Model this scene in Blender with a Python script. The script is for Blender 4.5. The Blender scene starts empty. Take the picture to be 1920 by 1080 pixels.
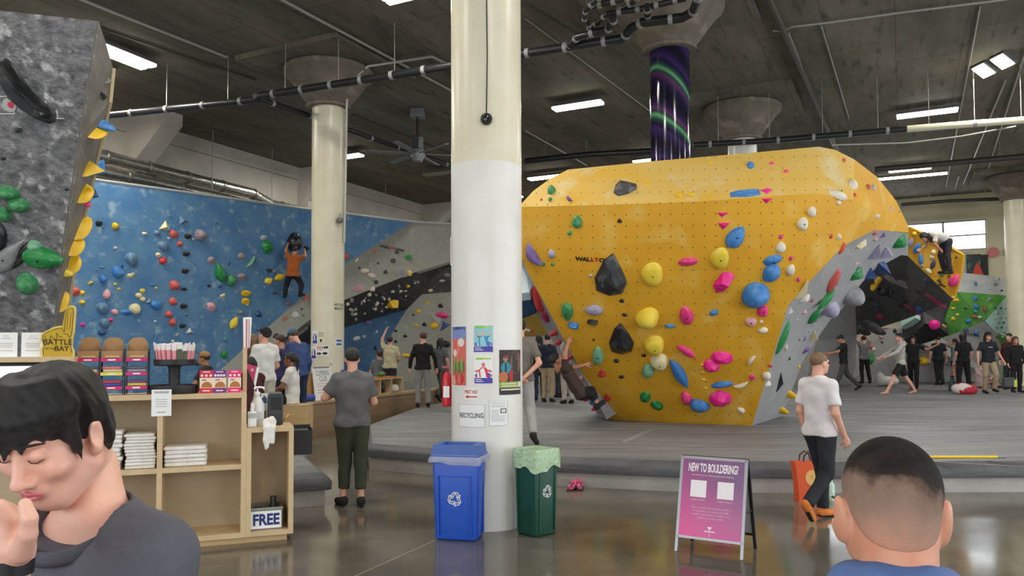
import bpy, bmesh, math, random
import numpy as np
from mathutils import Vector, Matrix
from mathutils.bvhtree import BVHTree

# ------------------------------------------------------------------ camera
SC = bpy.context.scene
COL = SC.collection
F = 1450.0; CAMZ = 1.7; PITCH = math.radians(2.2); ROLL = math.radians(-0.25)
HORIZON = 655.0
PPY = HORIZON - F * math.tan(PITCH)
cd = bpy.data.cameras.new('camera'); cam = bpy.data.objects.new('camera', cd); COL.objects.link(cam)
cd.sensor_fit = 'HORIZONTAL'; cd.sensor_width = 36.0; cd.lens = 36.0 * F / 1920
cd.shift_y = (PPY - 540) / 1920.0
cd.clip_end = 200; cd.clip_start = 0.05
cam.matrix_world = Matrix.Translation((0, 0, CAMZ)) @ Matrix.Rotation(math.pi / 2 + PITCH, 4, 'X') @ Matrix.Rotation(ROLL, 4, 'Z')
SC.camera = cam
CR = cam.matrix_world.to_3x3()

# ------------------------------------------------------------------ world, exposure
w = bpy.data.worlds.new('world'); SC.world = w; w.use_nodes = True
w.node_tree.nodes['Background'].inputs[0].default_value = (0.88, 0.94, 1.0, 1)
w.node_tree.nodes['Background'].inputs[1].default_value = 5.0
SC.view_settings.view_transform = 'Standard'; SC.view_settings.look = 'None'
SC.view_settings.gamma = 1.0; SC.view_settings.use_curve_mapping = False
SC.view_settings.exposure = -0.18
LIGHT = 0.36          # master power of the ceiling lamps
SC.cycles.use_denoising = True
SC.cycles.max_bounces = 6; SC.cycles.diffuse_bounces = 4; SC.cycles.glossy_bounces = 3
SC.cycles.transparent_max_bounces = 8; SC.cycles.caustics_reflective = False; SC.cycles.caustics_refractive = False
SC.cycles.sample_clamp_indirect = 6.0

# ------------------------------------------------------------------ geometry of the place
def ray(px, py):
    d = CR @ Vector(((px - 960) / F, -(py - PPY) / F, -1.0))
    return d
O = Vector((0, 0, CAMZ))
def P(px, py, d):                     # point at horizontal distance d in front
    r = ray(px, py); return O + r * (d / r.y)
def G(px, py, z=0.0):                 # point on a level at height z
    r = ray(px, py); return O + r * ((z - CAMZ) / r.z)
def ppm(d): return F / d
C1 = Vector((-0.24, 7.63, 0))
EU = Vector((0.45, 0.893, 0)).normalized(); EV = Vector((-EU.y, EU.x, 0))
ANG = math.atan2(EU.y, EU.x)
def UV(u, v, z=0.0): return C1 + EU * u + EV * v + Vector((0, 0, z))
CEIL = 7.85
MATZ = 0.36

# ------------------------------------------------------------------ materials
def lin(c):
    c = c / 255.0
    return c / 12.92 if c <= 0.04045 else ((c + 0.055) / 1.055) ** 2.4
def rgb(c): return (lin(c[0]), lin(c[1]), lin(c[2]), 1.0)
MATS = {}
def M(name, c=(200, 200, 200), rough=0.55, metal=0.0, c2=None, scale=4.0, detail=4.0, lo=0.35, hi=0.7, bump=0.0, bscale=None,
      spec=0.5, emit=0.0, alpha=1.0, stretch=None, trans=0.0, rvar=0.0, sss=0.0, c3=None, scale3=20.0):
    if name in MATS: return MATS[name]
    m = bpy.data.materials.new(name); m.use_nodes = True; MATS[name] = m
    nt = m.node_tree; N = nt.nodes; L = nt.links; b = N['Principled BSDF']
    b.inputs['Base Color'].default_value = rgb(c); b.inputs['Roughness'].default_value = rough
    b.inputs['Metallic'].default_value = metal; b.inputs['Specular IOR Level'].default_value = spec
    b.inputs['Alpha'].default_value = alpha
    if trans: b.inputs['Transmission Weight'].default_value = trans
    if sss:
        b.inputs['Subsurface Weight'].default_value = sss; b.inputs['Subsurface Radius'].default_value = (1.0, 0.35, 0.2)
        b.inputs['Subsurface Scale'].default_value = 0.01
    if emit:
        b.inputs['Emission Color'].default_value = rgb(c); b.inputs['Emission Strength'].default_value = emit
    vec = None
    if c2 is not None or bump or rvar:
        tc = N.new('ShaderNodeTexCoord'); vec = tc.outputs['Object']
        if stretch:
            mp = N.new('ShaderNodeMapping'); mp.inputs['Scale'].default_value = stretch
            L.new(vec, mp.inputs['Vector']); vec = mp.outputs['Vector']
    col_out = None
    if c2 is not None:
        n = N.new('ShaderNodeTexNoise'); n.inputs['Scale'].default_value = scale; n.inputs['Detail'].default_value = detail
        L.new(vec, n.inputs['Vector'])
        r = N.new('ShaderNodeValToRGB'); r.color_ramp.elements[0].position = lo; r.color_ramp.elements[1].position = hi
        r.color_ramp.elements[0].color = rgb(c); r.color_ramp.elements[1].color = rgb(c2)
        L.new(n.outputs['Fac'], r.inputs['Fac']); col_out = r.outputs['Color']
        if c3 is not None:
            n3 = N.new('ShaderNodeTexNoise'); n3.inputs['Scale'].default_value = scale3; n3.inputs['Detail'].default_value = 5
            L.new(vec, n3.inputs['Vector'])
            r3 = N.new('ShaderNodeValToRGB'); r3.color_ramp.elements[0].position = 0.56; r3.color_ramp.elements[1].position = 0.72
            mx = N.new('ShaderNodeMixRGB'); L.new(n3.outputs['Fac'], r3.inputs['Fac']); L.new(r3.outputs['Color'], mx.inputs['Fac'])
            L.new(col_out, mx.inputs['Color1']); mx.inputs['Color2'].default_value = rgb(c3); col_out = mx.outputs['Color']
        L.new(col_out, b.inputs['Base Color'])
    if rvar:
        n2 = N.new('ShaderNodeTexNoise'); n2.inputs['Scale'].default_value = scale * 0.7; n2.inputs['Detail'].default_value = 5
        L.new(vec, n2.inputs['Vector'])
        mr = N.new('ShaderNodeMapRange'); mr.inputs['From Min'].default_value = 0.3; mr.inputs['From Max'].default_value = 0.7
        mr.inputs['To Min'].default_value = max(0.02, rough - rvar); mr.inputs['To Max'].default_value = rough + rvar
        L.new(n2.outputs['Fac'], mr.inputs['Value']); L.new(mr.outputs['Result'], b.inputs['Roughness'])
    if bump:
        n4 = N.new('ShaderNodeTexNoise'); n4.inputs['Scale'].default_value = bscale or scale * 3; n4.inputs['Detail'].default_value = 4
        L.new(vec, n4.inputs['Vector'])
        bp = N.new('ShaderNodeBump'); bp.inputs['Strength'].default_value = bump; bp.inputs['Distance'].default_value = 0.05
        L.new(n4.outputs['Fac'], bp.inputs['Height']); L.new(bp.outputs['Normal'], b.inputs['Normal'])
    return m

# ------------------------------------------------------------------ object helpers
def tag(o, label=None, cat=None, group=None, kind=None):
    if label: o['label'] = label
    if cat: o['category'] = cat
    if group: o['group'] = group
    if kind: o['kind'] = kind
    return o
def thing(name, label, cat, loc=(0, 0, 0), rz=0.0, group=None):
    o = bpy.data.objects.new(name, None); COL.objects.link(o); o.location = loc; o.rotation_euler = (0, 0, rz)
    o.empty_display_size = 0.1
    return tag(o, label, cat, group)
def shade(me, smooth=True, angle=None):
    if not smooth: return
    me.polygons.foreach_set('use_smooth', [True] * len(me.polygons))
    if angle is not None:
        try: me.set_sharp_from_angle(angle=math.radians(angle))
        except Exception: pass
def raw(name, verts, faces, mat, parent=None, smooth=False, angle=None, loc=None, mi=None):
    me = bpy.data.meshes.new(name); me.from_pydata([tuple(v) for v in verts], [], faces); me.update()
    if isinstance(mat, (list, tuple)):
        for m in mat: me.materials.append(m)
        if mi is not None: me.polygons.foreach_set('material_index', mi)
    else: me.materials.append(mat)
    shade(me, smooth, angle)
    o = bpy.data.objects.new(name, me); COL.objects.link(o)
    if parent is not None: o.parent = parent
    if loc is not None: o.location = loc
    return o
def inst(name, me, parent=None, mtx=None):
    o = bpy.data.objects.new(name, me); COL.objects.link(o)
    if parent is not None: o.parent = parent
    if mtx is not None: o.matrix_local = mtx
    return o
def frame_from(zdir, up=(0, 0, 1)):
    z = Vector(zdir).normalized(); u = Vector(up)
    x = u.cross(z)
    if x.length < 1e-4: x = Vector((1, 0, 0)).cross(z)
    x.normalize(); y = z.cross(x)
    return Matrix((x, y, z)).transposed()

class MB:
    """collects shapes into one mesh"""
    def __init__(s): s.v = []; s.f = []; s.mi = []; s.cur = 0
    def m(s, i): s.cur = i; return s
    def add(s, vs, fs, T=None):
        b = len(s.v)
        s.v += [tuple(T @ Vector(v)) if T is not None else tuple(v) for v in vs]
        s.f += [tuple(i + b for i in f) for f in fs]; s.mi += [s.cur] * len(fs); return s
    def box(s, x0, x1, y0, y1, z0, z1, T=None):
        vs = [(x0, y0, z0), (x1, y0, z0), (x1, y1, z0), (x0, y1, z0), (x0, y0, z1), (x1, y0, z1), (x1, y1, z1), (x0, y1, z1)]
        return s.add(vs, [(0, 3, 2, 1), (4, 5, 6, 7), (0, 1, 5, 4), (1, 2, 6, 5), (2, 3, 7, 6), (3, 0, 4, 7)], T)
    def cbox(s, c, sx, sy, sz, T=None):
        return s.box(c[0] - sx / 2, c[0] + sx / 2, c[1] - sy / 2, c[1] + sy / 2, c[2] - sz / 2, c[2] + sz / 2, T)
    def bbox(s, x0, x1, y0, y1, z0, z1, b=0.01, T=None, taper=0.0, seg=2):   # bevelled box
        bm = bmesh.new(); bmesh.ops.create_cube(bm, size=1.0)
        for v in bm.verts:
            k = 1.0 - (taper if v.co.z < 0 else 0)
            v.co = Vector(((x0 + x1) / 2 + v.co.x * (x1 - x0) * k, (y0 + y1) / 2 + v.co.y * (y1 - y0) * k, (z0 + z1) / 2 + v.co.z * (z1 - z0)))
        if b > 0: bmesh.ops.bevel(bm, geom=bm.edges[:], offset=b, segments=seg, profile=0.5, affect='EDGES')
        bm.verts.index_update()
        s.add([v.co.copy() for v in bm.verts], [[v.index for v in f.verts] for f in bm.faces], T); bm.free(); return s
    def cyl(s, p0, p1, r0, r1=None, seg=12, cap=True, T=None):
        r1 = r0 if r1 is None else r1
        p0 = Vector(p0); p1 = Vector(p1); R = frame_from(p1 - p0, (0, 0, 1))
        vs = []; 
        for p, r in ((p0, r0), (p1, r1)):
            for i in range(seg):
                a = 2 * math.pi * i / seg; vs.append(p + R @ Vector((math.cos(a) * r, math.sin(a) * r, 0)))
        fs = [(i, (i + 1) % seg, seg + (i + 1) % seg, seg + i) for i in range(seg)]
        if cap: fs += [tuple(range(seg - 1, -1, -1)), tuple(range(seg, 2 * seg))]
        return s.add(vs, fs, T)
    def tube(s, pts, r, seg=8, T=None, closed=False, rs=None):
        pts = [Vector(p) for p in pts]; n = len(pts); vs = []; up = Vector((0, 0, 1)); Rp = None
        for i, p in enumerate(pts):
            a = pts[i - 1] if (i > 0 or closed) else p; b = pts[(i + 1) % n] if (i < n - 1 or closed) else p
            d = (b - a).normalized()
            if Rp is None: R = frame_from(d, up)
            else:
                x = Rp.col[0] - d * Rp.col[0].dot(d); x.normalize(); y = d.cross(x); R = Matrix((x, y, d)).transposed()
            Rp = R; rr = rs[i] if rs else r
            for k in range(seg):
                t = 2 * math.pi * k / seg; vs.append(p + R @ Vector((math.cos(t) * rr, math.sin(t) * rr, 0)))
        fs = []
        for i in range(n if closed else n - 1):
            for k in range(seg):
                j = (i + 1) % n
                fs.append((i * seg + k, i * seg + (k + 1) % seg, j * seg + (k + 1) % seg, j * seg + k))
        if not closed: fs += [tuple(range(seg - 1, -1, -1)), tuple((n - 1) * seg + k for k in range(seg))]
        return s.add(vs, fs, T)
    def lathe(s, prof, seg=24, T=None, cap=True):
        vs = []; n = len(prof)
        for r, z in prof:
            for i in range(seg):
                a = 2 * math.pi * i / seg; vs.append((r * math.cos(a), r * math.sin(a), z))
        fs = []
        for j in range(n - 1):
            for i in range(seg):
                fs.append((j * seg + i, j * seg + (i + 1) % seg, (j + 1) * seg + (i + 1) % seg, (j + 1) * seg + i))
        if cap: fs += [tuple(range(seg - 1, -1, -1)), tuple((n - 1) * seg + i for i in range(seg))]
        return s.add(vs, fs, T)
    def prism(s, poly, z0, z1, T=None):        # polygon in xy, extruded in z
        n = len(poly); vs = [(x, y, z0) for x, y in poly] + [(x, y, z1) for x, y in poly]
        fs = [tuple(range(n - 1, -1, -1)), tuple(range(n, 2 * n))] + [(i, (i + 1) % n, n + (i + 1) % n, n + i) for i in range(n)]
        return s.add(vs, fs, T)
    def build(s, name, mat, parent=None, smooth=False, angle=None, loc=None):
        return raw(name, s.v, s.f, mat, parent, smooth, angle, loc, s.mi if isinstance(mat, (list, tuple)) else None)

TXT = {}
def text_mesh(txt, size=1.0, bold=0.0, sx=1.0, align='CENTER', spacing=1.0, line=1.0, depth=0.0):
    c = bpy.data.curves.new('lettering', 'FONT'); c.body = txt; c.size = size; c.align_x = align; c.align_y = 'CENTER'
    c.offset = bold; c.space_character = spacing; c.space_line = line; c.extrude = depth; c.resolution_u = 3
    o = bpy.data.objects.new('lettering', c); COL.objects.link(o)
    dg = bpy.context.evaluated_depsgraph_get(); me = bpy.data.meshes.new_from_object(o.evaluated_get(dg))
    vs = [(v.co.x * sx, v.co.y, v.co.z) for v in me.vertices]; fs = [tuple(p.vertices) for p in me.polygons]
    bpy.data.objects.remove(o); bpy.data.curves.remove(c); bpy.data.meshes.remove(me)
    return vs, fs
def text_obj(txt, size, mat, parent, T, name='lettering', **k):
    vs, fs = text_mesh(txt, size, **k)
    return raw(name, [T @ Vector(v) for v in vs], fs, mat, parent)

# ------------------------------------------------------------------ signed distance modelling (bodies, cloth)
def _grid(lo, hi, h):
    n = [max(4, int(math.ceil((hi[i] - lo[i]) / h)) + 1) for i in range(3)]
    ax = [np.arange(n[i], dtype=np.float32) * h + lo[i] for i in range(3)]
    return np.meshgrid(*ax, indexing='ij'), n
def smin(a, b, k):
    if k <= 0: return np.minimum(a, b)
    hh = np.maximum(k - np.abs(a - b), 0) / k
    return np.minimum(a, b) - hh * hh * k * 0.25
def _prim(X, p):
    kind = p[0]
    if kind == 'rc':                               # round cone a->b ; flat=(cut at a, cut at b)
        a, b, ra, rb = np.array(p[1], np.float32), np.array(p[2], np.float32), p[3], p[4]
        d = b - a; L2 = float(d @ d) + 1e-9
        px, py, pz = X[0] - a[0], X[1] - a[1], X[2] - a[2]
        t = (px * d[0] + py * d[1] + pz * d[2]) / L2; tc = np.clip(t, 0, 1)
        q = np.sqrt((px - d[0] * tc) ** 2 + (py - d[1] * tc) ** 2 + (pz - d[2] * tc) ** 2) - (ra + (rb - ra) * tc)
        if len(p) > 5:
            L = math.sqrt(L2)
            if p[5][0]: q = np.maximum(q, -t * L)
            if p[5][1]: q = np.maximum(q, (t - 1) * L)
        return q
    if kind == 'el':                               # ellipsoid centre radii rotation
        c, r = p[1], p[2]
        px, py, pz = X[0] - c[0], X[1] - c[1], X[2] - c[2]
        if len(p) > 3 and p[3] is not None:
            R = p[3]
            qx = R[0][0] * px + R[1][0] * py + R[2][0] * pz; qy = R[0][1] * px + R[1][1] * py + R[2][1] * pz; qz = R[0][2] * px + R[1][2] * py + R[2][2] * pz
            px, py, pz = qx, qy, qz
        k0 = np.sqrt((px / r[0]) ** 2 + (py / r[1]) ** 2 + (pz / r[2]) ** 2) + 1e-6
        k1 = np.sqrt((px / r[0] ** 2) ** 2 + (py / r[1] ** 2) ** 2 + (pz / r[2] ** 2) ** 2) + 1e-6
        return k0 * (k0 - 1.0) / k1
    if kind == 'hs':                               # half space: keeps n.(p-c) < 0
        c, n = p[1], p[2]; l = math.sqrt(n[0] ** 2 + n[1] ** 2 + n[2] ** 2)
        return ((X[0] - c[0]) * n[0] + (X[1] - c[1]) * n[1] + (X[2] - c[2]) * n[2]) / l
def _bounds(prims):
    lo = np.array([1e9] * 3); hi = -lo
    for op, k, p in prims:
        if op != '+': continue
        if p[0] == 'rc':
            for c, r in ((p[1], p[3]), (p[2], p[4])): lo = np.minimum(lo, np.array(c) - r); hi = np.maximum(hi, np.array(c) + r)
        elif p[0] == 'el':
            r = max(p[2]) if len(p) > 3 else np.array(p[2]); lo = np.minimum(lo, np.array(p[1]) - r); hi = np.maximum(hi, np.array(p[1]) + r)
    return lo, hi
def surface_nets(Fv, lo, h):
    n = Fv.shape; S = Fv < 0
    c = tuple(k - 1 for k in n)
    cnt = np.zeros(c, np.float32); acc = [np.zeros(c, np.float32) for _ in range(3)]
    for ax in range(3):
        o = [i for i in range(3) if i != ax]
        for da in (0, 1):
            for db in (0, 1):
                s0 = [None] * 3; s1 = [None] * 3
                s0[ax] = slice(0, n[ax] - 1); s1[ax] = slice(1, n[ax])
                for q, dd in ((o[0], da), (o[1], db)): s0[q] = s1[q] = slice(dd, n[q] - 1 + dd)
                s0, s1 = tuple(s0), tuple(s1)
                mk = S[s0] != S[s1]
                a = Fv[s0]; b = Fv[s1]; t = np.where(mk, a / np.where(np.abs(a - b) < 1e-9, 1e-9, a - b), 0).astype(np.float32)
                cnt += mk
                acc[ax] += t; acc[o[0]] += mk * da; acc[o[1]] += mk * db
    act = cnt > 0
    idx = -np.ones(c, np.int64); m = int(act.sum()); idx[act] = np.arange(m)
    ijk = np.argwhere(act).astype(np.float32); cn = cnt[act]
    V = np.stack([(ijk[:, i] + acc[i][act] / cn) * h + lo[i] for i in range(3)], 1)
    faces = []
    for ax in range(3):
        o = [(ax + 1) % 3, (ax + 2) % 3]
        s0 = [slice(1, n[i] - 1) for i in range(3)]; s1 = list(s0)
        s0[ax] = slice(0, n[ax] - 1); s1[ax] = slice(1, n[ax])
        A = S[tuple(s0)]; B = S[tuple(s1)]; ch = A != B
        e = np.argwhere(ch)
        if not len(e): continue
        for q in o: e[:, q] += 1
        def cell(da, db):
            g = e.copy(); g[:, o[0]] -= da; g[:, o[1]] -= db; return idx[g[:, 0], g[:, 1], g[:, 2]]
        Q = np.stack([cell(1, 1), cell(0, 1), cell(0, 0), cell(1, 0)], 1)
        fl = ~A[ch]
        Q[fl] = Q[fl][:, ::-1]; faces.append(Q)
    return V, (np.concatenate(faces) if faces else np.zeros((0, 4), np.int64))
def sdf(prims, h, pad=None, warp=None, smooth=2):
    """prims: list of (op, k, prim) ; op '+' union, '-' cut, '&' keep"""
    lo, hi = _bounds(prims); pad = pad or h * 3
    lo = lo - pad; hi = hi + pad
    X, n = _grid(lo, hi, h); D = None
    for op, k, p in prims:
        d = _prim(X, p)
        if D is None: D = d
        elif op == '+': D = smin(D, d, k)
        elif op == '-': D = -smin(-D, d, k)
        else: D = -smin(-D, -d, k)
    if warp is not None: D = D + warp(X)
    D[0] = D[-1] = 1; D[:, 0] = D[:, -1] = 1; D[:, :, 0] = D[:, :, -1] = 1
    V, Q = surface_nets(D.astype(np.float32), lo, h)
    for _ in range(smooth):
        acc = np.zeros_like(V); cn = np.zeros(len(V))
        for a, b in ((0, 1), (1, 2), (2, 3), (3, 0)):
            np.add.at(acc, Q[:, a], V[Q[:, b]]); np.add.at(acc, Q[:, b], V[Q[:, a]]); np.add.at(cn, Q[:, a], 1); np.add.at(cn, Q[:, b], 1)
        V = V * 0.5 + 0.5 * acc / np.maximum(cn, 1)[:, None]
    return V, Q
def np_mesh(name, parts, mat, parent=None, mi=None):
    V = np.concatenate([p[0] for p in parts]); off = 0; fs = []
    for v, q in parts: fs.append(q + off); off += len(v)
    Q = np.concatenate(fs).astype(np.int32)
    me = bpy.data.meshes.new(name); me.vertices.add(len(V)); me.vertices.foreach_set('co', V.astype(np.float32).ravel())
    me.loops.add(Q.size); me.loops.foreach_set('vertex_index', Q.ravel()); me.polygons.add(len(Q))
    me.polygons.foreach_set('loop_start', np.arange(0, Q.size, 4, dtype=np.int32))
    try: me.polygons.foreach_set('loop_total', np.full(len(Q), 4, np.int32))
    except Exception: pass
    me.polygons.foreach_set('use_smooth', np.ones(len(Q), bool))
    me.update(calc_edges=True); me.validate()
    for m in (mat if isinstance(mat, (list, tuple)) else [mat]): me.materials.append(m)
    if mi is not None: me.polygons.foreach_set('material_index', np.asarray(mi, np.int32))
    o = bpy.data.objects.new(name, me); COL.objects.link(o)
    if parent is not None: o.parent = parent
    return o

# ================================================================== ROOM SHELL
def hit_v(px, py, v):                 # ray meets the upright plane v = const
    r = ray(px, py); n = EV; d = (UV(0, v, 0) - O).dot(n) / r.dot(n); return O + r * d
def hit_u(px, py, u):
    r = ray(px, py); d = (UV(u, 0, 0) - O).dot(EU) / r.dot(EU); return O + r * d
def to_uv(p): q = Vector(p) - C1; return q.dot(EU), q.dot(EV)
U0, U1, V0, V1 = -14.0, 29.0, -14.0, 14.5
RT = Matrix.Translation(C1) @ Matrix.Rotation(ANG, 4, 'Z')       # room frame: x=u, y=v
def place(o): o.matrix_world = RT; return o

# floor: polished concrete
def floor_material():
    m = M('polished_concrete', (86, 81, 71), rough=0.14, c2=(118, 112, 99), scale=0.9, detail=9, lo=0.36, hi=0.66, rvar=0.07, spec=0.6, c3=(66, 62, 53), scale3=0.55)
    return m
place(tag(MB().box(U0, U1, V0, V1, -0.2, 0).build('floor', floor_material()), 'polished grey-brown concrete floor with a sawn joint', 'floor', kind='structure'))
fl = bpy.data.objects['floor']
jm = M('joint_filler', (146, 138, 122), 0.4)
a, b = G(880, 985), G(640, 1092); d = (b - a).normalized(); s = Vector((-d.y, d.x, 0)) * 0.007
a2 = a - d * 0.2; b2 = b + d * 2.5
j = raw('floor_joint', [a2 - s + Vector((0, 0, .0015)), a2 + s + Vector((0, 0, .0015)), b2 + s + Vector((0, 0, .0015)), b2 - s + Vector((0, 0, .0015))], [(0, 1, 2, 3)], jm)
j.parent = fl; j.matrix_parent_inverse = RT.inverted()

# ceiling: board-marked concrete slab
def ceiling_material():
    m = bpy.data.materials.new('board_marked_concrete'); m.use_nodes = True; nt = m.node_tree; N = nt.nodes; L = nt.links; b = N['Principled BSDF']
    b.inputs['Roughness'].default_value = 0.85
    tc = N.new('ShaderNodeTexCoord')
    n1 = N.new('ShaderNodeTexNoise'); n1.inputs['Scale'].default_value = 0.55; n1.inputs['Detail'].default_value = 8; n1.inputs['Roughness'].default_value = 0.65
    mp = N.new('ShaderNodeMapping'); mp.inputs['Scale'].default_value = (0.45, 1.6, 1)
    L.new(tc.outputs['Object'], mp.inputs['Vector']); L.new(mp.outputs['Vector'], n1.inputs['Vector'])
    r = N.new('ShaderNodeValToRGB'); e = r.color_ramp.elements; e[0].position = 0.30; e[0].color = rgb((86, 81, 70)); e[1].position = 0.72; e[1].color = rgb((136, 129, 114))
    x = e.new(0.5); x.color = rgb((110, 104, 90)); L.new(n1.outputs['Fac'], r.inputs['Fac'])
    br = N.new('ShaderNodeTexBrick'); br.inputs['Scale'].default_value = 1.0; br.inputs['Brick Width'].default_value = 2.6; br.inputs['Row Height'].default_value = 1.22
    br.inputs['Mortar Size'].default_value = 0.012; br.inputs['Color1'].default_value = (1, 1, 1, 1); br.inputs['Color2'].default_value = (0.86, 0.86, 0.86, 1); br.inputs['Mortar'].default_value = (0.45, 0.45, 0.45, 1)
    L.new(tc.outputs['Object'], br.inputs['Vector'])
    mx = N.new('ShaderNodeMixRGB'); mx.blend_type = 'MULTIPLY'; mx.inputs['Fac'].default_value = 0.75
    L.new(r.outputs['Color'], mx.inputs['Color1']); L.new(br.outputs['Color'], mx.inputs['Color2'])
    n2 = N.new('ShaderNodeTexNoise'); n2.inputs['Scale'].default_value = 2.2; n2.inputs['Detail'].default_value = 6
    mp2 = N.new('ShaderNodeMapping'); mp2.inputs['Scale'].default_value = (0.5, 2.5, 1)
    L.new(tc.outputs['Object'], mp2.inputs['Vector']); L.new(mp2.outputs['Vector'], n2.inputs['Vector'])
    r2 = N.new('ShaderNodeValToRGB'); r2.color_ramp.elements[0].position = 0.58; r2.color_ramp.elements[1].position = 0.75
    L.new(n2.outputs['Fac'], r2.inputs['Fac'])
    mx2 = N.new('ShaderNodeMixRGB'); L.new(r2.outputs['Color'], mx2.inputs['Fac']); L.new(mx.outputs['Color'], mx2.inputs['Color1']); mx2.inputs['Color2'].default_value = rgb((70, 65, 56))
    L.new(mx2.outputs['Color'], b.inputs['Base Color'])
    bp = N.new('ShaderNodeBump'); bp.inputs['Strength'].default_value = 0.35; bp.inputs['Distance'].default_value = 0.03
    L.new(n2.outputs['Fac'], bp.inputs['Height']); L.new(bp.outputs['Normal'], b.inputs['Normal'])
    return m
CM = ceiling_material()
ceil = place(tag(MB().box(U0, U1, V0, V1, CEIL, CEIL + 0.3).build('ceiling', CM), 'dark board-marked concrete slab ceiling', 'ceiling', kind='structure'))

WALLM = M('painted_plaster', (205, 199, 188), 0.8, c2=(186, 180, 168), scale=1.2, bump=0.08, bscale=9)
CREAM = M('cream_wall_paint', (226, 220, 188), 0.75, c2=(214, 208, 178), scale=1.0)
def wall(name, x0, x1, y0, y1, z0, z1, label, mat=WALLM, hole=None, axis='x'):
    mb = MB()
    if hole is None: mb.box(x0, x1, y0, y1, z0, z1)
    else:
        h0, h1, hz0, hz1 = hole
        if axis == 'x':
            mb.box(x0, h0, y0, y1, z0, z1).box(h1, x1, y0, y1, z0, z1).box(h0, h1, y0, y1, z0, hz0).box(h0, h1, y0, y1, hz1, z1)
        else:
            mb.box(x0, x1, y0, h0, z0, z1).box(x0, x1, h1, y1, z0, z1).box(x0, x1, h0, h1, z0, hz0).box(x0, x1, h0, h1, hz1, z1)
    return place(tag(mb.build(name, mat), label, 'wall', kind='structure'))
wb = wall('wall_back', U0, U1 + .3, V1, V1 + 0.3, 0, CEIL, 'pale painted wall above the blue climbing wall')
# window band of the far wall
wt = hit_u(1775, 414, U1).z; wbz = hit_u(1800, 470, U1).z
v_r = to_uv(hit_u(1850, 440, U1))[1]; v_l = v_r + 9.0
wf = wall('wall_far', U1, U1 + 0.3, V0, V1, 0, CEIL, 'cream far wall with a band of high windows', CREAM, (v_r, v_l, wbz, wt), 'y')
NEARH = (-9.0, 9.0, 0.6, 5.2)  # unseen openings added to the near and right walls for soft front fill
wn = wall('wall_near', U0 - 0.3, U0, V0, V1, 0, CEIL, 'painted wall with an added opening for fill daylight', WALLM, NEARH, 'y')
RIGHTH = (-10.0, 14.0, 0.5, 5.6)
wr = wall('wall_right', U0 - .3, U1 + .3, V0 - 0.3, V0, 0, CEIL, 'painted wall with an added wide opening for fill daylight', WALLM, RIGHTH, 'x')
FRM = M('window_frame_paint', (150, 152, 156), 0.5)
def glass_material():
    m = bpy.data.materials.new('window_glass'); m.use_nodes = True; nt = m.node_tree; N = nt.nodes; L = nt.links
    for n in list(N):
        if n.type == 'BSDF_PRINCIPLED': N.remove(n)
    t = N.new('ShaderNodeBsdfTransparent'); g = N.new('ShaderNodeBsdfGlossy'); g.inputs['Roughness'].default_value = 0.05
    mx = N.new('ShaderNodeMixShader'); mx.inputs[0].default_value = 0.06
    L.new(t.outputs[0], mx.inputs[1]); L.new(g.outputs[0], mx.inputs[2]); L.new(mx.outputs[0], N['Material Output'].inputs['Surface'])
    return m
GLS = glass_material()
def portal(name, c, sx, sy, rot):
    l = bpy.data.lights.new(name, 'AREA'); l.shape = 'RECTANGLE'; l.size = sx; l.size_y = sy
    try: l.cycles.is_portal = True
    except Exception: pass
    o = bpy.data.objects.new(name, l); COL.objects.link(o); o.matrix_world = RT @ Matrix.Translation(c) @ rot
def window(n, axis, pos, a0, a1, z0, z1, cols, rows, label):
    t = thing('window_%d' % n, label, 'window', (0, 0, 0)); t['kind'] = 'structure'; t.matrix_world = RT
    def bar(p0, p1, q0, q1, nm='window_frame'):
        b = MB()
        if axis == 'y': b.box(pos + .08, pos + .2, p0, p1, q0, q1)
        else: b.box(p0, p1, pos - .2, pos - .08, q0, q1)
        b.build(nm, FRM, t)
    k = 0.07
    bar(a0, a1, z0, z0 + k); bar(a0, a1, z1 - k, z1)
    for i in range(cols + 1):
        x = a0 + (a1 - a0) * i / cols; bar(x - k / 2 if 0 < i else x, x + k / 2 if i < cols else x, z0, z1, 'mullion')
    for r in range(1, rows):
        z = z0 + (z1 - z0) * r / rows; bar(a0, a1, z - .025, z + .025, 'transom')
    for i in range(cols):
        x0 = a0 + (a1 - a0) * i / cols + .03; x1 = a0 + (a1 - a0) * (i + 1) / cols - .03
        b = MB()
        if axis == 'y': b.box(pos + .135, pos + .145, x0, x1, z0 + .03, z1 - .03)
        else: b.box(x0, x1, pos - .145, pos - .135, z0 + .03, z1 - .03)
        b.build('pane', GLS, t)
    return t
window(1, 'y', U1, v_r, v_l, wbz, wt, 6, 2, 'band of bright high windows over the climbing wedge')
window(2, 'y', U0 - .3, NEARH[0], NEARH[1], NEARH[2], NEARH[3], 9, 3, 'unseen wide glazing added for soft daylight fill')
window(3, 'x', V0, RIGHTH[0], RIGHTH[1], RIGHTH[2], RIGHTH[3], 10, 3, 'unseen row of tall glazing added for soft daylight fill')
portal('daylight_far', Vector((U1 + .3, (v_r + v_l) / 2, (wbz + wt) / 2)), v_l - v_r, wt - wbz, Matrix.Rotation(math.pi / 2, 4, 'Z') @ Matrix.Rotation(math.pi / 2, 4, 'X') @ Matrix.Rotation(math.pi, 4, 'X') if False else (frame_from((-1, 0, 0)) @ Matrix.Rotation(math.pi, 3, 'X')).to_4x4())
def aim(d): return (frame_from(Vector(d) * -1)).to_4x4()
bpy.data.objects['daylight_far'].matrix_world = RT @ Matrix.Translation((U1 + .29, (v_r + v_l) / 2, (wbz + wt) / 2)) @ aim((-1, 0, 0))
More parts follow.
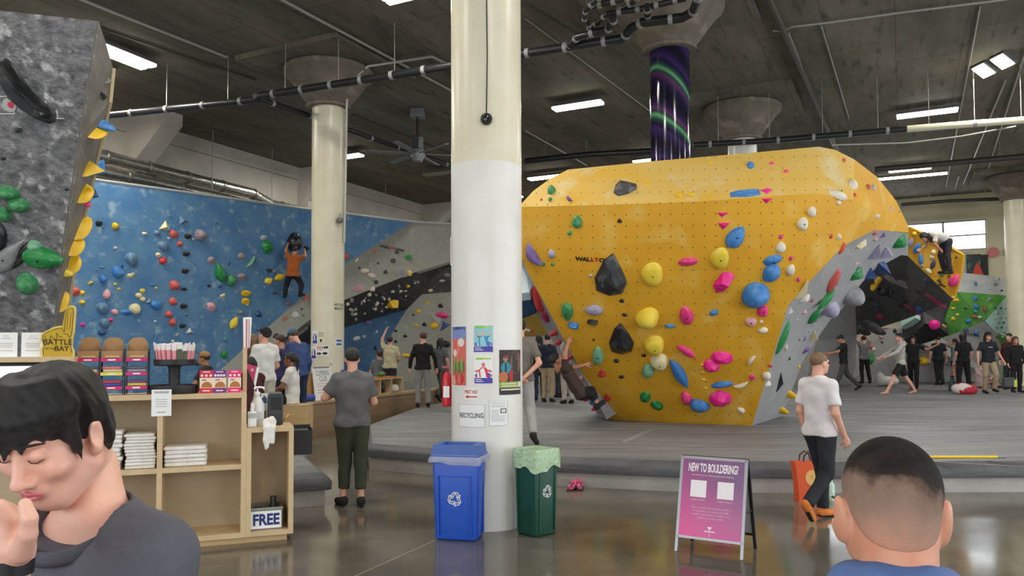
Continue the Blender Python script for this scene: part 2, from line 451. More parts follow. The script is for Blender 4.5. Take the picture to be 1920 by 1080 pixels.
portal('added_daylight_near', Vector((U0 - .29, 0, 2.9)), 18.0, 4.6, aim((1, 0, 0)))  # portals for the sky light through the two added openings
portal('added_daylight_side', Vector((2.0, V0 - .29, 3.05)), 24.0, 5.1, aim((0, 1, 0)))

# piers and haunches on the back wall
for px in (568, 795, 250):
    u = to_uv(hit_v(px, 380, V1))[0]
    p = MB().box(u - .25, u + .25, V1 - .45, V1, 0, 7.1).build('wall_pier', WALLM, wb)
    hb = MB(); hb.add([(u - .28, V1, 6.35), (u - .28, V1, CEIL), (u - .28, V1 - 1.5, CEIL), (u - .28, V1 - 1.5, 7.55), (u + .28, V1, 6.35), (u + .28, V1, CEIL), (u + .28, V1 - 1.5, CEIL), (u + .28, V1 - 1.5, 7.55)],
           [(0, 1, 2, 3), (7, 6, 5, 4), (0, 3, 7, 4), (3, 2, 6, 7), (2, 1, 5, 6)]).build('haunch', WALLM, wb)
    pm = MB().box(u + .27, u + .5, V1 - .2, V1, 2.0, CEIL).build('wall_recess', M('dark_steel', (45, 45, 48), 0.5), wb)
# upper cornice beam and dark joints on back wall
MB().box(U0, U1, V1 - .12, V1, 7.45, CEIL).build('cornice_beam', WALLM, wb)
cable = M('cable_black', (30, 30, 32), 0.6)

# ------------------------------------------------------------------ columns
WHITEP = M('white_column_paint', (233, 231, 226), 0.33, c2=(225, 222, 216), scale=2.2, spec=0.5, bump=0.05, bscale=3)
CREAMP = M('cream_column_paint', (226, 220, 196), 0.30, c2=(216, 209, 182), scale=2.0, spec=0.5, bump=0.05, bscale=3)
def aurora_material():
    m = bpy.data.materials.new('aurora_wrap'); m.use_nodes = True; nt = m.node_tree; N = nt.nodes; L = nt.links; b = N['Principled BSDF']
    b.inputs['Roughness'].default_value = 0.12
    tc = N.new('ShaderNodeTexCoord'); mp = N.new('ShaderNodeMapping'); mp.inputs['Rotation'].default_value = (0.0, 0.85, 0.5)
    n = N.new('ShaderNodeTexWave'); n.wave_type = 'BANDS'; n.bands_direction = 'X'; n.inputs['Scale'].default_value = .30; n.inputs['Distortion'].default_value = 7.0; n.inputs['Detail'].default_value = 2.5; n.inputs['Detail Scale'].default_value = .55
    L.new(tc.outputs['Object'], mp.inputs['Vector']); L.new(mp.outputs['Vector'], n.inputs['Vector'])
    r = N.new('ShaderNodeValToRGB'); e = r.color_ramp.elements
    e[0].position = 0.0; e[0].color = rgb((22, 18, 38)); e[1].position = 1.0; e[1].color = rgb((20, 18, 36))
    for p, c in ((0.22, (58, 40, 92)), (0.36, (28, 22, 50)), (0.50, (40, 72, 76)), (0.62, (104, 168, 108)), (0.70, (40, 66, 74)), (0.80, (96, 54, 96)), (0.90, (44, 32, 70))):
        x = e.new(p); x.color = rgb(c)
    L.new(n.outputs['Fac'], r.inputs['Fac']); L.new(r.outputs['Color'], b.inputs['Base Color'])
    return m
AUR = aurora_material()
NECK = 6.9
def column(px, D, dia, label, split=None, low=WHITEP, high=CREAMP, base=0.0, drop=True):
    p = P(px, 655, D); r = dia / 2
    t = thing('concrete_column', label, 'column', (p.x, p.y, 0)); t['kind'] = 'structure'; t.rotation_euler = (0, 0, ANG)
    z = split or NECK
    MB().lathe([(r, base), (r, z)], 48).build('shaft', low, t, True, 40)
    if split: MB().lathe([(r * .997, z), (r * .997, NECK)], 48).build('upper_shaft', high, t, True, 40)
    # necking ring and flared capital
    MB().lathe([(r * 1.0, NECK - .01), (r * 1.36, NECK - .01), (r * 1.36, NECK + .05), (r * 1.26, NECK + .07), (0.9, 7.58), (0.95, 7.60), (0.95, 7.70), (0.9, 7.745)], 40).build('capital', M('capital_concrete', (126, 118, 104), .85, c2=(104, 97, 84), scale=2.5, c3=(146, 137, 122), scale3=3), t, True, 40)
    if drop: MB().box(-1.35, 1.35, -1.35, 1.35, 7.74, CEIL).build('drop_panel', CM, t)
    return t
COL1 = column(913, 7.63, 0.70, 'white round column with posters between the blue and green bins', split=3.5, drop=True)
COL2 = column(614, 16.5, 0.694, 'cream round column standing beside the long bench', low=CREAMP)
COL3 = column(1262, 13.4, 0.69, 'round column in a glossy purple and green aurora wrap', low=AUR, base=2.6)
COL4 = column(1398, 19.2, 0.70, 'plain column rising behind the yellow boulder')
COL5 = column(1912, 27.2, 0.72, 'cream round column near the far windows', low=CREAMP)


# ------------------------------------------------------------------ ceiling lamps
def emis(name, c, s):
    m = bpy.data.materials.new(name); m.use_nodes = True; b = m.node_tree.nodes['Principled BSDF']
    b.inputs['Base Color'].default_value = rgb(c); b.inputs['Emission Color'].default_value = rgb(c); b.inputs['Emission Strength'].default_value = s
    return m
LAMPW = emis('lamp_diffuser_warm', (255, 250, 225), 14); LAMPC = emis('lamp_diffuser_cool', (250, 252, 255), 12)
HOUS = M('lamp_housing', (90, 90, 90), .5)
def lamp_light(t, z, sx, sy, watt, c):
    l = bpy.data.lights.new('lamp_light', 'AREA'); l.shape = 'RECTANGLE'; l.size = sx; l.size_y = sy; l.energy = watt * LIGHT; l.color = c
    o = bpy.data.objects.new('lamp_light', l); COL.objects.link(o); o.parent = t; o.location = (0, 0, z)
def strip(p, label, rot=0.0, ln=1.3, wd=.32, watt=330, warm=True, lit=True, drop=.12):
    t = thing('strip_light', label, 'light', p, ANG + rot, 'strip lights on the concrete ceiling')
    z = CEIL - p[2]
    MB().box(-ln / 2, ln / 2, -wd / 2, wd / 2, 0.02, 0.09).build('housing', HOUS, t)
    for s in (-1, 1):
        MB().bbox(-ln / 2 + .02, ln / 2 - .02, s * wd * .26 - wd * .2, s * wd * .26 + wd * .2, -0.035, 0.02, .012).build('tube_diffuser', (LAMPW if warm else LAMPC) if lit else M('unlit_diffuser', (150, 146, 130), .4), t)
        MB().cyl((s * ln * .4, 0, .09), (s * ln * .4, 0, z), .006, seg=6).build('hanger', HOUS, t)
    if lit: lamp_light(t, -.05, ln, wd, watt, (1, .96, .88) if warm else (.95, .97, 1))
    return t
LZ = 7.62
def lat(px, py): return G(px, py, LZ)
strip(lat(222, 103), 'bright warm strip light beside the top of the grey boulder', rot=0.05, ln=1.5, wd=.5)
strip(lat(1083, 198), 'warm strip light between the white column and the aurora column', rot=math.pi / 2)
strip(lat(1738, 212), 'cool strip light just above the long steel pipe', rot=math.pi / 2, ln=1.4, warm=False)
strip(lat(1703, 331), 'dim strip light over the shoulder of the yellow boulder', rot=math.pi / 2, ln=2.4, wd=.2, watt=120)
strip(lat(1028, 332), 'warm strip light over the left shoulder of the yellow boulder', rot=math.pi / 2, ln=1.5)
strip(lat(1216, 301), 'small strip light seen beside the foot of the aurora column', rot=math.pi / 2, ln=1.0)
strip(lat(838, 323), 'unlit strip light below the ceiling fan', rot=math.pi / 2, ln=1.8, lit=False)
strip(lat(780, -14), 'strip light above the diagonal hanger rod', rot=math.pi / 2)
def flood(p, label, watt=420):
    t = thing('flood_light', label, 'light', p, ANG + .6, 'twin flood lights')
    MB().box(-.45, .45, -.03, .03, .25, .3).build('bracket', HOUS, t)
    MB().cyl((0, 0, .3), (0, 0, CEIL - p[2]), .015, seg=6).build('stem', HOUS, t)
    for s in (-1, 1):
        T = Matrix.Translation((s * .27, 0, .08)) @ Matrix.Rotation(.6, 4, 'X')
        MB().bbox(-.2, .2, -.2, .2, 0, .12, .02, T).build('flood_head', HOUS, t)
        MB().bbox(-.17, .17, -.17, .17, -.02, .005, .005, T).build('flood_lens', LAMPW, t)
    lamp_light(t, -.03, .9, .45, watt, (1, .96, .85))
flood(lat(1862, 131), 'blazing twin flood light above the long steel pipe')
flood(lat(1743, 386), 'twin flood light hanging before the far windows', 250)
k = 0
for u, v in ((-11, -9), (-11, 2), (-5.5, -10.5), (-4.5, -4), (-5, 4), (-10, 9), (-2, 9.5), (2, -11), (1.5, -4.5), (9, -10.5), (16, -11), (23, -11), (22, -4), (4, 12), (12, 11.5), (20, 10), (-0.5, 1.8)):
    k += 1
    strip(UV(u, v, LZ), 'strip light out over the entrance side of the hall' if u < 0 else 'strip light along the aisles of the hall', rot=math.pi / 2, watt=360)

# ------------------------------------------------------------------ pipes, conduits, ducts
BLKP = M('black_pipe', (34, 35, 38), .35); GRYP = M('grey_pipe_band', (150, 150, 150), .4); STL = M('galvanised_conduit', (168, 165, 158), .35, metal=.4)
DUCT = M('foil_duct', (205, 203, 198), .22, metal=.9, c2=(170, 168, 162), scale=6, bump=.25, bscale=7)
DARKC = M('dark_conduit', (62, 58, 52), .5)
def pipe(name, label, pts, r, mat, cat='pipe', bands=0, band_mat=GRYP, hang=0, group=None, seg=10):
    c = sum((Vector(p) for p in pts), Vector()) / len(pts); c.z = min(p[2] for p in pts)
    t = thing(name, label, cat, c, 0, group)
    L = [Vector(p) - c for p in pts]
    MB().tube(L, r, seg).build('run', mat, t, True, 50)
    seglen = [(L[i + 1] - L[i]).length for i in range(len(L) - 1)]; tot = sum(seglen)
    def at(s):
        for i, l in enumerate(seglen):
            if s <= l or i == len(seglen) - 1: return L[i].lerp(L[i + 1], min(1, s / l)), (L[i + 1] - L[i]).normalized()
            s -= l
    for i in range(bands):
        p, d = at(tot * (i + .5) / bands); MB().cyl(p - d * .035, p + d * .035, r * 1.12, seg=seg).build('pipe_band', band_mat, t, True, 40)
    for i in range(hang):
        p, d = at(tot * (i + .5) / hang)
        if CEIL - (p.z + c.z) > .05: MB().cyl(p, (p.x, p.y, CEIL - c.z), .008, seg=5).build('hanger_rod', STL, t)
    return t
def gp(z, *px): return [G(x, y, z) for x, y in px]
PZ = 6.85
pipe('drain_pipe', 'long black drain pipe with grey bands passing behind the white column', gp(PZ, (487, 180), (700, 147), (985, 100), (1170, 72)), .075, BLKP, bands=11, hang=6)
pipe('drain_pipe', 'black drain pipe running left towards the grey boulder', gp(PZ, (150, 222), (300, 206), (487, 186)), .07, BLKP, bands=5, hang=3)
pipe('drain_pipe', 'black drain pipe descending past the cream column', gp(PZ, (478, 180), (500, 190), (590, 220), (720, 268), (850, 312), (940, 338)), .06, BLKP, bands=9)
pipe('drain_pipe', 'black drain pipe stepping down to the main run', gp(6.86, (1060, 92), (1085, 68), (1120, 60), (1140, 55), (1150, 40), (1148, 30)), .06, BLKP, bands=5)
pipe('drain_pipe', 'black drain pipe climbing to the capital of the aurora column', gp(6.86, (1165, 75), (1185, 52), (1205, 42), (1280, 33), (1300, 22), (1308, 0), (1310, -20)), .075, BLKP, bands=5)
pipe('drain_pipe', 'black drain pipe looping beside the long run', gp(6.92, (1108, 52), (1096, 36), (1098, 20), (1115, 3), (1130, -12)), .042, BLKP, bands=5)
pipe('drain_pipe', 'black drain pipe crossing above the loop', gp(6.98, (1110, 52), (1140, 25), (1195, 18), (1255, 4), (1285, -3)), .045, BLKP, bands=6)
pipe('drain_pipe', 'short black drain pipe slanting up from the loop', gp(6.98, (1112, 12), (1150, 3), (1190, -6)), .05, BLKP, bands=3)
pipe('drain_pipe', 'short black drain drop between two runs', gp(6.92, (1213, 12), (1215, 35)), .055, BLKP, bands=2)
pipe('drain_pipe', 'short black drain pipe above the crossing run', gp(7.04, (1160, 22), (1185, 5), (1200, -10)), .05, BLKP, bands=3)
z = 6.6
pipe('steel_pipe', 'long pale steel pipe across the hall right of the aurora column', gp(z, (1700, 242), (1810, 233), (1960, 222)), .075, M('pale_pipe', (208, 204, 176), .35), bands=1, hang=3)
pipe('steel_pipe', 'long black pipe continuing the pale steel pipe', gp(z, (1300, 272), (1440, 264), (1700, 242)), .07, BLKP, bands=6, hang=4)
pipe('steel_pipe', 'thick brown pipe over the yellow boulder shoulder', gp(7.3, (1640, 318), (1780, 306), (1960, 290)), .09, DARKC, hang=2)
pipe('steel_pipe', 'thin dark pipe behind the yellow boulder', gp(7.4, (985, 302), (1100, 290), (1225, 283)), .09, BLKP, hang=3)
pipe('steel_pipe', 'thin dark pipe above the far windows', gp(7.2, (1690, 384), (1780, 377), (1900, 372)), .07, DARKC, hang=2)
pipe('cable_run', 'slack white cable below the pale steel pipe', gp(6.45, (1560, 272), (1700, 268), (1800, 256), (1905, 237)), .018, STL, 'cable')
pipe('conduit', 'pale conduit crossing the upper right ceiling', gp(7.78, (1449, 57), (1465, 58), (1485, 50), (1540, 44), (1700, 22), (1860, 2), (1930, -8)), .022, STL, hang=0)
CG = 'thin conduits along the ceiling'
CL = ['pale conduit running above the grey boulder', 'pale conduit sloping from the frame top to the white column', 'thick dark conduit descending to the boulder shoulder', 'pale conduit beside the thick dark conduit', 'fine pale conduit dropping from the crossing conduit', 'fine pale conduit heading for the far windows', 'pale conduit passing the blazing flood light', 'pale conduit nearest the far cream column', 'short pale conduit before the far windows',
      'fine pale conduit between the white column and the aurora column', 'fine dark conduit crossing under the drain pipes', 'pale conduit over the left shoulder of the yellow boulder', 'slanting dark rod meeting the long drain pipe', 'dark conduit parallel to the one above the grey boulder', 'dark conduit between the cream and white columns']
for kk, (x0, y0, x1, y1, r, zz, m) in enumerate(((145, -4, 425, 107, .03, 7.8, STL), (520, -5, 850, 172, .03, 7.8, STL), (1440, -5, 1570, 282, .06, 7.76, DARKC),
                                (1478, 62, 1562, 275, .022, 7.81, STL), (1540, 48, 1592, 222, .014, 7.82, STL), (1838, 12, 1774, 350, .016, 7.82, STL),
                                (1886, 150, 1806, 345, .02, 7.81, STL), (1925, 92, 1846, 340, .018, 7.81, STL), (1798, 330, 1790, 355, .02, 7.81, STL),
                                (985, 35, 1275, 250, .014, 7.82, STL), (985, 5, 1100, 75, .012, 7.82, DARKC), (985, 245, 1100, 310, .022, 7.81, STL),
                                (700, 30, 752, 122, .014, 7.82, DARKC), (180, 50, 480, 150, .02, 7.82, DARKC), (660, 215, 850, 290, .018, 7.82, DARKC))):
    pipe('conduit', CL[kk], gp(zz, (x0, y0), ((x0 + x1) / 2, (y0 + y1) / 2), (x1, y1)), r, m, 'conduit', group=CG, seg=6)
pipe('conduit', 'grey conduit bending around the cream column capital', [G(835, 118, 7.7), G(810, 106, 7.7), G(690, 124, 7.7), G(672, 140, 7.5), P(650, 178, 16.3), P(648, 300, 16.3), P(645, 455, 16.3)], .03, STL, 'conduit', seg=6)
pipe('foil_duct', 'upper silver foil duct along the back wall', [hit_v(x, y, 13.75) for x, y in ((60, 258), (190, 292), (330, 328), (470, 362), (492, 374), (510, 384), (600, 404))], .16, DUCT, 'duct', bands=8, band_mat=M('duct_band', (150, 148, 142), .3, metal=.8), seg=14)
pipe('foil_duct', 'lower silver foil duct just above the blue wall', [hit_v(x, y, 13.3) for x, y in ((60, 286), (190, 320), (330, 352), (440, 378), (600, 412))], .15, DUCT, 'duct', bands=6, band_mat=M('duct_band', (150, 148, 142), .3, metal=.8), seg=14)
for px in (398, 510, 723):
    p = hit_v(px, 345 if px < 500 else 330, 13.4); q = Vector((p.x, p.y, CEIL))
    tag(MB().cyl(p - Vector((0, 0, .8)), q, .014, seg=6).build('hanger_rod', STL), 'thin steel rod hanging in front of the back wall', 'rod', 'rods before the back wall')

# ceiling fan
fp = G(783, 205, CEIL)
t = thing('ceiling_fan', 'large grey ceiling fan with six blades on a long rod', 'fan', (fp.x, fp.y, 6.6))
FAN = M('fan_grey', (128, 132, 136), .4, metal=.3); FBLK = M('fan_black', (40, 42, 45), .5)
MB().bbox(-.18, .18, -.15, .15, CEIL - 6.6 - .22, CEIL - 6.6, .02).build('mount', FAN, t)
MB().cyl((0, 0, .35), (0, 0, CEIL - 6.6 - .2), .035, seg=10).build('rod', FBLK, t)
MB().bbox(-.14, .02, -.12, .12, .2, .55, .02).build('motor_box', FBLK, t); MB().bbox(.02, .14, -.1, .1, .22, .52, .02).build('motor', FAN, t)
MB().lathe([(.02, -.12), (.12, -.1), (.16, .02), (.18, .1), (.16, .2), (.05, .22)], 20).build('hub', FAN, t, True, 40)
for i in range(6):
    a = i * math.pi / 3 + .2
    T = Matrix.Rotation(a, 4, 'Z') @ Matrix.Translation((0, 0, .1)) @ Matrix.Rotation(.25, 4, 'X')
    MB().bbox(.12, 1.25, -.07, .07, -.01, .01, .005, T).build('blade', FAN, t)
# speaker dome on white column, hanging cable
t = thing('speaker_dome', 'small black round camera dome on the white column', 'camera', P(912, 223, 7.262))
DT = Matrix.Rotation(math.pi / 2, 4, 'X')
MB().lathe([(.046, .0), (.044, .02), (.03, .042), (.001, .05)], 20, DT).build('dome', M('dome_black', (22, 22, 24), .12), t, True, 40)
MB().lathe([(.056, -.02), (.056, .01), (.047, .016), (.046, 0)], 20, DT).build('ring', M('ring_dark', (50, 50, 52), .3), t, True, 40)
MB().tube([(0, -.0, .05), (.01, -.005, .6), (.005, .0, 1.2), (0, 0, 2.5)], .006, 6).build('cable', cable, t)
t = thing('speaker_dome', 'small dark camera on the side of the cream column', 'camera', P(637, 413, 16.2))
MB().lathe([(.001, -.07), (.05, -.05), (.07, 0), (.06, .05)], 16, Matrix.Rotation(math.pi / 2, 4, 'X')).build('dome', M('dome_black'), t, True, 40)
MB().cyl((0, .02, .05), (0, .05, .15), .02, seg=8).build('bracket', GRYP, t)

# ================================================================== MATS
def mat_material():
    m = bpy.data.materials.new('mat_vinyl'); m.use_nodes = True; nt = m.node_tree; N = nt.nodes; L = nt.links; b = N['Principled BSDF']
    b.inputs['Roughness'].default_value = 0.5
    tc = N.new('ShaderNodeTexCoord'); mp = N.new('ShaderNodeMapping'); mp.inputs['Scale'].default_value = (0.5, 2.1, 1)
    L.new(tc.outputs['Object'], mp.inputs['Vector'])
    n = N.new('ShaderNodeTexNoise'); n.inputs['Scale'].default_value = .75; n.inputs['Detail'].default_value = 2.2; n.inputs['Distortion'].default_value = 1.3
    L.new(mp.outputs['Vector'], n.inputs['Vector'])
    r = N.new('ShaderNodeValToRGB'); e = r.color_ramp.elements; e[0].position = .3; e[0].color = rgb((108, 108, 111)); e[1].position = .62; e[1].color = rgb((130, 130, 132))  # wrinkle shading tinted into the colour: hollows darker, same noise as the bump
    L.new(n.outputs['Fac'], r.inputs['Fac']); L.new(r.outputs['Color'], b.inputs['Base Color'])
    bp = N.new('ShaderNodeBump'); bp.inputs['Strength'].default_value = .8; bp.inputs['Distance'].default_value = .16
    L.new(n.outputs['Fac'], bp.inputs['Height']); L.new(bp.outputs['Normal'], b.inputs['Normal'])
    return m
MATV = mat_material(); MATS_D = M('mat_side_vinyl', (76, 76, 79), .5, c2=(92, 92, 95), scale=3, stretch=(1, 1, 4), bump=.2, bscale=6)
MATS_L = M('mat_base_vinyl', (186, 181, 174), .45, c2=(166, 162, 156), scale=2.5, bump=.3, bscale=5)
def inset(poly, d):
    n = len(poly); out = []
    for i in range(n):
        a, b, c = Vector(poly[i - 1]), Vector(poly[i]), Vector(poly[(i + 1) % n])
        n1 = Vector((-(b - a).y, (b - a).x)).normalized(); n2 = Vector((-(c - b).y, (c - b).x)).normalized()
        k = (n1 + n2); k.normalize(); s = max(.3, k.dot(n1)); out.append(b + k * (d / s))
    return out
def mat_block(name, label, poly, top=MATZ):
    c = Vector((sum(p[0] for p in poly) / len(poly), sum(p[1] for p in poly) / len(poly), 0)); poly = [Vector((p[0] - c.x, p[1] - c.y)) for p in poly]
    t = thing(name, label, 'crash mat', c)
    n = len(poly)
    def ring(prof, nm, m, cap=False):
        vs = []; fs = []
        for d, z in prof:
            for p in inset(poly, d): vs.append((p.x, p.y, z))
        for k in range(len(prof) - 1):
            for i in range(n): fs.append((k * n + i, k * n + (i + 1) % n, (k + 1) * n + (i + 1) % n, (k + 1) * n + i))
        if cap: fs.append(tuple((len(prof) - 1) * n + i for i in range(n)))
        return raw(nm, vs, fs, m, t, True, 55)
    ring([(.06, 0), (.06, .17), (.10, .19)], 'mat_base', MATS_L)
    ring([(.07, .165), (.0, .18), (-.01, .27), (.02, top - .05), (.10, top)], 'mat_side', MATS_D)
    ring([(.10, top), (.101, top + .0005)], 'mat_top', MATV, True)
    return t
main_poly = [(-2.1, 11.1), (-0.7, 10.25), (0.6, 9.62), (1.9, 9.22), (3.4, 9.08), (7.5, 9.1), (13, 9.4), (18, 15.5), (23.6, 27.2), (4.0, 37.3), (0.5, 30), (-1.0, 25.0), (-1.45, 20.8), (-2.3, 18.2), (-2.65, 13.9)]
main_mat = mat_block('crash_mat', 'huge wrinkled grey crash mat under the yellow boulder', main_poly)
left_poly = [(-1.98, 8.5), (-2.7, 10.2), (-3.2, 12.2), (-3.75, 14.0), (-5.2, 14.7), (-6.3, 20.4), (-9.2, 17.6), (-12.0, 12.0), (-8.6, 6.0)]
left_mat = mat_block('crash_mat', 'grey crash mat behind the plywood counter below the blue wall', left_poly)
seam = M('mat_seam_tape', (150, 150, 152), .5)
def seam_strip(x0, y0, x1, y1, wd=.08):
    a, b = G(x0, y0, MATZ + .003), G(x1, y1, MATZ + .003); d = (b - a).normalized(); s = Vector((-d.y, d.x, 0)) * wd / 2; c = main_mat.location
    raw('seam_tape', [a - s - c, a + s - c, b + s - c, b - s - c], [(0, 1, 2, 3)], seam, main_mat)
seam_strip(1167, 830, 1222, 805, .1); seam_strip(1000, 820, 1920, 875, .03); seam_strip(1750, 860, 1920, 866, .02)

# ================================================================== CLIMBING SURFACES
def plywood_paint(name, c, c2, c3, rough=.6, dots=0.0, scale=1.3, scale3=7.0, bump=.12):
    m = M(name, c, rough, c2=c2, scale=scale, detail=6, lo=.38, hi=.68, c3=c3, scale3=scale3, bump=bump, bscale=14)
    return m
YEL = plywood_paint('yellow_grip_paint', (226, 170, 40), (218, 160, 30), (232, 190, 92), scale3=1.6, bump=.04)
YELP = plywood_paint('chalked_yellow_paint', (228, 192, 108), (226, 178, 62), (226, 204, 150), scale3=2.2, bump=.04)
GRYR = plywood_paint('grey_textured_paint', (128, 128, 130), (84, 84, 87), (206, 206, 206), scale=8, scale3=6.5, bump=.8)
GRYS = plywood_paint('grey_smooth_paint', (168, 167, 167), (158, 157, 157), (178, 177, 176), bump=.05)
GRYO = plywood_paint('olive_grey_paint', (150, 148, 138), (140, 138, 128), (160, 158, 148), bump=.05)
CHAR = plywood_paint('charcoal_paint', (58, 58, 60), (44, 44, 46), (84, 84, 84), bump=.3)
BLUW = plywood_paint('blue_mottled_paint', (86, 130, 166), (62, 112, 160), (138, 164, 184), scale=2.2, scale3=4.0, bump=.4)
BLUD = plywood_paint('deep_blue_paint', (42, 88, 128), (34, 72, 108), (58, 104, 140), bump=.1)
GREENW = plywood_paint('green_paint', (86, 150, 62), (72, 136, 52), (118, 172, 92))
MINT = plywood_paint('mint_paint', (178, 214, 206), (166, 204, 196), (196, 224, 218))
DGRY = plywood_paint('dark_grey_paint', (92, 92, 94), (82, 82, 84), (104, 104, 106), bump=.05)
WOODE = M('plywood_edge', (198, 178, 140), .6)

BVHS = {}
def bvh_of(objs):
    vs = []; fs = []
    for o in objs:
        off = len(vs); loc = o.parent.location if o.parent else Vector()
        vs += [v.co + loc for v in o.data.vertices]; fs += [tuple(i + off for i in p.vertices) for p in o.data.polygons]
    return BVHTree.FromPolygons(vs, fs)

from mathutils.geometry import delaunay_2d_cdt
def sheet(name, outline, parent, mat, extra=(), creases=(), smooth=False, angle=25, thick=0.12, raw_out=False, sub=0):
    """facet sheet: outline/extra are (px,py,depth) or (px,py,'z') points; triangulated; real thickness behind"""
    pts = list(outline) + list(extra)
    w3 = [p if isinstance(p, Vector) else P(*p) for p in pts]
    n = len(outline)
    two = [Vector((p[0], p[1])) for p in pts] if not isinstance(pts[0], Vector) else None
    ed = [(i, (i + 1) % n) for i in range(n)] + list(creases)
    vo, eo, fo, ov, oe, of = delaunay_2d_cdt(two, ed, [list(range(n))], 1, 1e-4)
    W = []
    for k, q in enumerate(vo):
        if ov[k]: W.append(w3[ov[k][0]])
        else: W.append(P(q.x, q.y, 14))
    loc = parent.location
    fs = [tuple(f) for f in fo]
    V = [v - loc for v in W]
    if thick:
        fwd = [(v - (O - loc)).normalized() for v in V]; m = len(V)
        # boundary edges
        cnt = {}
        for f in fs:
            for i in range(len(f)):
                a, b = f[i], f[(i + 1) % len(f)]; cnt[(a, b)] = cnt.get((a, b), 0) + 1
        bd = [(a, b) for (a, b) in cnt if (b, a) not in cnt]
        # average plane normal pointing away from the camera
        away = Vector((0, 0, 0))
        for f in fs:
            a, b, c = V[f[0]], V[f[1]], V[f[2]]; nn = (b - a).cross(c - a)
            if nn.dot(a - (O - loc)) < 0: nn = -nn
            away += nn
        away.normalize()
        V = V + [v + away * thick for v in V]
        a, b, c = V[fs[0][0]], V[fs[0][1]], V[fs[0][2]]
        flip = (b - a).cross(c - a).dot(a - (O - loc)) > 0
        F2 = []
        for f in fs:
            g = tuple(reversed(f)) if flip else f
            F2.append(g); F2.append(tuple(i + m for i in reversed(g)))
        for a, b in bd: F2.append((b, a, a + m, b + m) if not flip else (a, b, b + m, a + m))
        fs = F2
    return raw(name, V, fs, mat, parent, smooth, angle)

# ---------------- hold shapes (shared meshes, unit footprint, z outwards)
def hold_mesh(kind, seed=0):
    rnd = random.Random(hash(kind) % 1000 if False else sum(map(ord, kind)) + seed)
    S = 18; R = 6; vs = []; fs = []
    ph = [rnd.uniform(0, 6.28) for _ in range(4)]; smooth = True
    for k in range(R + 1):
        q = k / R
        for i in range(S if k else 1):
            a = 2 * math.pi * i / S
            out = .5 * (1 + .06 * math.sin(2 * a + ph[0]) + .05 * math.sin(3 * a + ph[1]))
            h = math.sqrt(max(0, 1 - q ** 2.4)); x = math.cos(a) * q * out; y = math.sin(a) * q * out; z = h
            if kind == 'drop':
                w = 1 - .55 * (y + .5) ** 1.3 if y > -.5 else 1; x *= w * 1.1; z *= .75 + .5 * (.5 - y) * .8
            elif kind == 'cres': 
                x *= .55 * (1 - .8 * abs(y) * abs(y) * 2); x += .9 * y * y - .12; z *= 1 - 1.2 * y * y
            elif kind == 'disc': z = (1 - q ** 6) ** .5 * (.55 + .45 * math.sqrt(max(0, 1 - q * q)))
            elif kind == 'pill': x *= .9 + .1 * math.cos(4 * y)
            elif kind == 'wedge':
                x *= 1.0; y2 = y; y = y * .9 + .1 * (1 - abs(x) * 2); z = (1 - q) ** .6 * (1 + 1.1 * y2) + .02
            elif kind == 'jug': z = h * (1 + .35 * math.sin(y * 5)); 
            elif kind == 'blob': z = h * (1 + .12 * math.sin(5 * x + ph[2]) + .1 * math.sin(6 * y + ph[3]))
            elif kind == 'leaf': x *= (1 - (2 * y) ** 2 * .75) if abs(y) < .5 else .2; z *= 1
            vs.append((x, y, z))
    for i in range(S): fs.append((0, 1 + i, 1 + (i + 1) % S))
    for k in range(1, R):
        for i in range(S):
            a = 1 + (k - 1) * S + i; b = 1 + (k - 1) * S + (i + 1) % S; fs.append((a, a + S, b + S, b))
    fs.append(tuple(1 + (R - 1) * S + i for i in range(S - 1, -1, -1)))
    me = bpy.data.meshes.new('climbing_hold_' + kind); me.from_pydata(vs, [], fs); me.update()
    bm = bmesh.new(); bm.from_mesh(me); bmesh.ops.recalc_face_normals(bm, faces=bm.faces); bm.to_mesh(me); bm.free()
    shade(me, True, 50); me.materials.append(None); return me
def gem_mesh(kind):
    if kind == 'tri': base = [(-.5, -.35), (.5, -.3), (.05, .5)]; apex = [(0, -.12, 1)]
    elif kind == 'gem': base = [(-.5, -.05), (-.25, -.45), (.25, -.5), (.5, -.1), (.35, .35), (-.1, .5), (-.4, .3)]; apex = [(-.15, .05, 1), (.12, -.08, .95), (.05, .15, .9)]
    elif kind == 'rock': base = [(-.5, -.1), (-.42, -.4), (0, -.5), (.38, -.42), (.5, -.15), (.3, .15), (.02, .5), (-.25, .32)]; apex = [(-.12, -.1, 1), (.15, -.22, .9), (-.02, .14, .75)]
    elif kind == 'bar': base = [(-.5, -.3), (.1, -.5), (.5, -.35), (.48, .4), (0, .45), (-.48, .3)]; apex = [(-.25, 0, 1), (.05, -.05, .8), (.3, .02, 1)]
    n = len(base); vs = [(x, y, 0) for x, y in base] + [(x * .93, y * .93, .18) for x, y in base] + list(apex)
    bm = bmesh.new(); B = [bm.verts.new(v) for v in vs]
    for i in range(n): bm.faces.new((B[i], B[(i + 1) % n], B[n + (i + 1) % n], B[n + i]))
    bm.faces.new(B[:n][::-1])
    res = bmesh.ops.convex_hull(bm, input=B[n:])
    bm2 = bmesh.new(); B2 = [bm2.verts.new(v) for v in vs]; bmesh.ops.convex_hull(bm2, input=B2)
    bmesh.ops.delete(bm2, geom=[v for v in bm2.verts if not v.link_faces], context='VERTS')
    bmesh.ops.bevel(bm2, geom=bm2.edges[:], offset=.02, segments=1, affect='EDGES'); bmesh.ops.recalc_face_normals(bm2, faces=bm2.faces)
    me = bpy.data.meshes.new('climbing_hold_' + kind); bm2.to_mesh(me); bm.free(); bm2.free(); me.materials.append(None); return me
HM = {}
for kd in ('blob', 'drop', 'cres', 'disc', 'pill', 'wedge', 'jug', 'leaf'): HM[kd] = hold_mesh(kd)
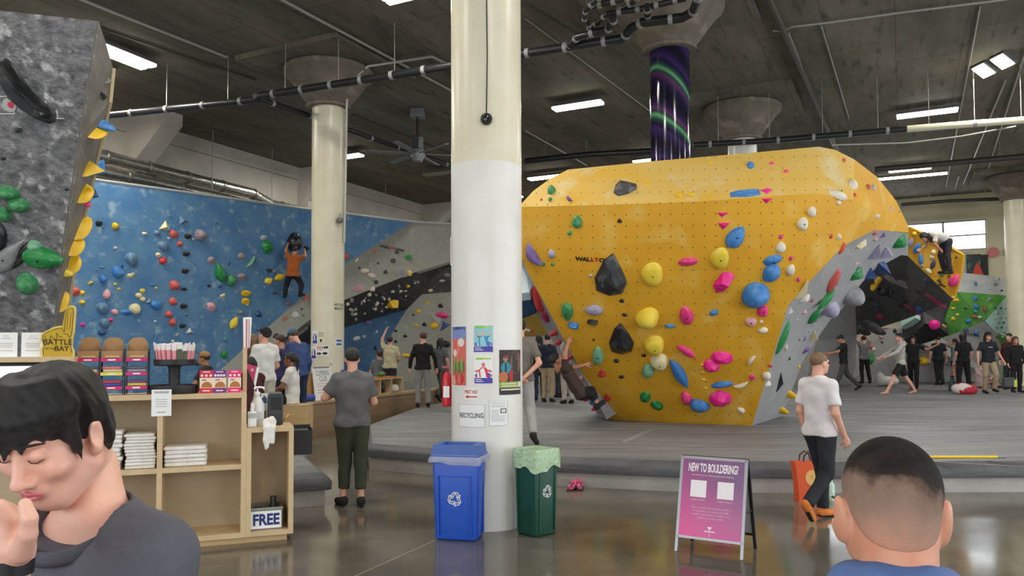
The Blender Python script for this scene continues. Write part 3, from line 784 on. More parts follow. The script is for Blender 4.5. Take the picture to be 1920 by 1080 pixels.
for kd in ('tri', 'gem', 'rock', 'bar'): HM[kd] = gem_mesh(kd)
def fin_mesh():                                # big curved fin with a flat flange
    pts = [(25, 117), (17, 124), (12, 142), (13, 162), (22, 188), (42, 208), (62, 220), (80, 226), (92, 222), (97, 208), (94, 200), (80, 190), (62, 172), (48, 146), (38, 124), (32, 117)]
    pts = [((x - 54.5) / 85, (171 - y) / 109) for x, y in pts]; n = len(pts); spine = [(-.34, .42), (-.38, .36), (-.36, .26), (-.33, .12), (-.24, -.08), (-.05, -.22), (.12, -.30), (.28, -.36), (.36, -.36), (.38, -.34), (.36, -.31), (.24, -.24), (.08, -.12), (-.12, .04), (-.28, .28), (-.32, .40)]
    vs = [(x, y, 0) for x, y in pts] + [(x, y, .06) for x, y in pts]; 
    for k, (a, h) in enumerate(((.22, .10), (.5, .55), (.8, .9), (.97, 1.0))): vs += [(x + (sx - x) * a, y + (sy - y) * a, h) for (x, y), (sx, sy) in zip(pts, spine)]
    fs = [tuple(range(n - 1, -1, -1))]
    for k in range(5): fs += [(k * n + i, k * n + (i + 1) % n, (k + 1) * n + (i + 1) % n, (k + 1) * n + i) for i in range(n)]
    fs.append(tuple(5 * n + i for i in range(n)))
    me = bpy.data.meshes.new('climbing_hold_fin'); me.from_pydata(vs, [], fs); me.update(); bm = bmesh.new(); bm.from_mesh(me); bmesh.ops.recalc_face_normals(bm, faces=bm.faces); bm.to_mesh(me); bm.free(); shade(me, True, 40); me.materials.append(None); return me
HM['fin'] = fin_mesh()
bolt_me = bpy.data.meshes.new('bolt'); 
_b = MB().cyl((0, 0, 0), (0, 0, .012), .012, .01, 8); bolt_me.from_pydata(_b.v, [], _b.f); bolt_me.materials.append(M('bolt_black', (25, 25, 26), .4))
HC = {'g': ('green', (58, 138, 82)), 'G': ('bright green', (24, 128, 60)), 'p': ('pink', (232, 54, 128)), 'P': ('magenta', (236, 20, 140)), 'b': ('blue', (58, 126, 196)), 'B': ('dark blue', (34, 72, 130)),
      'y': ('yellow', (236, 206, 60)), 'Y': ('deep yellow', (240, 192, 24)), 'w': ('white', (226, 218, 202)), 'k': ('black', (44, 46, 50)), 'K': ('glossy black', (26, 27, 30)), 'r': ('red', (206, 52, 52)), 'R': ('salmon red', (206, 92, 84)),
      'l': ('lavender', (164, 158, 186)), 'v': ('purple', (118, 92, 152)), 'V': ('dark purple', (70, 58, 96)), 'c': ('cream', (228, 216, 170)), 'o': ('orange', (220, 96, 54)), 'n': ('grey', (140, 140, 142)), 'N': ('pale grey', (186, 186, 188)),
      't': ('teal', (70, 150, 150)), 'm': ('mauve', (150, 132, 142)), 'a': ('steel blue', (92, 128, 158)), 'W': ('brown', (150, 92, 62)), 'q': ('pale pink', (222, 164, 172)), 'd': ('dark grey', (70, 70, 72)), 'u': ('wine pink', (150, 32, 76)), 'e': ('pale green', (120, 176, 140))}
for kx, (nm, c) in list(HC.items()):
    hi = tuple(min(255, int(x + (255 - x) * .35)) for x in c)
    HC[kx] = (nm, M('hold_' + nm.replace(' ', '_'), c, .45 if kx not in 'Kk' else .28, c2=hi, scale=3.0, lo=.5, hi=.85, detail=3))
KINDN = {'blob': 'rounded', 'drop': 'teardrop', 'cres': 'crescent', 'disc': 'domed', 'pill': 'oval', 'wedge': 'ledge', 'jug': 'jug', 'leaf': 'leaf shaped', 'tri': 'triangular', 'fin': 'curved fin', 'gem': 'faceted', 'rock': 'rock shaped', 'bar': 'long angular'}
def holds(parent, bvh, rows, prot=.38):
    loc = parent.location
    for row in rows:
        kind, px, py, wp, hp, ck = row[:6]; rot = row[6] if len(row) > 6 else 0; pr = row[7] if len(row) > 7 else prot
        r = ray(px, py).normalized(); hit = bvh.ray_cast(O, r)
        if hit[0] is None: print('MISS hold', px, py); continue
        p, n = hit[0], hit[1]
        if n.dot(r) > 0: n = -n
        d = (p - O).dot(CR @ Vector((0, 0, -1))); sx = wp * d / F; sy = hp * d / F
        # frame: z = normal, y = image-up projected
        up = CR @ Vector((0, 1, 0)); xa = CR @ Vector((1, 0, 0))
        x = xa - n * xa.dot(n); x.normalize(); y = n.cross(x)
        fx = min(2.2, 1 / max(.35, abs(xa.dot(x)))); fy = min(1.8, 1 / max(.45, abs(up.dot(y))))
        A = Matrix((x, y, n)).transposed()
        # rotate shape within the wall plane, keep its footprint size
        if rot: Rm = Matrix.Rotation(math.radians(rot), 3, 'Z')
        else: Rm = Matrix.Identity(3)
        Sx, Sy = sx * min(1.25, fx), sy * fy
        T = (A @ Rm @ Matrix.Diagonal((Sx, Sy, pr * min(Sx, Sy) * (1.3 if min(sx, sy) < .15 else 1)))).to_4x4()
        T.translation = p - loc - n * .004
        o = inst('climbing_hold', HM[kind], parent, T); o.material_slots[0].link = 'OBJECT'; o.material_slots[0].material = HC[ck][1]
        if max(wp, hp) > 17: o['label'] = HC[ck][0] + ' ' + KINDN[kind] + ' climbing hold'
        if min(wp, hp) > 19:
            bo = inst('bolt', bolt_me, o); zt = pr * min(Sx, Sy) * (1.3 if min(sx, sy) < .15 else 1)
            bo.matrix_local = Matrix.Diagonal((1 / Sx, 1 / Sy, 1 / zt, 1)) @ Matrix.Translation((0, 0, zt * .96))
            if kind in ('gem', 'rock', 'tri', 'bar', 'cres'): bpy.data.objects.remove(bo)

# ---------------- yellow boulder
base = G(1275, 793, MATZ)
YB = thing('climbing_boulder', 'huge yellow climbing boulder standing on the grey mat', 'climbing boulder', base)
zb = lambda x, y: (x, y, G(x, y, MATZ).y)
T_ = [(1065, 318, 12.6), (1215, 303, 12.3), (1380, 289, 12.15), (1535, 275, 12.1), (1566, 281, 12.2), (1602, 299, 12.45), (1645, 332, 12.95), (1680, 376, 13.55), (1703, 424, 14.2)]
Rr = [(1703, 436, 14.25), (1640, 431, 12.75), (1580, 462, 12.2), (1520, 526, 12.15), (1478, 572, 12.35), (1444, 685, 12.8), zb(1410, 798)]
Bt = [zb(1320, 795), zb(1230, 791), zb(1140, 787)]
Lf = [(1080, 677, 13.4), (1022, 570, 12.85), (992, 515, 12.7), (968, 460, 12.6), (958, 420, 12.6), (972, 388, 12.5), (1000, 358, 12.5), (1030, 336, 12.5)]
out = T_ + Rr + Bt + Lf
ins = [(1100, 385, 11.95), (1200, 382, 11.75), (1310, 378, 11.6), (1430, 369, 11.5), (1530, 362, 11.55), (1600, 375, 11.85), (1655, 405, 12.7),      # upper crease
       (1090, 570, 12.6), (1200, 570, 12.45), (1310, 570, 12.35), (1400, 570, 12.3),                                                        # lower crease
       (1050, 470, 12.2), (1200, 475, 12.0), (1330, 475, 11.85), (1450, 470, 11.75), (1540, 440, 11.75)]
no = len(out); iT = lambda k: no + k
ci = out.index(Lf[5]); li = out.index(Lf[1]); ri = out.index(Rr[4])
cre = [(ci, iT(0)), (iT(0), iT(1)), (iT(1), iT(2)), (iT(2), iT(3)), (iT(3), iT(4)), (iT(4), iT(5)), (iT(5), iT(6)),
       (li, iT(7)), (iT(7), iT(8)), (iT(8), iT(9)), (iT(9), iT(10)), (iT(10), ri)]
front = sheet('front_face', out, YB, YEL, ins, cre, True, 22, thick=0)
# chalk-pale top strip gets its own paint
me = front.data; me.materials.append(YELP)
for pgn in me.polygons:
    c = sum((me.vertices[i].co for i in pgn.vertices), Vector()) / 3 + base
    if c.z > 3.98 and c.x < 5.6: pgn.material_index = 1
# back shell: outline carried back and closed
vs = []; fs = []
bk = []
for i, p in enumerate(out):
    w_ = P(*p) - base; d = 2.6
    if p in Lf: q = w_ + Vector((-.10, 1.6, -.05))
    elif p in Rr: q = w_ + Vector((-.3, 2.0, 0))
    elif p in Bt: q = w_ + Vector((0, 1.4, 0))
    else: q = w_ + Vector((0, 2.6, -.12))
    vs.append(w_); bk.append(q)
vs += bk; n = len(out)
for i in range(n): fs.append((i, (i + 1) % n, n + (i + 1) % n, n + i))
fs.append(tuple(range(n, 2 * n)))
shell = raw('back_shell', vs, fs, GRYS, YB)
# grey arch flank
arch_out = [(1703, 430, 14.2)] + Rr[1:] + [zb(1466, 780), (1486, 728, 15.0), (1504, 680, 14.8), (1525, 645, 14.6), (1557, 599, 14.4), (1578, 580, 14.3), (1617, 529, 14.3), (1640, 505, 14.5), (1690, 478, 15.2), (1703, 480, 15.5)]
arch_in = [(1600, 470, 13.0), (1545, 560, 13.1), (1490, 650, 13.5), (1450, 730, 13.6), (1660, 455, 13.7)]
arch = sheet('arch_flank', arch_out, YB, GRYS, arch_in, (), True, 35, thick=1.1)
yb_bvh = bvh_of([front]); ar_bvh = bvh_of([arch])
# rows of tee-nut holes
dotm = M('tee_nut_dark', (96, 62, 20), .6); mb = MB(); rnd = random.Random(3)
for jy in range(300, 790, 21):
    for jx in range(985, 1690, 21):
        x, y = jx + (jy - 300) * .0 + (3 if jy > 570 else 0), jy - (jx - 985) * .012
        r = ray(x, y).normalized(); h_ = yb_bvh.ray_cast(O, r)
        if h_[0] is None: continue
        nn = h_[1] if h_[1].dot(r) < 0 else -h_[1]; A = frame_from(nn).to_4x4(); A.translation = h_[0] - base + nn * .001
        mb.add([(math.cos(k * math.pi / 3) * .0105, math.sin(k * math.pi / 3) * .0105, 0) for k in range(6)], [(0, 1, 2, 3, 4, 5)], A)
tag(mb.build('tee_nut_holes', dotm, YB), kind='stuff')
holds(YB, yb_bvh, [
 ('rock',1170,351,47,33,'d',20),('drop',1034,356,17,19,'g'),('blob',1032,374,8,8,'g'),('tri',1015,374,6,6,'r'),('cres',1068,373,12,16,'v',30),('drop',1082,415,21,25,'g',-15),('blob',1068,437,9,9,'g'),
 ('rock',1162,414,10,9,'K'),('cres',1003,478,34,46,'v',40),('blob',1035,476,13,15,'l'),('jug',1036,496,8,6,'g'),('jug',1019,495,7,7,'g'),('rock',1146,515,62,80,'k',0,.3),('jug',1108,517,8,7,'N'),
 ('disc',1223,514,43,42,'y',0,.3),('disc',1350,484,37,37,'y',0,.3),('wedge',1290,492,35,19,'p',10),('drop',1380,444,38,44,'b',-38),('tri',1355,402,21,11,'P',180),('tri',1357,423,24,16,'P',180),('bar',1356,528,26,45,'P',-25,.6),
 ('bar',1397,363,57,16,'b'),('tri',1438,359,23,12,'P',180),('tri',1438,376,22,12,'P',180),('blob',1407,311,15,13,'b'),('disc',1273,367,15,9,'Y'),('disc',1296,366,15,9,'Y'),('disc',1214,341,9,7,'Y'),('disc',1332,304,8,6,'Y'),
 ('wedge',1447,307,10,7,'p'),('wedge',1474,322,10,7,'p'),('blob',1582,301,8,8,'R'),('wedge',1571,364,39,23,'w',180),('disc',1572,380,9,9,'w'),('pill',1599,346,18,22,'w'),('blob',1602,366,7,7,'r'),('blob',1627,351,10,10,'R'),('pill',1637,352,9,14,'N'),
 ('disc',1522,397,17,19,'w'),('disc',1505,420,22,24,'w'),('jug',1643,406,10,10,'w'),('jug',1670,392,6,9,'N'),('tri',1686,397,5,6,'g',180),('blob',1464,444,9,9,'p'),('pill',1464,464,18,23,'w'),('pill',1558,443,6,10,'r'),('blob',1572,444,9,11,'w'),
 ('wedge',1449,489,34,22,'b',15),('blob',1446,511,36,32,'b'),('blob',1483,484,8,9,'p'),('disc',1482,506,17,19,'w'),('blob',1497,524,8,9,'p'),
 ('blob',1416,552,56,42,'b',0,.5),('pill',1417,572,21,12,'b'),('disc',1430,583,23,22,'p'),('drop',1407,603,22,20,'q',60),('pill',1431,619,18,12,'w'),('blob',1427,603,8,6,'w'),('cres',1409,676,14,22,'w',-20),('disc',1410,707,10,9,'P'),
 ('cres',1389,721,14,24,'w',120),('pill',1390,769,14,10,'w',-30),('drop',1064,585,26,33,'g',180),('bar',1075,610,20,15,'b'),('pill',1114,581,33,19,'l'),('bar',1111,604,20,12,'K',-8,.5),('blob',1214,594,44,34,'y',-40,.55),('disc',1227,645,40,32,'y',0,.5),('disc',1236,676,35,28,'c',0,.5),
 ('pill',1287,592,25,38,'p',20),('wedge',1256,612,20,10,'b'),('wedge',1339,587,17,14,'b',30),('disc',1166,564,10,7,'K'),('disc',1171,590,10,6,'K'),('disc',1207,666,10,6,'K'),('disc',1156,676,11,7,'K'),('disc',1165,706,11,6,'K'),
 ('rock',1165,635,48,62,'K',8,.4),('drop',1121,666,26,35,'e'),('rock',1129,700,17,17,'r'),('gem',1139,746,13,16,'r'),('blob',1215,695,25,26,'e'),('leaf',1273,698,24,62,'b',35),('leaf',1286,657,17,37,'p',65),
 ('gem',1354,670,43,25,'P',0,.5),('gem',1334,685,32,27,'P',30,.5),('wedge',1354,722,39,16,'b',18),('gem',1350,747,42,34,'P',60,.4),('blob',1287,746,20,24,'p',20),('blob',1311,760,37,23,'b',5),('gem',1210,744,22,24,'G'),('gem',1232,760,22,24,'G',40),
 ('jug',1317,684,8,5,'Y'),('jug',1318,698,8,5,'Y'),('jug',1319,712,8,5,'Y'),('jug',1323,728,8,5,'Y'),('blob',1201,588,6,5,'k'),('blob',1113,637,5,5,'k')])
holds(YB, ar_bvh, [
 ('wedge',1640,437,11,8,'R'),('tri',1655,440,11,9,'v'),('gem',1685,452,27,22,'G',20,.5),('bar',1613,458,22,10,'c',10),('pill',1578,466,9,20,'o',-15),('pill',1641,448,8,5,'q'),('tri',1640,472,18,25,'l',0,.8),('tri',1658,470,24,16,'l',20,.8),('gem',1605,513,28,20,'G',10,.5),
 ('leaf',1559,526,20,38,'R',-15,.5),('wedge',1606,495,11,9,'q'),('leaf',1547,559,18,40,'G',-55,.5),('leaf',1524,590,14,28,'G',-25,.5),('blob',1555,577,30,22,'l',20,.5),('blob',1593,552,34,30,'n',45,.6),('blob',1614,535,18,24,'n',0,.6),
 ('tri',1506,543,26,34,'c'),('wedge',1508,560,20,12,'w',20),('tri',1481,582,14,14,'N'),('tri',1522,563,8,7,'R'),('gem',1508,585,10,8,'q'),('leaf',1466,633,18,60,'G',-25,.4),('cres',1473,652,8,14,'w'),('blob',1566,592,18,16,'p',35,.8),('pill',1583,574,16,10,'Y',20,.8),
 ('tri',1508,635,7,12,'v'),('blob',1498,635,7,7,'n'),('tri',1524,628,16,26,'c',20,.7),('wedge',1510,656,16,16,'v'),('wedge',1443,686,8,8,'r'),('disc',1438,704,14,14,'w'),('wedge',1438,721,14,13,'w'),('tri',1462,714,25,46,'K',20,.25),('tri',1480,672,6,8,'k'),
 ('blob',1497,688,6,8,'Y'),('blob',1478,738,10,12,'Y',0,.9),('blob',1464,768,9,11,'Y',0,.9),('tri',1628,512,16,20,'B',0,1.0),('tri',1648,498,22,24,'B',40,1.0),('blob',1575,620,6,5,'n') if False else ('blob',1530,600,6,5,'n'),('blob',1518,620,5,5,'N'),('jug',1494,600,5,5,'N')])
# grey left flank with its red and white holds, a touch behind the front edge
flank = [(985, 505, 13.2), (1000, 530, 12.95), (1022, 572, 12.95), (1080, 679, 13.5), (1138, 787, 14.4), (1122, 781, 15.2), (1068, 690, 14.6), (1008, 590, 14.0), (978, 545, 13.9)]
fl_o = sheet('left_flank', flank, YB, GRYS, thick=.3); fl_bvh = bvh_of([fl_o])
holds(YB, fl_bvh, [('leaf',1012,560,14,40,'r',25,.6),('pill',1026,592,12,22,'u',25,.6),('blob',1043,622,9,14,'r',0,.9),('blob',1051,640,8,12,'r',0,.9),('pill',1060,652,9,22,'w',25,.7),('blob',1072,668,8,12,'r',0,.9),('pill',1082,694,8,20,'w',25,.7),('blob',1092,708,9,14,'q',0,.8),
 ('pill',1100,726,8,18,'N',25,.7),('blob',1108,742,10,16,'r',0,.9),('blob',1120,762,8,14,'r',0,.9),('blob',1003,545,8,14,'o',0,.8),('bar',1114,752,8,10,'b',0,.8)])
vol = sheet('blue_volume', [(950, 515, 13.4), (992, 508, 13.2), (1012, 535, 13.2), (1020, 556, 13.4), (1004, 588, 13.7), (975, 600, 13.9), (950, 598, 13.9)], YB, BLUD, [(990, 540, 12.9)], thick=.6)
vol2 = sheet('pale_volume', [(950, 505, 13.3), (985, 502, 13.15), (1004, 526, 13.1), (992, 548, 12.85), (960, 552, 12.9)], YB, M('pale_volume_paint', (188, 204, 212), .5), thick=.2)
def wall_text(txt, px, py, hpx, bvh, parent, mats, rot=0.0, sx=1.0):
    r = ray(px, py).normalized(); h_ = bvh.ray_cast(O, r)
    if h_[0] is None: return
    p, nn = h_[0], h_[1]
    if nn.dot(r) > 0: nn = -nn
    xa = CR @ Vector((1, 0, 0)); x = (xa - nn * xa.dot(nn)).normalized(); y = nn.cross(x)
    A = Matrix((x, y, nn)).transposed().to_4x4() @ Matrix.Rotation(rot, 4, 'Z'); A.translation = p - parent.location + nn * .006
    sz = hpx * p.y / F * 1.35; adv = 0
    for part, m in zip(txt, mats):
        vs, fs = text_mesh(part, sz, sz * .05, sx, 'LEFT')
        o = raw('lettering', [A @ Vector((v[0] + adv, v[1], v[2])) for v in vs], fs, m, parent); adv += max(v[0] for v in vs) + sz * .06
INK = M('ink_black', (28, 26, 26), .6); INKR = M('ink_red', (190, 36, 40), .6)
wall_text(['WAL', 'L', 'T', 'OP'], 1079, 485, 8, yb_bvh, YB, [INK, INKR, INKR, INK], 0, 1.15)

# ---------------- grey textured boulder on the left
gb = G(20, 760, MATZ); gb = Vector((-6.0, 9.7, MATZ))
GB = thing('climbing_boulder', 'tall rough grey climbing boulder with green holds behind the counter', 'climbing boulder', gb)
gf = [(-120, 2, 8.0), (0, 20, 8.0), (185, 40, 8.1), (150, 262, 8.6), (120, 460, 9.1), (105, 600, 9.5), (100, 705, 9.75), (-120, 705, 9.75)]
gsd = [(185, 40, 8.1), (199, 82, 8.5), (212, 128, 8.95), (206, 190, 9.0), (174, 335, 9.6), (142, 480, 10.0), (124, 600, 10.3), (116, 705, 10.5), (100, 705, 9.75), (105, 600, 9.5), (120, 460, 9.1), (150, 262, 8.6)]
g1 = sheet('front_face', gf, GB, GRYR, thick=.02); g2 = sheet('side_face', gsd, GB, M('side_grey_paint', (120, 116, 108), .6, c2=(98, 95, 88), scale=5, bump=.2), thick=.02)
edge = [gsd[2], gsd[3], gsd[4], gsd[5], gsd[6], gsd[7]]
MB().tube([P(*e) - gb for e in edge], .03, 6).build('plywood_rim', WOODE, GB)
b1 = [P(*p) - gb for p in gf[:3]] + [P(212, 128, 8.95) - gb]
top_back = [v + Vector((-1.5, 2.2, -.3)) for v in b1]
raw('top_deck', b1 + top_back, [(0, 1, 5, 4), (1, 2, 6, 5), (2, 3, 7, 6), (4, 5, 6, 7)], GRYS, GB)
gb1 = bvh_of([g1]); gb2 = bvh_of([g2])
holds(GB, gb1, [('fin',54,171,86,110,'K',0,.4),('jug',35,244,13,10,'k'),('blob',18,361,40,24,'g',-8,.6),('blob',36,384,42,26,'g',-5,.6),('blob',10,402,24,26,'g',0,.6),('jug',6,297,11,8,'k'),('blob',59,343,25,18,'n',0,.3),('jug',125,355,8,7,'k'),
 ('pill',-4,445,34,60,'K',-20,.5),('leaf',14,484,40,90,'n',-48,.4),('blob',66,461,27,21,'e',0,.5),('drop',83,483,50,68,'G',-105,.5),('blob',53,531,40,38,'g',0,.55),('pill',40,478,22,84,'K',-48,.3)])
holds(GB, gb2, [('tri',200,152,8,16,'d',0,.8),('tri',191,178,8,16,'d',0,.8),('bar',203,212,10,38,'b',0,1.6),('blob',189,232,12,16,'b',0,1.2),('leaf',179,246,10,34,'Y',0,1.2),('tri',162,316,14,38,'Y',0,1.4),('bar',176,315,8,46,'b',0,1.6),('leaf',154,362,10,40,'Y',0,1.2),
 ('bar',166,362,8,32,'B',0,1.4),('blob',160,382,6,10,'p',0,1.0),('leaf',150,425,10,50,'Y',0,1.2),('leaf',136,460,9,40,'Y',0,1.4),('leaf',130,494,9,40,'Y',0,1.4),('jug',145,460,5,8,'k'),('blob',122,512,6,14,'y',0,1.2),('leaf',117,565,7,40,'Y',0,1.0)])
# marking plate: ring and framed trapezoid
r = ray(20, 205).normalized(); hp_, hn = gb1.ray_cast(O, r)[:2]; hn = hn if hn.dot(r) < 0 else -hn
xa = CR @ Vector((1, 0, 0)); x = (xa - hn * xa.dot(hn)).normalized(); A = Matrix((x, hn.cross(x), hn)).transposed().to_4x4(); A.translation = hp_ - gb + hn * .006
s = hp_.y / F
WHP = M('stencil_white', (226, 226, 226), .6)
def pl(pts, th=1.6, nm='stencil_outline'):
    mb = MB()
    for i in range(len(pts)):
        a, b = Vector((*pts[i], 0)) * s, Vector((*pts[(i + 1) % len(pts)], 0)) * s; d = (b - a).normalized(); nn = Vector((-d.y, d.x, 0)) * th * s / 2
        mb.add([a - nn, a + nn, b + nn, b - nn], [(0, 1, 2, 3)], A)
    return mb.build(nm, WHP, GB)
pl([(-22, 24), (-22, -8), (6, -8), (6, 24)]); pl([(60, 14), (97, 14), (107, -17), (58, -17)]); pl([(70, 14), (86, 14), (86, -16), (70, -16)])
MB().add([(math.cos(k / 24 * 6.283) * 13 * s, math.sin(k / 24 * 6.283) * 13 * s + 8 * s, .001) for k in range(24)], [tuple(range(24))], A).build('stencil_disc', M('stencil_grey', (186, 184, 184), .6), GB)
MB().add([(math.cos(k / 24 * 6.283) * 6 * s + 3 * s, math.sin(k / 24 * 6.283) * 6 * s + 8 * s, .002) for k in range(24)], [tuple(range(24))], A).build('stencil_dot', M('stencil_red', (206, 60, 82), .6), GB)

# ---------------- long back climbing wall
PL = [Vector((-15, 12.2)), Vector((-9.4, 18.0)), Vector((-5.78, 22.05)), Vector((-1.87, 24.7)), Vector((4, 27.5))]
def Dw(px):
    r = ray(px, 655); dx = r.x / r.y
    for a, b in zip(PL, PL[1:]):
        # x = dx*y
        den = (b.x - a.x) - dx * (b.y - a.y)
        if abs(den) < 1e-9: continue
        t = (dx * a.y - a.x) / den
        if -1e-6 <= t <= 1 + 1e-6: return a.y + (b.y - a.y) * t
    return PL[0].y
BW = thing('climbing_wall', 'long back climbing wall of blue, grey and charcoal facets', 'climbing wall', (-6.0, 22.0, 0))
def fct(nm, pts, m, thick=.12, ex=()): return sheet(nm, [(x, y, Dw(x) - o) for x, y, o in pts], BW, m, [(x, y, Dw(x) - o) for x, y, o in ex], thick=thick)
dg = [(775, 416, 0), (690, 468, 0), (640, 500, 0), (560, 562, 0), (400, 705, 0), (360, 745, 0)]
mid = [(912, 468, .5), (848, 489, .9), (780, 510, 1.0), (700, 541, 1.0), (642, 564, 1.0), (577, 611, 1.0), (480, 688, .9), (430, 745, .8)]
low = [(845, 498, .6), (809, 522, .5), (791, 552, .4), (762, 581, .35), (738, 587, .3), (644, 615, .3), (560, 655, .3), (500, 712, .3), (470, 745, .3)]
fb = fct('blue_facet', [(60, 320, 0), (200, 340, 0), (390, 366, 0), (580, 392, 0)] + dg + [(60, 745, 0)], BLUW)
fg = fct('grey_facet', [(775, 416, 0), (850, 420, .2), (912, 424, .3)] + mid + dg[:0:-1], GRYO)
fc = fct('charcoal_facet', mid + [(470, 745, .3)] + low[-2::-1] + [(912, 480, .4)], CHAR)
fd = fct('deep_blue_facet', [low[3], low[4], low[5], low[6], low[7], low[8], (700, 745, .7), (715, 700, .75), (735, 625, .6)], BLUD)
fr = fct('grey_lower_facet', [low[2], low[3], (735, 625, .6), (715, 700, .75), (700, 745, .7), (912, 760, .4), (912, 545, .4), (850, 547, .4)], GRYO)
fk = fct('charcoal_upper_facet', [low[0], low[1], low[2], (850, 547, .4), (912, 545, .4), (912, 480, .4)], CHAR)
tp = [P(x, y, Dw(x) - o) - BW.location for x, y, o in ((60, 320, 0), (200, 340, 0), (390, 366, 0), (580, 392, 0), (775, 416, 0), (850, 420, .2), (912, 424, .3))]
MB().tube(tp, .035, 6).build('top_rim', M('rim_grey', (176, 178, 178), .5), BW)
bw_bvh = bvh_of([fb, fg, fc, fd, fr, fk])
rnd = random.Random(11)
bl = [('jug',185,419,10,12,'k'),('blob',216,424,11,13,'Y'),('tri',309,424,18,22,'c'),('tri',341,413,17,18,'a',30),('gem',326,439,15,16,'R'),('jug',352,443,11,11,'k'),('blob',375,441,19,22,'m',0,.6),('blob',294,437,11,11,'a'),('blob',337,457,10,10,'R'),('drop',306,462,19,20,'a',180),('jug',349,476,11,11,'k'),
 ('gem',297,478,9,10,'c'),('pill',305,489,10,17,'r',-45),('drop',246,487,20,27,'a',180),('drop',220,510,19,24,'b',20),('drop',192,522,12,16,'b',10),('cres',170,531,7,11,'Y',-60),('gem',244,517,10,9,'c'),('jug',347,508,11,11,'k'),('blob',327,535,17,18,'R'),('wedge',396,489,12,17,'m',-20),('pill',452,480,11,14,'m'),
 ('cres',470,491,9,28,'e',145),('leaf',412,512,18,38,'G',18),('blob',433,526,18,22,'g'),('wedge',454,520,15,16,'m'),('blob',271,438,9,6,'c'),('pill',286,534,8,6,'b'),('blob',216,533,6,5,'y'),('jug',392,536,6,6,'k'),('blob',154,549,9,9,'y'),('blob',154,567,9,9,'y'),('drop',200,551,13,19,'q',-10),('wedge',141,548,14,22,'R'),
 ('jug',223,542,6,5,'y'),('disc',260,554,10,10,'c'),('disc',267,545,9,8,'y'),('disc',267,561,9,9,'c'),('disc',253,579,18,20,'c'),('wedge',237,587,18,14,'b'),('drop',192,579,20,23,'a',180),('disc',215,585,11,11,'q'),('drop',292,573,22,18,'b',180),('tri',280,565,16,14,'a'),('pill',324,565,12,16,'R'),('pill',316,589,11,14,'R'),('pill',323,604,11,16,'R'),
 ('jug',344,574,11,11,'k'),('jug',342,611,10,10,'k'),('wedge',395,576,15,19,'q',-25),('jug',461,550,16,13,'Y'),('jug',460,565,13,14,'Y'),('leaf',438,606,13,26,'y',-25),('gem',207,600,9,9,'p'),('gem',155,609,8,8,'P'),('drop',196,607,18,22,'a',180),('blob',191,624,12,10,'B'),('tri',355,621,14,14,'N'),('cres',422,637,7,11,'t'),('leaf',420,665,11,18,'G'),('blob',370,680,10,10,'V'),
 ('jug',416,555,6,6,'w'),('blob',451,586,9,9,'n'),('jug',345,542,9,7,'k'),('jug',332,541,7,5,'r'),('jug',494,446,10,10,'N'),('gem',501,463,20,28,'G'),('pill',551,455,23,40,'K',0,.6),('jug',574,466,9,9,'k'),('jug',505,507,9,8,'k'),('leaf',524,520,12,24,'Y',-65),('leaf',503,527,12,18,'y',-65),('blob',536,482,8,7,'m'),('blob',542,500,6,10,'c'),
 ('jug',515,549,8,8,'d'),('rock',485,588,13,14,'B'),('jug',540,570,8,8,'W'),('jug',535,599,8,8,'W'),('wedge',554,591,14,10,'N'),('jug',566,580,4,4,'k'),('jug',569,592,4,4,'k'),('blob',573,560,7,8,'R'),('jug',545,615,5,5,'n'),('rock',520,630,16,9,'k'),
 ('blob',649,481,10,12,'R'),('pill',703,472,9,4,'R'),('cres',669,488,6,9,'w',150),('jug',709,494,5,4,'d'),('jug',737,490,9,7,'d'),('jug',744,473,8,7,'d'),('blob',766,482,15,10,'g'),('wedge',684,507,16,9,'w',180),('wedge',697,516,14,9,'w',170),('jug',723,511,8,6,'k'),('rock',752,514,34,15,'n',180),('blob',768,513,9,9,'y'),('jug',705,530,8,6,'k'),('tri',672,540,26,16,'q'),('jug',674,503,5,4,'k'),
 ('bar',736,570,18,16,'Y',-30,.6),('pill',698,542,8,8,'w',-40),('pill',720,560,4,9,'w',20),('pill',706,570,5,9,'w',-30),('pill',666,589,7,4,'w'),('jug',765,537,6,6,'Y'),('pill',783,529,4,5,'N'),('pill',748,537,4,7,'n'),('pill',692,552,7,7,'w'),('pill',659,563,7,8,'n'),('blob',690,606,12,8,'v'),
 ('wedge',669,635,12,9,'w',20),('jug',683,631,6,6,'N'),('jug',706,622,6,6,'N'),('jug',723,605,6,4,'a'),('bar',802,567,9,4,'Y'),('pill',784,584,10,7,'Y'),('rock',826,573,10,9,'K'),('pill',780,610,8,5,'Y'),('rock',796,608,9,8,'K'),('blob',814,611,13,13,'Y'),('bar',807,545,8,7,'c'),('rock',760,630,8,6,'K'),('rock',742,620,7,5,'K'),
 ('tri',824,596,44,24,'N',180),('leaf',826,592,11,34,'p',90,1.0),('tri',833,610,22,17,'B',30),('wedge',762,666,14,9,'Y',180),('gem',837,645,16,14,'k'),('rock',775,590,5,5,'K'),('rock',775,560,5,5,'K'),('jug',800,625,5,5,'n'),('jug',760,615,4,4,'N'),('gem',838,516,12,8,'n'),('wedge',829,527,10,6,'N'),('rock',742,640,6,7,'K'),('rock',704,652,6,10,'K'),('rock',736,676,9,7,'K'),('jug',812,630,4,4,'N')]
for _ in range(34):
    x = rnd.uniform(650, 780); y = 567 + (700 - x) * .33 + rnd.uniform(-12, 26) - 4
    bl.append((rnd.choice(['pill', 'jug', 'blob', 'wedge']), x, y, rnd.uniform(3, 8), rnd.uniform(3, 6), rnd.choice('nNdwkn'), rnd.uniform(0, 180)))
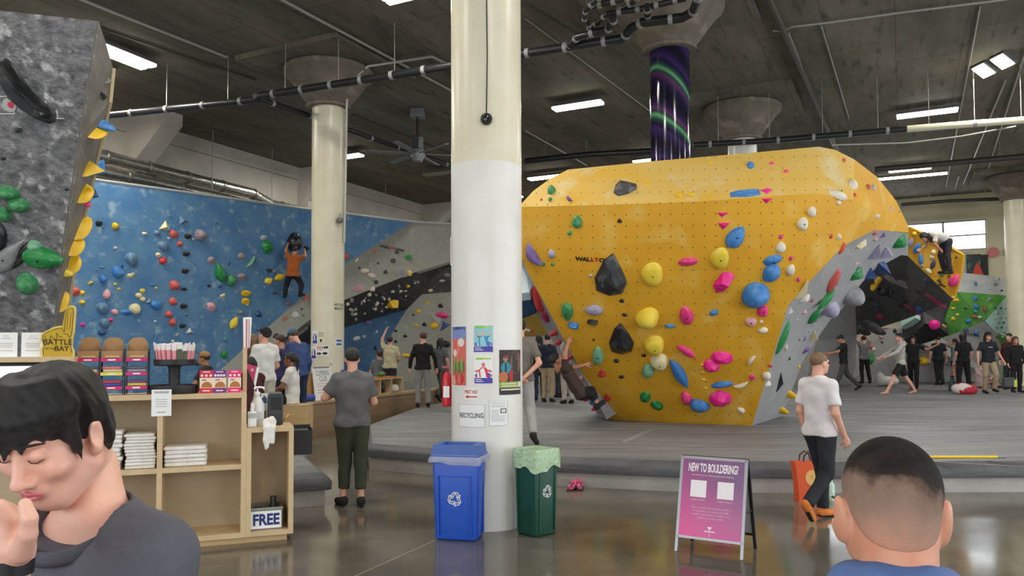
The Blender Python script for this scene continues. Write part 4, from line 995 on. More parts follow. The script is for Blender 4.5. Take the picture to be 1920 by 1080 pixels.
for _ in range(26):
    x = rnd.uniform(150, 520); y = rnd.uniform(400, 640)
    bl.append((rnd.choice(['jug', 'blob', 'gem']), x, y, rnd.uniform(4, 7), rnd.uniform(4, 7), rnd.choice('akycNBa'), rnd.uniform(0, 180)))
holds(BW, bw_bvh, bl, .45)
wall_text(['WAL', 'LT', 'OPIA'], 712, 461, 5.5, bw_bvh, BW, [INK, INKR, INK], -.13, 1.1)

# ---------------- mustard wall seen between the white column and the yellow boulder
MW = thing('climbing_wall', 'mustard overhanging climbing wall beyond the yellow boulder', 'climbing wall', (0.8, 25.5, MATZ))
m1 = sheet('mustard_facet', [(940, 500, 25.0), (1120, 500, 25.0), (1120, 625, 25.6), (1050, 630, 25.6), (940, 632, 25.6)], MW, M('mustard_paint', (150, 122, 44), .65, c2=(132, 106, 36), scale=2), thick=.2)
m2 = sheet('grey_lower_facet', [(940, 632, 25.6), (1050, 630, 25.6), (1130, 625, 25.6), (1130, 708, 25.6), (940, 708, 25.6)], MW, GRYS, thick=.2)
holds(MW, bvh_of([m1, m2]), [('gem', 990, 620, 9, 8, 'N'), ('gem', 998, 620, 6, 7, 'r'), ('blob', 1010, 588, 5, 5, 'N'), ('jug', 1030, 575, 5, 5, 'd'), ('jug', 1042, 597, 5, 5, 'd'), ('jug', 1020, 600, 5, 4, 'd'), ('jug', 1035, 610, 5, 4, 'W'), ('jug', 1048, 585, 4, 4, 'd'), ('bar', 1000, 562, 12, 6, 'N', 20), ('tri', 1037, 591, 6, 6, 'g')])

# ---------------- yellow wedge with dark underside
WB = thing('climbing_boulder', 'yellow wedge shaped boulder with dark grey roof near the windows', 'climbing boulder', Vector((11.0, 24.0, MATZ)))
wf_ = [(1640, 418, 21.6), (1704, 426, 21.2), (1759, 450, 20.6), (1806, 478, 20.0), (1802, 512, 20.2), (1788, 562, 20.5), (1745, 521, 21.0), (1702, 480, 21.5), (1660, 470, 21.8)]
w1 = sheet('front_face', wf_, WB, YEL, thick=.1)
wu = [(1660, 470, 21.8), (1702, 480, 21.5), (1745, 521, 21.0), (1788, 562, 20.5), (1781, 566, 21.5), (1729, 587, 24.0), (1691, 601, 26.0), (1606, 628, 28.5), (1596, 600, 28.0), (1600, 520, 24.5)]
w2 = sheet('roof_underside', wu, WB, DGRY, thick=.1)
leg_ = [(1545, 560, 24.6), (1602, 540, 24.6), (1606, 628, 28.0), (1604, 690, 28.2), (1592, 722, 27.8), (1510, 724, 26.5), (1530, 640, 26)]
w3_ = sheet('support_leg', leg_, WB, GRYS, thick=.5)
a_, b_, c_, d_ = [P(*q) - WB.location for q in (wf_[0], wf_[1], wf_[3], wf_[4])]
raw('wedge_back', [a_, b_, c_, d_] + [v + Vector((2.0, 4.5, -1.2)) for v in (a_, b_, c_, d_)], [(0, 1, 5, 4), (1, 2, 6, 5), (2, 3, 7, 6), (4, 5, 6, 7)], GRYS, WB)
wbv = bvh_of([w1]); wbu = bvh_of([w2])
holds(WB, wbv, [('leaf',1720,466,12,22,'b',-10),('leaf',1727,486,8,22,'b',15),('blob',1751,473,8,10,'c'),('blob',1748,482,8,7,'c'),('leaf',1750,496,8,20,'V',-12),('gem',1767,491,9,9,'g'),('pill',1742,508,11,8,'c',-20),('tri',1793,482,6,6,'K'),('gem',1766,514,8,9,'g'),('tri',1779,517,6,8,'K'),('leaf',1790,526,15,28,'p',-25,.6),('rock',1761,526,7,7,'K'),
 ('rock',1765,533,9,7,'K'),('blob',1715,438,8,7,'Y'),('rock',1763,474,6,5,'K'),('rock',1771,472,5,4,'K'),('pill',1708,455,8,18,'l'),('jug',1729,499,5,7,'m'),('jug',1771,537,4,4,'k'),('tri',1736,507,5,4,'K'),('jug',1779,506,5,4,'k'),('jug',1735,444,5,5,'W'),('pill',1787,557,4,5,'c')])
ub = [('leaf',1755,562,8,26,'u',-70,.5),('leaf',1712,580,6,20,'u',-80,.5),('blob',1650,592,14,9,'u',0,.4),('blob',1725,578,14,10,'B',0,.5)]
for _ in range(26): ub.append((rnd.choice(['rock', 'gem', 'jug']), rnd.uniform(1618, 1750), rnd.uniform(520, 600), rnd.uniform(6, 14), rnd.uniform(3, 6), rnd.choice('KKkdVK'), rnd.uniform(-20, 20)))
ub += [('bar', 1685, 528, 52, 14, 'n', 0, .3), ('blob', 1655, 545, 22, 12, 'K', 0, .5), ('gem', 1738, 527, 14, 8, 'V'), ('blob', 1648, 522, 12, 10, 'Y', 0, .8), ('blob', 1640, 535, 11, 12, 'Y', 0, .8)]
ub += [('blob', 1640, 612, 40, 12, 'd', 0, .5), ('blob', 1680, 605, 40, 12, 'V', 0, .5), ('blob', 1620, 618, 24, 10, 'd', 0, .5)]
holds(WB, wbu, ub)

# ---------------- far climbing walls on the right
FW = thing('climbing_wall', 'far climbing wall of green, mint and grey facets', 'climbing wall', Vector((14.5, 29, MATZ)))
f1 = sheet('grey_panel', [(1780, 508, 28.6), (1800, 511, 28.6), (1886, 520, 28.2), (1888, 554, 28.1), (1795, 547, 28.3), (1780, 546, 28.3)], FW, M('chalky_grey_paint', (190, 194, 196), .6, c2=(168, 172, 176), scale=1.5), thick=.2)
f2 = sheet('green_facet', [(1780, 546, 28.3), (1795, 547, 28.3), (1888, 554, 28.1), (1866, 580, 28.0), (1844, 602, 28.1), (1800, 622, 28.6), (1765, 634, 29.0), (1700, 615, 29.4), (1690, 596, 29.0), (1740, 570, 28.6)], FW, GREENW, thick=.2)
f3 = sheet('mint_facet', [(1888, 554, 28.1), (1900, 545, 27.9), (1925, 548, 27.8), (1925, 640, 28.2), (1898, 634, 28.2), (1870, 626, 28.2), (1846, 602, 28.1), (1866, 580, 28.0)], FW, MINT, thick=.2)
f4 = sheet('grey_lower_facet', [(1765, 634, 29.0), (1800, 622, 28.6), (1844, 602, 28.1), (1870, 626, 28.2), (1880, 660, 28.4), (1880, 716, 28.6), (1590, 716, 30.6), (1590, 612, 30.4), (1700, 615, 29.4)], FW, GRYS, [(1680, 660, 29.6), (1720, 640, 28.9)], thick=.2)
f5 = sheet('green_lower_facet', [(1870, 626, 28.2), (1898, 634, 28.2), (1925, 640, 28.2), (1925, 716, 28.6), (1880, 716, 28.6), (1880, 660, 28.4)], FW, GREENW, thick=.2)
f6 = sheet('charcoal_volume', [(1695, 640, 28.2), (1735, 606, 27.4), (1758, 612, 27.2), (1780, 628, 27.6), (1745, 640, 28.2), (1712, 650, 28.6)], FW, CHAR, thick=.5)
f7 = sheet('pale_volume', [(1690, 612, 28.2), (1716, 596, 27.5), (1726, 600, 27.6), (1705, 624, 28.4)], FW, MINT, thick=.3)
fb_ = bvh_of([f1, f2, f3, f4, f5, f6])
fh = [('blob',1828,560,9,9,'b'),('blob',1830,575,9,10,'b'),('blob',1829,584,8,7,'t'),('leaf',1846,579,7,15,'W'),('rock',1856,561,9,9,'n'),('wedge',1792,564,13,9,'Y'),('bar',1787,578,8,4,'Y'),('blob',1795,590,6,5,'y'),('gem',1787,598,8,9,'Y'),('blob',1828,594,11,6,'W'),('jug',1837,595,6,6,'w'),('blob',1815,602,9,8,'b'),('bar',1770,611,11,5,'y'),('blob',1752,609,20,15,'P'),
 ('jug',1760,580,5,4,'R'),('jug',1811,578,4,4,'k'),('blob',1811,619,9,6,'B'),('blob',1830,623,9,8,'b'),('leaf',1633,672,11,24,'g'),('blob',1632,650,8,8,'R'),('blob',1638,655,6,8,'w'),('blob',1652,631,8,8,'q'),('jug',1654,642,4,4,'k'),('blob',1732,676,18,16,'Y',0,.6),('rock',1678,620,7,8,'K'),('jug',1660,615,8,5,'q'),('jug',1745,655,4,4,'k'),
 ('jug',1850,515,5,5,'n'),('jug',1866,533,6,5,'n'),('jug',1872,523,5,5,'N'),('blob',1829,532,6,10,'a'),('jug',1855,542,5,4,'N'),('jug',1878,545,5,4,'d')]
for j in range(7):
    for i in range(3): fh.append(('jug', 1866 + i * 10 + (j % 2) * 4 + j * .6, 578 + j * 9, 5, 4, rnd.choice('nNdn')))
holds(FW, fb_, fh, .5)
wall_text(['WAL', 'LT', 'OPIA'], 1800, 624, 3.6, fb_, FW, [INK, INK, INK], 0.02, 1.15)

# ================================================================== COUNTER AND ITS GOODS
PLY = M('birch_plywood', (206, 174, 126), .5, c2=(192, 158, 110), scale=3, stretch=(1, 1, 9), c3=(214, 186, 140), scale3=2)
PLYE = M('birch_edge', (212, 186, 146), .5, c2=(200, 172, 132), scale=8)
PLYB = M('birch_back_panel', (186, 168, 136), .55, c2=(172, 154, 122), scale=1.5)
BLK = M('matt_black', (30, 30, 32), .5); WHT = M('matt_white', (236, 236, 234), .5); PAPER = M('paper_white', (240, 240, 238), .7)
CA = math.atan2(.353, .935); CORG = Vector((-1.97, 7.0, 0))
CT = Matrix.Translation(CORG) @ Matrix.Rotation(CA, 4, 'Z'); CTI = CT.inverted()
def cl(px, py, yl):                        # point where the sight line meets the plane yl behind the counter front
    o = CTI @ O; d = (CTI.to_3x3() @ ray(px, py)); t = (yl - o.y) / d.y; return o + d * t
def cx(px, yl=0.0): return cl(px, 700, yl).x
def cthing(name, label, cat, x, y, z, group=None, rz=0.0):
    p = CT @ Vector((x, y, z)); return thing(name, label, cat, p, CA + rz, group)
def cabinet(label, x0, x1, h, dividers, shelves, depth=.42, back=PLYB):
    t = cthing('shelf_cabinet', label, 'cabinet', x1, 0, 0); k = .042; w_ = x1 - x0
    MB().box(-w_, 0, 0, depth, h - k, h).build('top_board', PLYE, t); MB().box(-w_, 0, 0, depth, .06, .06 + k).build('bottom_board', PLYE, t)
    MB().box(-w_, -w_ + k, .001, depth, .06 + k, h - k).build('side_panel', PLYE, t); MB().box(-k, 0, .001, depth, .06 + k, h - k).build('side_panel', PLYE, t)
    MB().box(-w_ + k, -k, depth - .02, depth, .06 + k, h - k).build('back_panel', back, t)
    MB().box(-w_, -.05 if x1 > -.1 else 0, .05, depth - .03, 0, .06).build('plinth', PLY, t)
    xs = [-w_ + k / 2] + [d - x1 for d in dividers] + [-k / 2]
    for d in dividers: MB().box(d - x1 - k / 2, d - x1 + k / 2, .004, depth - .02, .06 + k, h - k).build('divider', PLYE, t)
    for i in range(len(xs) - 1):
        for zs in shelves: MB().box(xs[i] + k / 2, xs[i + 1] - k / 2, .004, depth - .02, zs - k, zs).build('shelf', PLYE, t)
    return t
xA = cx(463); xD = cx(301); xB0 = cx(139); HA, HB, HC_ = 1.015, 1.325, 1.655; SHZ = .70
cabinet('low birch plywood cabinet holding the FREE crate', xA + .001, 0, HA, [], [])
cabinet('birch plywood shelf cabinet with folded towels and snack racks on top', xB0, xA, HB, [xD], [SHZ])
cabinet('tallest plywood cabinet carrying the foam finger', xB0 - 1.6, xB0 - .001, HC_, [], [1.15], depth=.45)
GZ = HB
# -------- three wire racks of snack bars
PINKS = M('price_strip_pink', (206, 34, 112), .5); CARD = M('kraft_card', (178, 138, 94), .75, c2=(166, 126, 84), scale=6); CARDD = M('kraft_card_inside', (150, 112, 72), .8)
BARC = [M('bar_wrap_%d' % i, c, .35) for i, c in enumerate([(60, 88, 168), (70, 160, 140), (196, 60, 74), (226, 206, 150), (120, 60, 120), (214, 120, 130), (90, 94, 100), (216, 220, 214), (70, 130, 96), (180, 40, 50), (206, 196, 80), (150, 150, 160)])]
rnd = random.Random(5)
for k, (px, which) in enumerate(((164, 'beside the foam finger'), (209, 'between two other racks'), (256, 'beside the round tray'))):
    yl = .16; x = cx(px, yl); t = cthing('snack_bar_rack', 'black wire rack of snack bars standing ' + which, 'rack', x, yl, GZ, 'snack bar racks on the counter')
    wd = .088; dp = .14
    for sx in (-1, 1):
        for y0 in (0, dp): MB().cyl((sx * wd, y0, 0), (sx * wd, y0, .39 if y0 else .37), .005, seg=6).build('rack_post', BLK, t)
        for z0 in (.05, .17, .29): MB().cyl((sx * wd, 0, z0), (sx * wd, dp, z0), .004, seg=6).build('side_wire', BLK, t)
    for j, z0 in enumerate((.05, .17, .29)):
        MB().box(-wd, wd, 0, dp, z0 - .006, z0).build('tray', BLK, t)
        MB().box(-wd + .004, wd - .004, -.006, -.001, z0 - .004, z0 + .024).build('price_strip', PINKS if (k, j) != (1, 1) else M('price_strip_yellow', (222, 214, 90), .5), t)
        MB().box(-.03, .03, -.0075, -.0065, z0 + .004, z0 + .016).build('price_mark', WHT, t)
        if j == 2: continue
        for i in range(3):
            b = MB(); b.bbox(-.076, .076, -.03, .03, 0, .024, .006); o = b.build('snack_bar', BARC[rnd.randrange(len(BARC))])
            tag(o, ('snack bar lying in the ' + ('lower' if j == 0 else 'upper') + ' tray of the rack ' + which), 'snack bar', 'snack bars in the wire racks')
            o.matrix_world = CT @ Matrix.Translation((x + rnd.uniform(-.006, .006), yl + .045 + rnd.uniform(0, .01), GZ + z0 + .0005 + i * .0246)) @ Matrix.Rotation(rnd.uniform(-.06, .06), 4, 'Z')
    # open kraft display box on top
    bx = cthing('display_box', 'open kraft card display box on the rack ' + which, 'box', x, yl + .02, GZ + .291, 'kraft display boxes')
    MB().box(-.082, .082, .01, .014, .0, .085).build('front_panel', CARD, bx)
    MB().prism([(-.075, 0), (.075, 0), (.075, .17), (.06, .18), (.05, .195), (.02, .203), (-.02, .203), (-.05, .195), (-.06, .18), (-.075, .17)], 0, .004, Matrix.Translation((0, .1, 0)) @ Matrix.Rotation(math.pi / 2, 4, 'X')).build('back_flap', CARD, bx)
    for sx in (-1, 1):
        MB().prism([(.014, 0), (.096, 0), (.096, .15), (.014, .1)], 0, .003, Matrix.Translation((sx * .08, 0, 0)) @ Matrix(((0, 0, 1, 0), (1, 0, 0, 0), (0, 1, 0, 0), (0, 0, 0, 1)))).build('side_panel', CARDD, bx)
    MB().box(-.055, .055, .0065, .0095, .028, .045).build('slot_lip', M('kraft_light', (214, 178, 136), .7), bx)
    MB().box(-.055, .055, .0085, .0099, .016, .028).build('slot', M('slot_dark', (60, 44, 30), .8), bx)
# -------- two tier tray with snack sticks
yl = .215; x = cx(327, yl); z0 = GZ
t = cthing('tiered_tray', 'black two tier round tray full of snack sticks', 'tray', x, yl, z0)
MB().lathe([(.06, .0), (.195, 0), (.2, .01), (.2, .075), (.19, .075), (.188, .015), (.05, .015)], 40, cap=False).build('lower_tray', BLK, t, True, 40)
MB().lathe([(.055, .01), (.045, .06), (.05, .22), (.06, .245)], 24).build('post', BLK, t, True, 40)
MB().lathe([(.03, .245), (.16, .245), (.17, .255), (.172, .30), (.163, .30), (.16, .258), (.02, .258)], 40, cap=False).build('upper_tray', BLK, t, True, 40)
SW = [M('stick_wrap_white', (238, 232, 230), .35), M('stick_wrap_pink', (226, 150, 158), .35), M('stick_wrap_green', (30, 104, 70), .35), M('stick_meat', (140, 70, 56), .5)]
rnd = random.Random(8); n = 0
for ring_, cnt in ((.145, 22), (.10, 12)):
    for i in range(cnt):
        a = 2 * math.pi * i / cnt + ring_ * 9; px_, py_ = math.cos(a) * ring_, math.sin(a) * ring_; gr = (i % 11 in (2, 3, 7)) and ring_ > .12
        T = CT @ Matrix.Translation((x + px_, yl + py_, z0 + .2585)) @ Matrix.Rotation(math.atan2(py_, px_) - math.pi / 2, 4, 'Z') @ Matrix.Rotation(-.13, 4, 'X')
        st = thing('snack_stick', 'green wrapped meat stick standing in the round tray' if gr else 'pink and white wrapped meat stick standing in the round tray', 'snack', (0, 0, 0), 0, 'meat sticks in the round tray'); st.matrix_world = T
        hh = .175 + rnd.uniform(-.012, .02)
        MB().bbox(-.014, .014, -.005, .005, 0, hh * .7, .003, seg=1).build('wrapper', SW[2] if gr else SW[1], st)
        MB().bbox(-.019, .019, -.003, .003, hh * .7, hh, .002, seg=1).build('crimped_end', SW[0], st)
        MB().box(-.005, .005, -.0062, -.0052, .02, hh * .62).build('stripe', SW[0] if gr else SW[3] if i % 3 else INKR, st)
for i in range(16):
    a = 2 * math.pi * i / 16; rr = .115 + .03 * (i % 2)
    o = MB().bbox(-.03, .03, -.02, .02, 0, .022, .008).build('candy_pouch', [BARC[4], BARC[2], M('candy_gold', (190, 130, 50), .35), M('candy_magenta', (190, 60, 150), .3)][i % 4])
    tag(o, ['purple', 'red', 'gold', 'magenta'][i % 4] + ' candy pouch in the lower tray', 'candy', 'candy pouches in the lower tray')
    o.matrix_world = CT @ Matrix.Translation((x + math.cos(a) * rr, yl + math.sin(a) * rr, z0 + .0156 + .026 * (i % 2) )) @ Matrix.Rotation(a * 2.1, 4, 'Z') @ Matrix.Rotation(.5 * (i % 2), 4, 'X')
# -------- cookie boxes
for k, (px, c, nm) in enumerate(((387, (206, 44, 66), 'red'), (412, (112, 48, 128), 'purple'), (440, (222, 48, 112), 'pink'))):
    yl = .12; xx = cx(px, yl); m = M('cookie_box_' + nm, c, .4)
    b = cthing('cookie_box', nm + ' and cream cookie box on the counter', 'box', xx, yl, GZ, 'cookie boxes on the counter')
    MB().box(-.055, .055, 0, .07, 0, .2).build('carton', m, b)
    MB().box(-.055, .055, -.0015, 0, .045, .135).build('cream_label', M('label_cream', (232, 214, 186), .5), b)
    MB().prism([(math.cos(a / 16 * math.pi) * .045, math.sin(a / 16 * math.pi) * .05) for a in range(17)], 0, .001, Matrix.Translation((.004, -.0015, .05)) @ Matrix.Rotation(math.pi / 2, 4, 'X')).build('cookie_print', M('cookie_brown', (176, 108, 56), .6), b)
    for i in range(4 if k == 1 else 3): MB().cyl((-.036 + i * (.024 if k == 1 else .036), 0, .155), (-.036 + i * (.024 if k == 1 else .036), -.0015, .155), .011, seg=12).build('badge', M('badge_white', (240, 220, 226), .5), b)
    MB().box(-.03, .03, -.0015, 0, .182, .19).build('brand_line', M('badge_white'), b); MB().box(-.03, .03, -.0015, 0, .016, .026).build('brand_line', M('badge_white'), b)
    MB().box(-.035, .0, -.003, -.0015, .11, .12).build('flavour_line', M('flavour_violet', (150, 80, 150), .5), b)
# -------- post with folded paper sleeve, pennant
yl = .22; xx = cx(459, yl); t = cthing('sign_post', 'square wooden post with a pink and white paper sleeve on the counter', 'post', xx, yl, GZ)
MB().box(-.018, .018, -.018, .018, 0, .64).build('post', PLYE, t)
MB().prism([(-.022, 0), (.03, 0), (.044, .27), (.036, .28), (-.032, .275), (-.03, .2)], 0, .006, Matrix.Translation((.012, -.02, .40)) @ Matrix.Rotation(math.pi / 2, 4, 'X')).build('paper_sleeve', PAPER, t)
MB().box(.004, .018, -.0285, -.0265, .40, .66).build('pink_band', M('band_rose', (206, 120, 124), .6), t); MB().box(.03, .036, -.0285, -.0265, .40, .66).build('thin_band', M('band_brown', (160, 96, 88), .6), t)
yl = .33; p0 = cl(474, 790, yl); t = cthing('pennant', 'small pink triangular pennant on a white stick behind the pump bottles', 'pennant', cx(474, yl), yl, HA)
MB().cyl((-.02, 0, 0), (.055, 0, .60), .004, seg=6).build('stick', WHT, t)
MB().prism([(-.07, .57), (.055, .53), (.0, .40)], 0, .004, Matrix.Rotation(math.pi / 2, 4, 'X')).build('flag', M('pennant_pink', (190, 62, 104), .6), t)
MB().prism([(.035, .53), (.058, .53), (.022, .33), (.008, .39)], 0, .005, Matrix.Translation((0, -.002, 0)) @ Matrix.Rotation(math.pi / 2, 4, 'X')).build('flag_sleeve', WHT, t)
MB().prism([(math.cos(a / 10 * 6.283) * (.022 if a % 2 else .009) - .005, math.sin(a / 10 * 6.283) * (.022 if a % 2 else .009) + .505) for a in range(10)], 0, .006, Matrix.Rotation(math.pi / 2, 4, 'X')).build('flag_emblem', M('pennant_rose', (236, 168, 190), .6), t)
# -------- notice taped on the counter front
xx = cx(303.5); t = cthing('paper_notice', 'white printed notice taped to the counter edge', 'notice', xx, -.004, 1.145)
MB().box(-.078, .078, 0, .002, 0, .225).build('sheet', PAPER, t)
for z_, w_ in ((.205, .06), (.195, .055), (.03, .035)): MB().box(-w_, w_, -.0012, 0, z_, z_ + .004).build('print_line', INK, t)
for z_ in (.08, .10, .12, .14): MB().box(-.045, .045, -.0012, 0, z_, z_ + .003).build('print_line', M('print_grey', (120, 120, 120), .7), t)
# -------- foam finger
yl = .06; sF = cl(100, 660, yl); mpp = (CT @ sF).y / F; xx = cx(108, yl)
t = cthing('foam_finger', 'golden foam finger hand standing on the tallest cabinet', 'foam finger', xx, yl, HC_)
zf = [(330, 477), (326, 420), (342, 385), (322, 350), (326, 312), (345, 292), (372, 276), (400, 258), (432, 247), (466, 243), (474, 190), (484, 130), (494, 104), (512, 92), (534, 90), (548, 100), (551, 130), (546, 220), (543, 290), (534, 330), (530, 400), (545, 440), (545, 477)]
def ff(pts, z, th, nm, m, hs=1.0):
    q = [((a - 436) / 4 * mpp, (477 - b) / 4 * mpp) for a, b in pts]
    return MB().prism(q, 0, th, Matrix.Translation((0, z, 0)) @ Matrix.Rotation(math.pi / 2, 4, 'X')).build(nm, m, t)
GOLD = M('foam_gold', (196, 162, 44), .75); GOLDL = M('foam_gold_light', (222, 196, 110), .75); GLINE = M('foam_print_brown', (70, 50, 16), .75)
ff(zf, .03, .05, 'foam_body', GOLDL)
cc = (436, 330); zi = [(cc[0] + (a - cc[0]) * .9 + (1 if a > 436 else 2), cc[1] + (b - cc[1]) * .94 + 6) for a, b in zf]
ff(zi, -.02, .002, 'foam_front', GOLD)
def fl_line(pts, th=3.2):
    mb = MB()
    for (a, b), (c, d) in zip(pts, pts[1:]):
        A_ = Vector(((a - 436) / 4 * mpp, 0, (477 - b) / 4 * mpp)); B_ = Vector(((c - 436) / 4 * mpp, 0, (477 - d) / 4 * mpp)); dd = (B_ - A_).normalized(); nn = Vector((-dd.z, 0, dd.x)) * th / 8 * mpp
        mb.add([A_ - nn + Vector((0, -.0225, 0)), A_ + nn + Vector((0, -.0225, 0)), B_ + nn + Vector((0, -.0225, 0)), B_ - nn + Vector((0, -.0225, 0))], [(0, 1, 2, 3)])
    mb.build('print_outline', GLINE, t)
fl_line([(345, 465), (342, 420), (352, 390), (336, 350), (342, 310), (370, 290), (410, 272), (460, 262), (478, 290), (486, 180), (498, 118), (516, 108), (534, 112), (536, 150), (530, 280), (522, 330)], 4)
fl_line([(470, 300), (500, 310), (520, 345), (522, 400), (532, 450)], 4); fl_line([(350, 320), (362, 350), (385, 352), (392, 318), (410, 345), (432, 340), (425, 300), (450, 330), (468, 328)], 4)
fl_line([(500, 150), (496, 270)], 3); fl_line([(522, 150), (514, 270)], 3)
FT = Matrix.Translation((0, -.0235, 0)) @ Matrix.Rotation(math.pi / 2, 4, 'X')
text_obj('BATTLE', .062, GLINE, t, FT @ Matrix.Translation((0, .118, 0)), bold=.0012, sx=1.0)
text_obj('BAY', .058, GLINE, t, FT @ Matrix.Translation((.03, .066, 0)), bold=.0012, sx=1.0); text_obj('OF THE', .02, GLINE, t, FT @ Matrix.Translation((-.055, .066, 0)), bold=.0004)
# -------- paper sign holders and screen on the tall cabinet
for px, nm in ((60, 'beside the foam finger'), (10, 'at the far end of the cabinet top')):
    yl = .1; xx = cx(px, yl); t = cthing('sign_holder', 'clear acrylic sign holder with a white sheet ' + nm, 'sign', xx, yl, HC_)
    MB().box(-.08, .08, 0, .004, .002, .2).build('sheet', PAPER, t); MB().box(-.083, .083, -.03, .03, 0, .003).build('foot', M('acrylic', (225, 230, 232), .1), t)
    for z_, w_ in ((.17, .02), (.15, .035), (.11, .05), (.095, .05), (.08, .045), (.05, .05)): MB().box(-w_, w_, -.0012, 0, z_, z_ + .003).build('print_line', M('print_grey'), t)
yl = .12; xx = cx(40, yl); t = cthing('monitor', 'black monitor with a blank white screen inside the tall cabinet', 'monitor', xx, yl, 1.15)
MB().bbox(-.36, .33, 0, .03, .1, .455, .005).build('bezel', BLK, t); MB().box(-.34, .31, -.003, 0, .27, .43).build('screen', emis('screen_white', (244, 246, 250), .9), t)
MB().box(-.34, .31, -.003, 0, .13, .27).build('screen_panel', M('screen_dark', (40, 42, 48), .2), t); MB().box(-.05, .05, .0, .04, 0, .1).build('stand', BLK, t)
# -------- towels
TOW = M('white_terry', (238, 234, 226), .9, c2=(226, 221, 212), scale=30, bump=.3, bscale=60)
def towel_mesh(w_, d_, h_, sd):
    rnd = random.Random(sd); bm = bmesh.new(); bmesh.ops.create_cube(bm, size=1)
    for v in bm.verts: v.co = Vector((v.co.x * w_, v.co.y * d_, (v.co.z + .5) * h_))
    bmesh.ops.bevel(bm, geom=bm.edges[:], offset=h_ * .42, segments=3, profile=.5, affect='EDGES')
    for v in bm.verts: v.co += Vector((rnd.uniform(-1, 1) * .003, rnd.uniform(-1, 1) * .003, rnd.uniform(-1, 1) * .0015)); v.co.z = min(max(v.co.z, .0), h_)
    me = bpy.data.meshes.new('folded_towel'); bm.to_mesh(me); bm.free(); me.materials.append(TOW); shade(me); return me
rnd = random.Random(4)
for px, wd, cnt, hh, nm in ((203, .24, 9, .036, 'towel stack in the left bay'), (273, .235, 11, .0262, 'tall towel stack beside the divider'), (344, .34, 5, .034, 'low wide towel stack right of the divider')):
    yl = .17; xx = cx(px, yl); xx = xx if px < 240 else (xD - .024 - wd / 2 - .012 if px < 300 else xD + .024 + wd / 2 + .012); ms = [towel_mesh(wd, .26, hh, i) for i in range(3)]
    for i in range(cnt):
        o = inst('folded_towel', ms[i % 3]); o.matrix_world = CT @ Matrix.Translation((xx + rnd.uniform(-.008, .008), yl + rnd.uniform(-.008, .008), SHZ + .002 + i * (hh + .0006))) @ Matrix.Rotation(rnd.uniform(-.05, .05), 4, 'Z')
        tag(o, 'folded white towel in the ' + nm, 'towel', 'folded towels on the shelf')
# -------- things on the low cabinet
PLST = M('milky_plastic', (228, 228, 224), .3, c2=(214, 214, 210), scale=3)
yl = .2; t = cthing('pump_jug', 'large milky sanitizer jug with a pump on the low cabinet', 'bottle', cx(483, yl), yl, HA)
MB().lathe([(.055, 0), (.062, .01), (.063, .15), (.058, .2), (.03, .26), (.022, .27), (.022, .285)], 28).build('jug_body', PLST, t, True, 40)
MB().lathe([(.026, .285), (.026, .305), (.008, .31), (.008, .335)], 16).build('pump_collar', WHT, t, True, 40)
MB().tube([(-.03, 0, .335), (-.01, 0, .348), (.02, 0, .35), (.05, 0, .345), (.058, 0, .33)], .009, 8).build('pump_spout', WHT, t, True, 50)
MB().box(-.03, .04, -.0645, -.063, .05, .13).build('jug_label', M('label_pale', (206, 210, 212), .5), t)
yl = .07; t = cthing('pump_bottle', 'small square sanitizer bottle beside the big jug', 'bottle', cx(473.5, yl), yl, HA)
MB().bbox(-.04, .04, -.03, .03, 0, .14, .012).build('bottle_body', PLST, t, True, 40); MB().cyl((0, 0, .14), (0, 0, .17), .017, seg=14).build('cap', WHT, t)
MB().bbox(-.012, .02, -.01, .01, .17, .215, .005).build('pump_head', WHT, t); MB().box(-.03, .03, -.0315, -.0302, .02, .07).build('bottle_label', WHT, t); MB().box(-.036, .036, -.0315, -.0302, .085, .125).build('bottle_band', M('label_grey', (170, 174, 176), .5), t)
yl = .24; t = cthing('card_printer', 'charcoal device box with a white label panel on the low cabinet', 'device', cx(517, yl), yl, HA)
MB().bbox(-.065, .065, -.05, .1, 0, .28, .01).build('case', M('device_charcoal', (52, 55, 58), .45), t); MB().bbox(-.05, .055, -.058, -.05, .14, .26, .004).build('face_plate', M('device_dark', (36, 38, 40), .3), t)
MB().bbox(-.052, .052, -.06, .08, .28, .30, .006).build('lid', M('device_grey', (96, 98, 100), .4), t)
for z_ in (.03, .06, .09): MB().box(-.055, .055, -.0512, -.05, z_, z_ + .006).build('vent', BLK, t)
yl = .26; t = cthing('label_card', 'white card with a blue emblem beside the charcoal device', 'card', cx(496, yl), yl, HA)
MB().box(-.03, .03, 0, .012, .13, .29).build('card', WHT, t); MB().prism([(-.022, .18), (.022, .18), (.022, .22), (0, .25), (-.022, .22)], 0, .002, Matrix.Translation((0, -.0005, .02)) @ Matrix.Rotation(math.pi / 2, 4, 'X')).build('emblem', M('emblem_blue', (40, 90, 130), .5), t)
MB().box(-.012, .012, 0, .01, 0, .13).build('stem', BLK, t); MB().box(-.035, .035, -.02, .03, 0, .008).build('foot', BLK, t)
t = cthing('pointer_stick', 'thin yellow tipped stick leaning on the charcoal device', 'stick', cx(524, .1), .1, HA)
MB().cyl((0, 0, 0), (.09, .06, .10), .003, seg=6).build('shaft', BLK, t); MB().cyl((.06, .04, .067), (.09, .06, .10), .0036, seg=6).build('tip', M('tip_yellow', (226, 200, 60), .4), t)
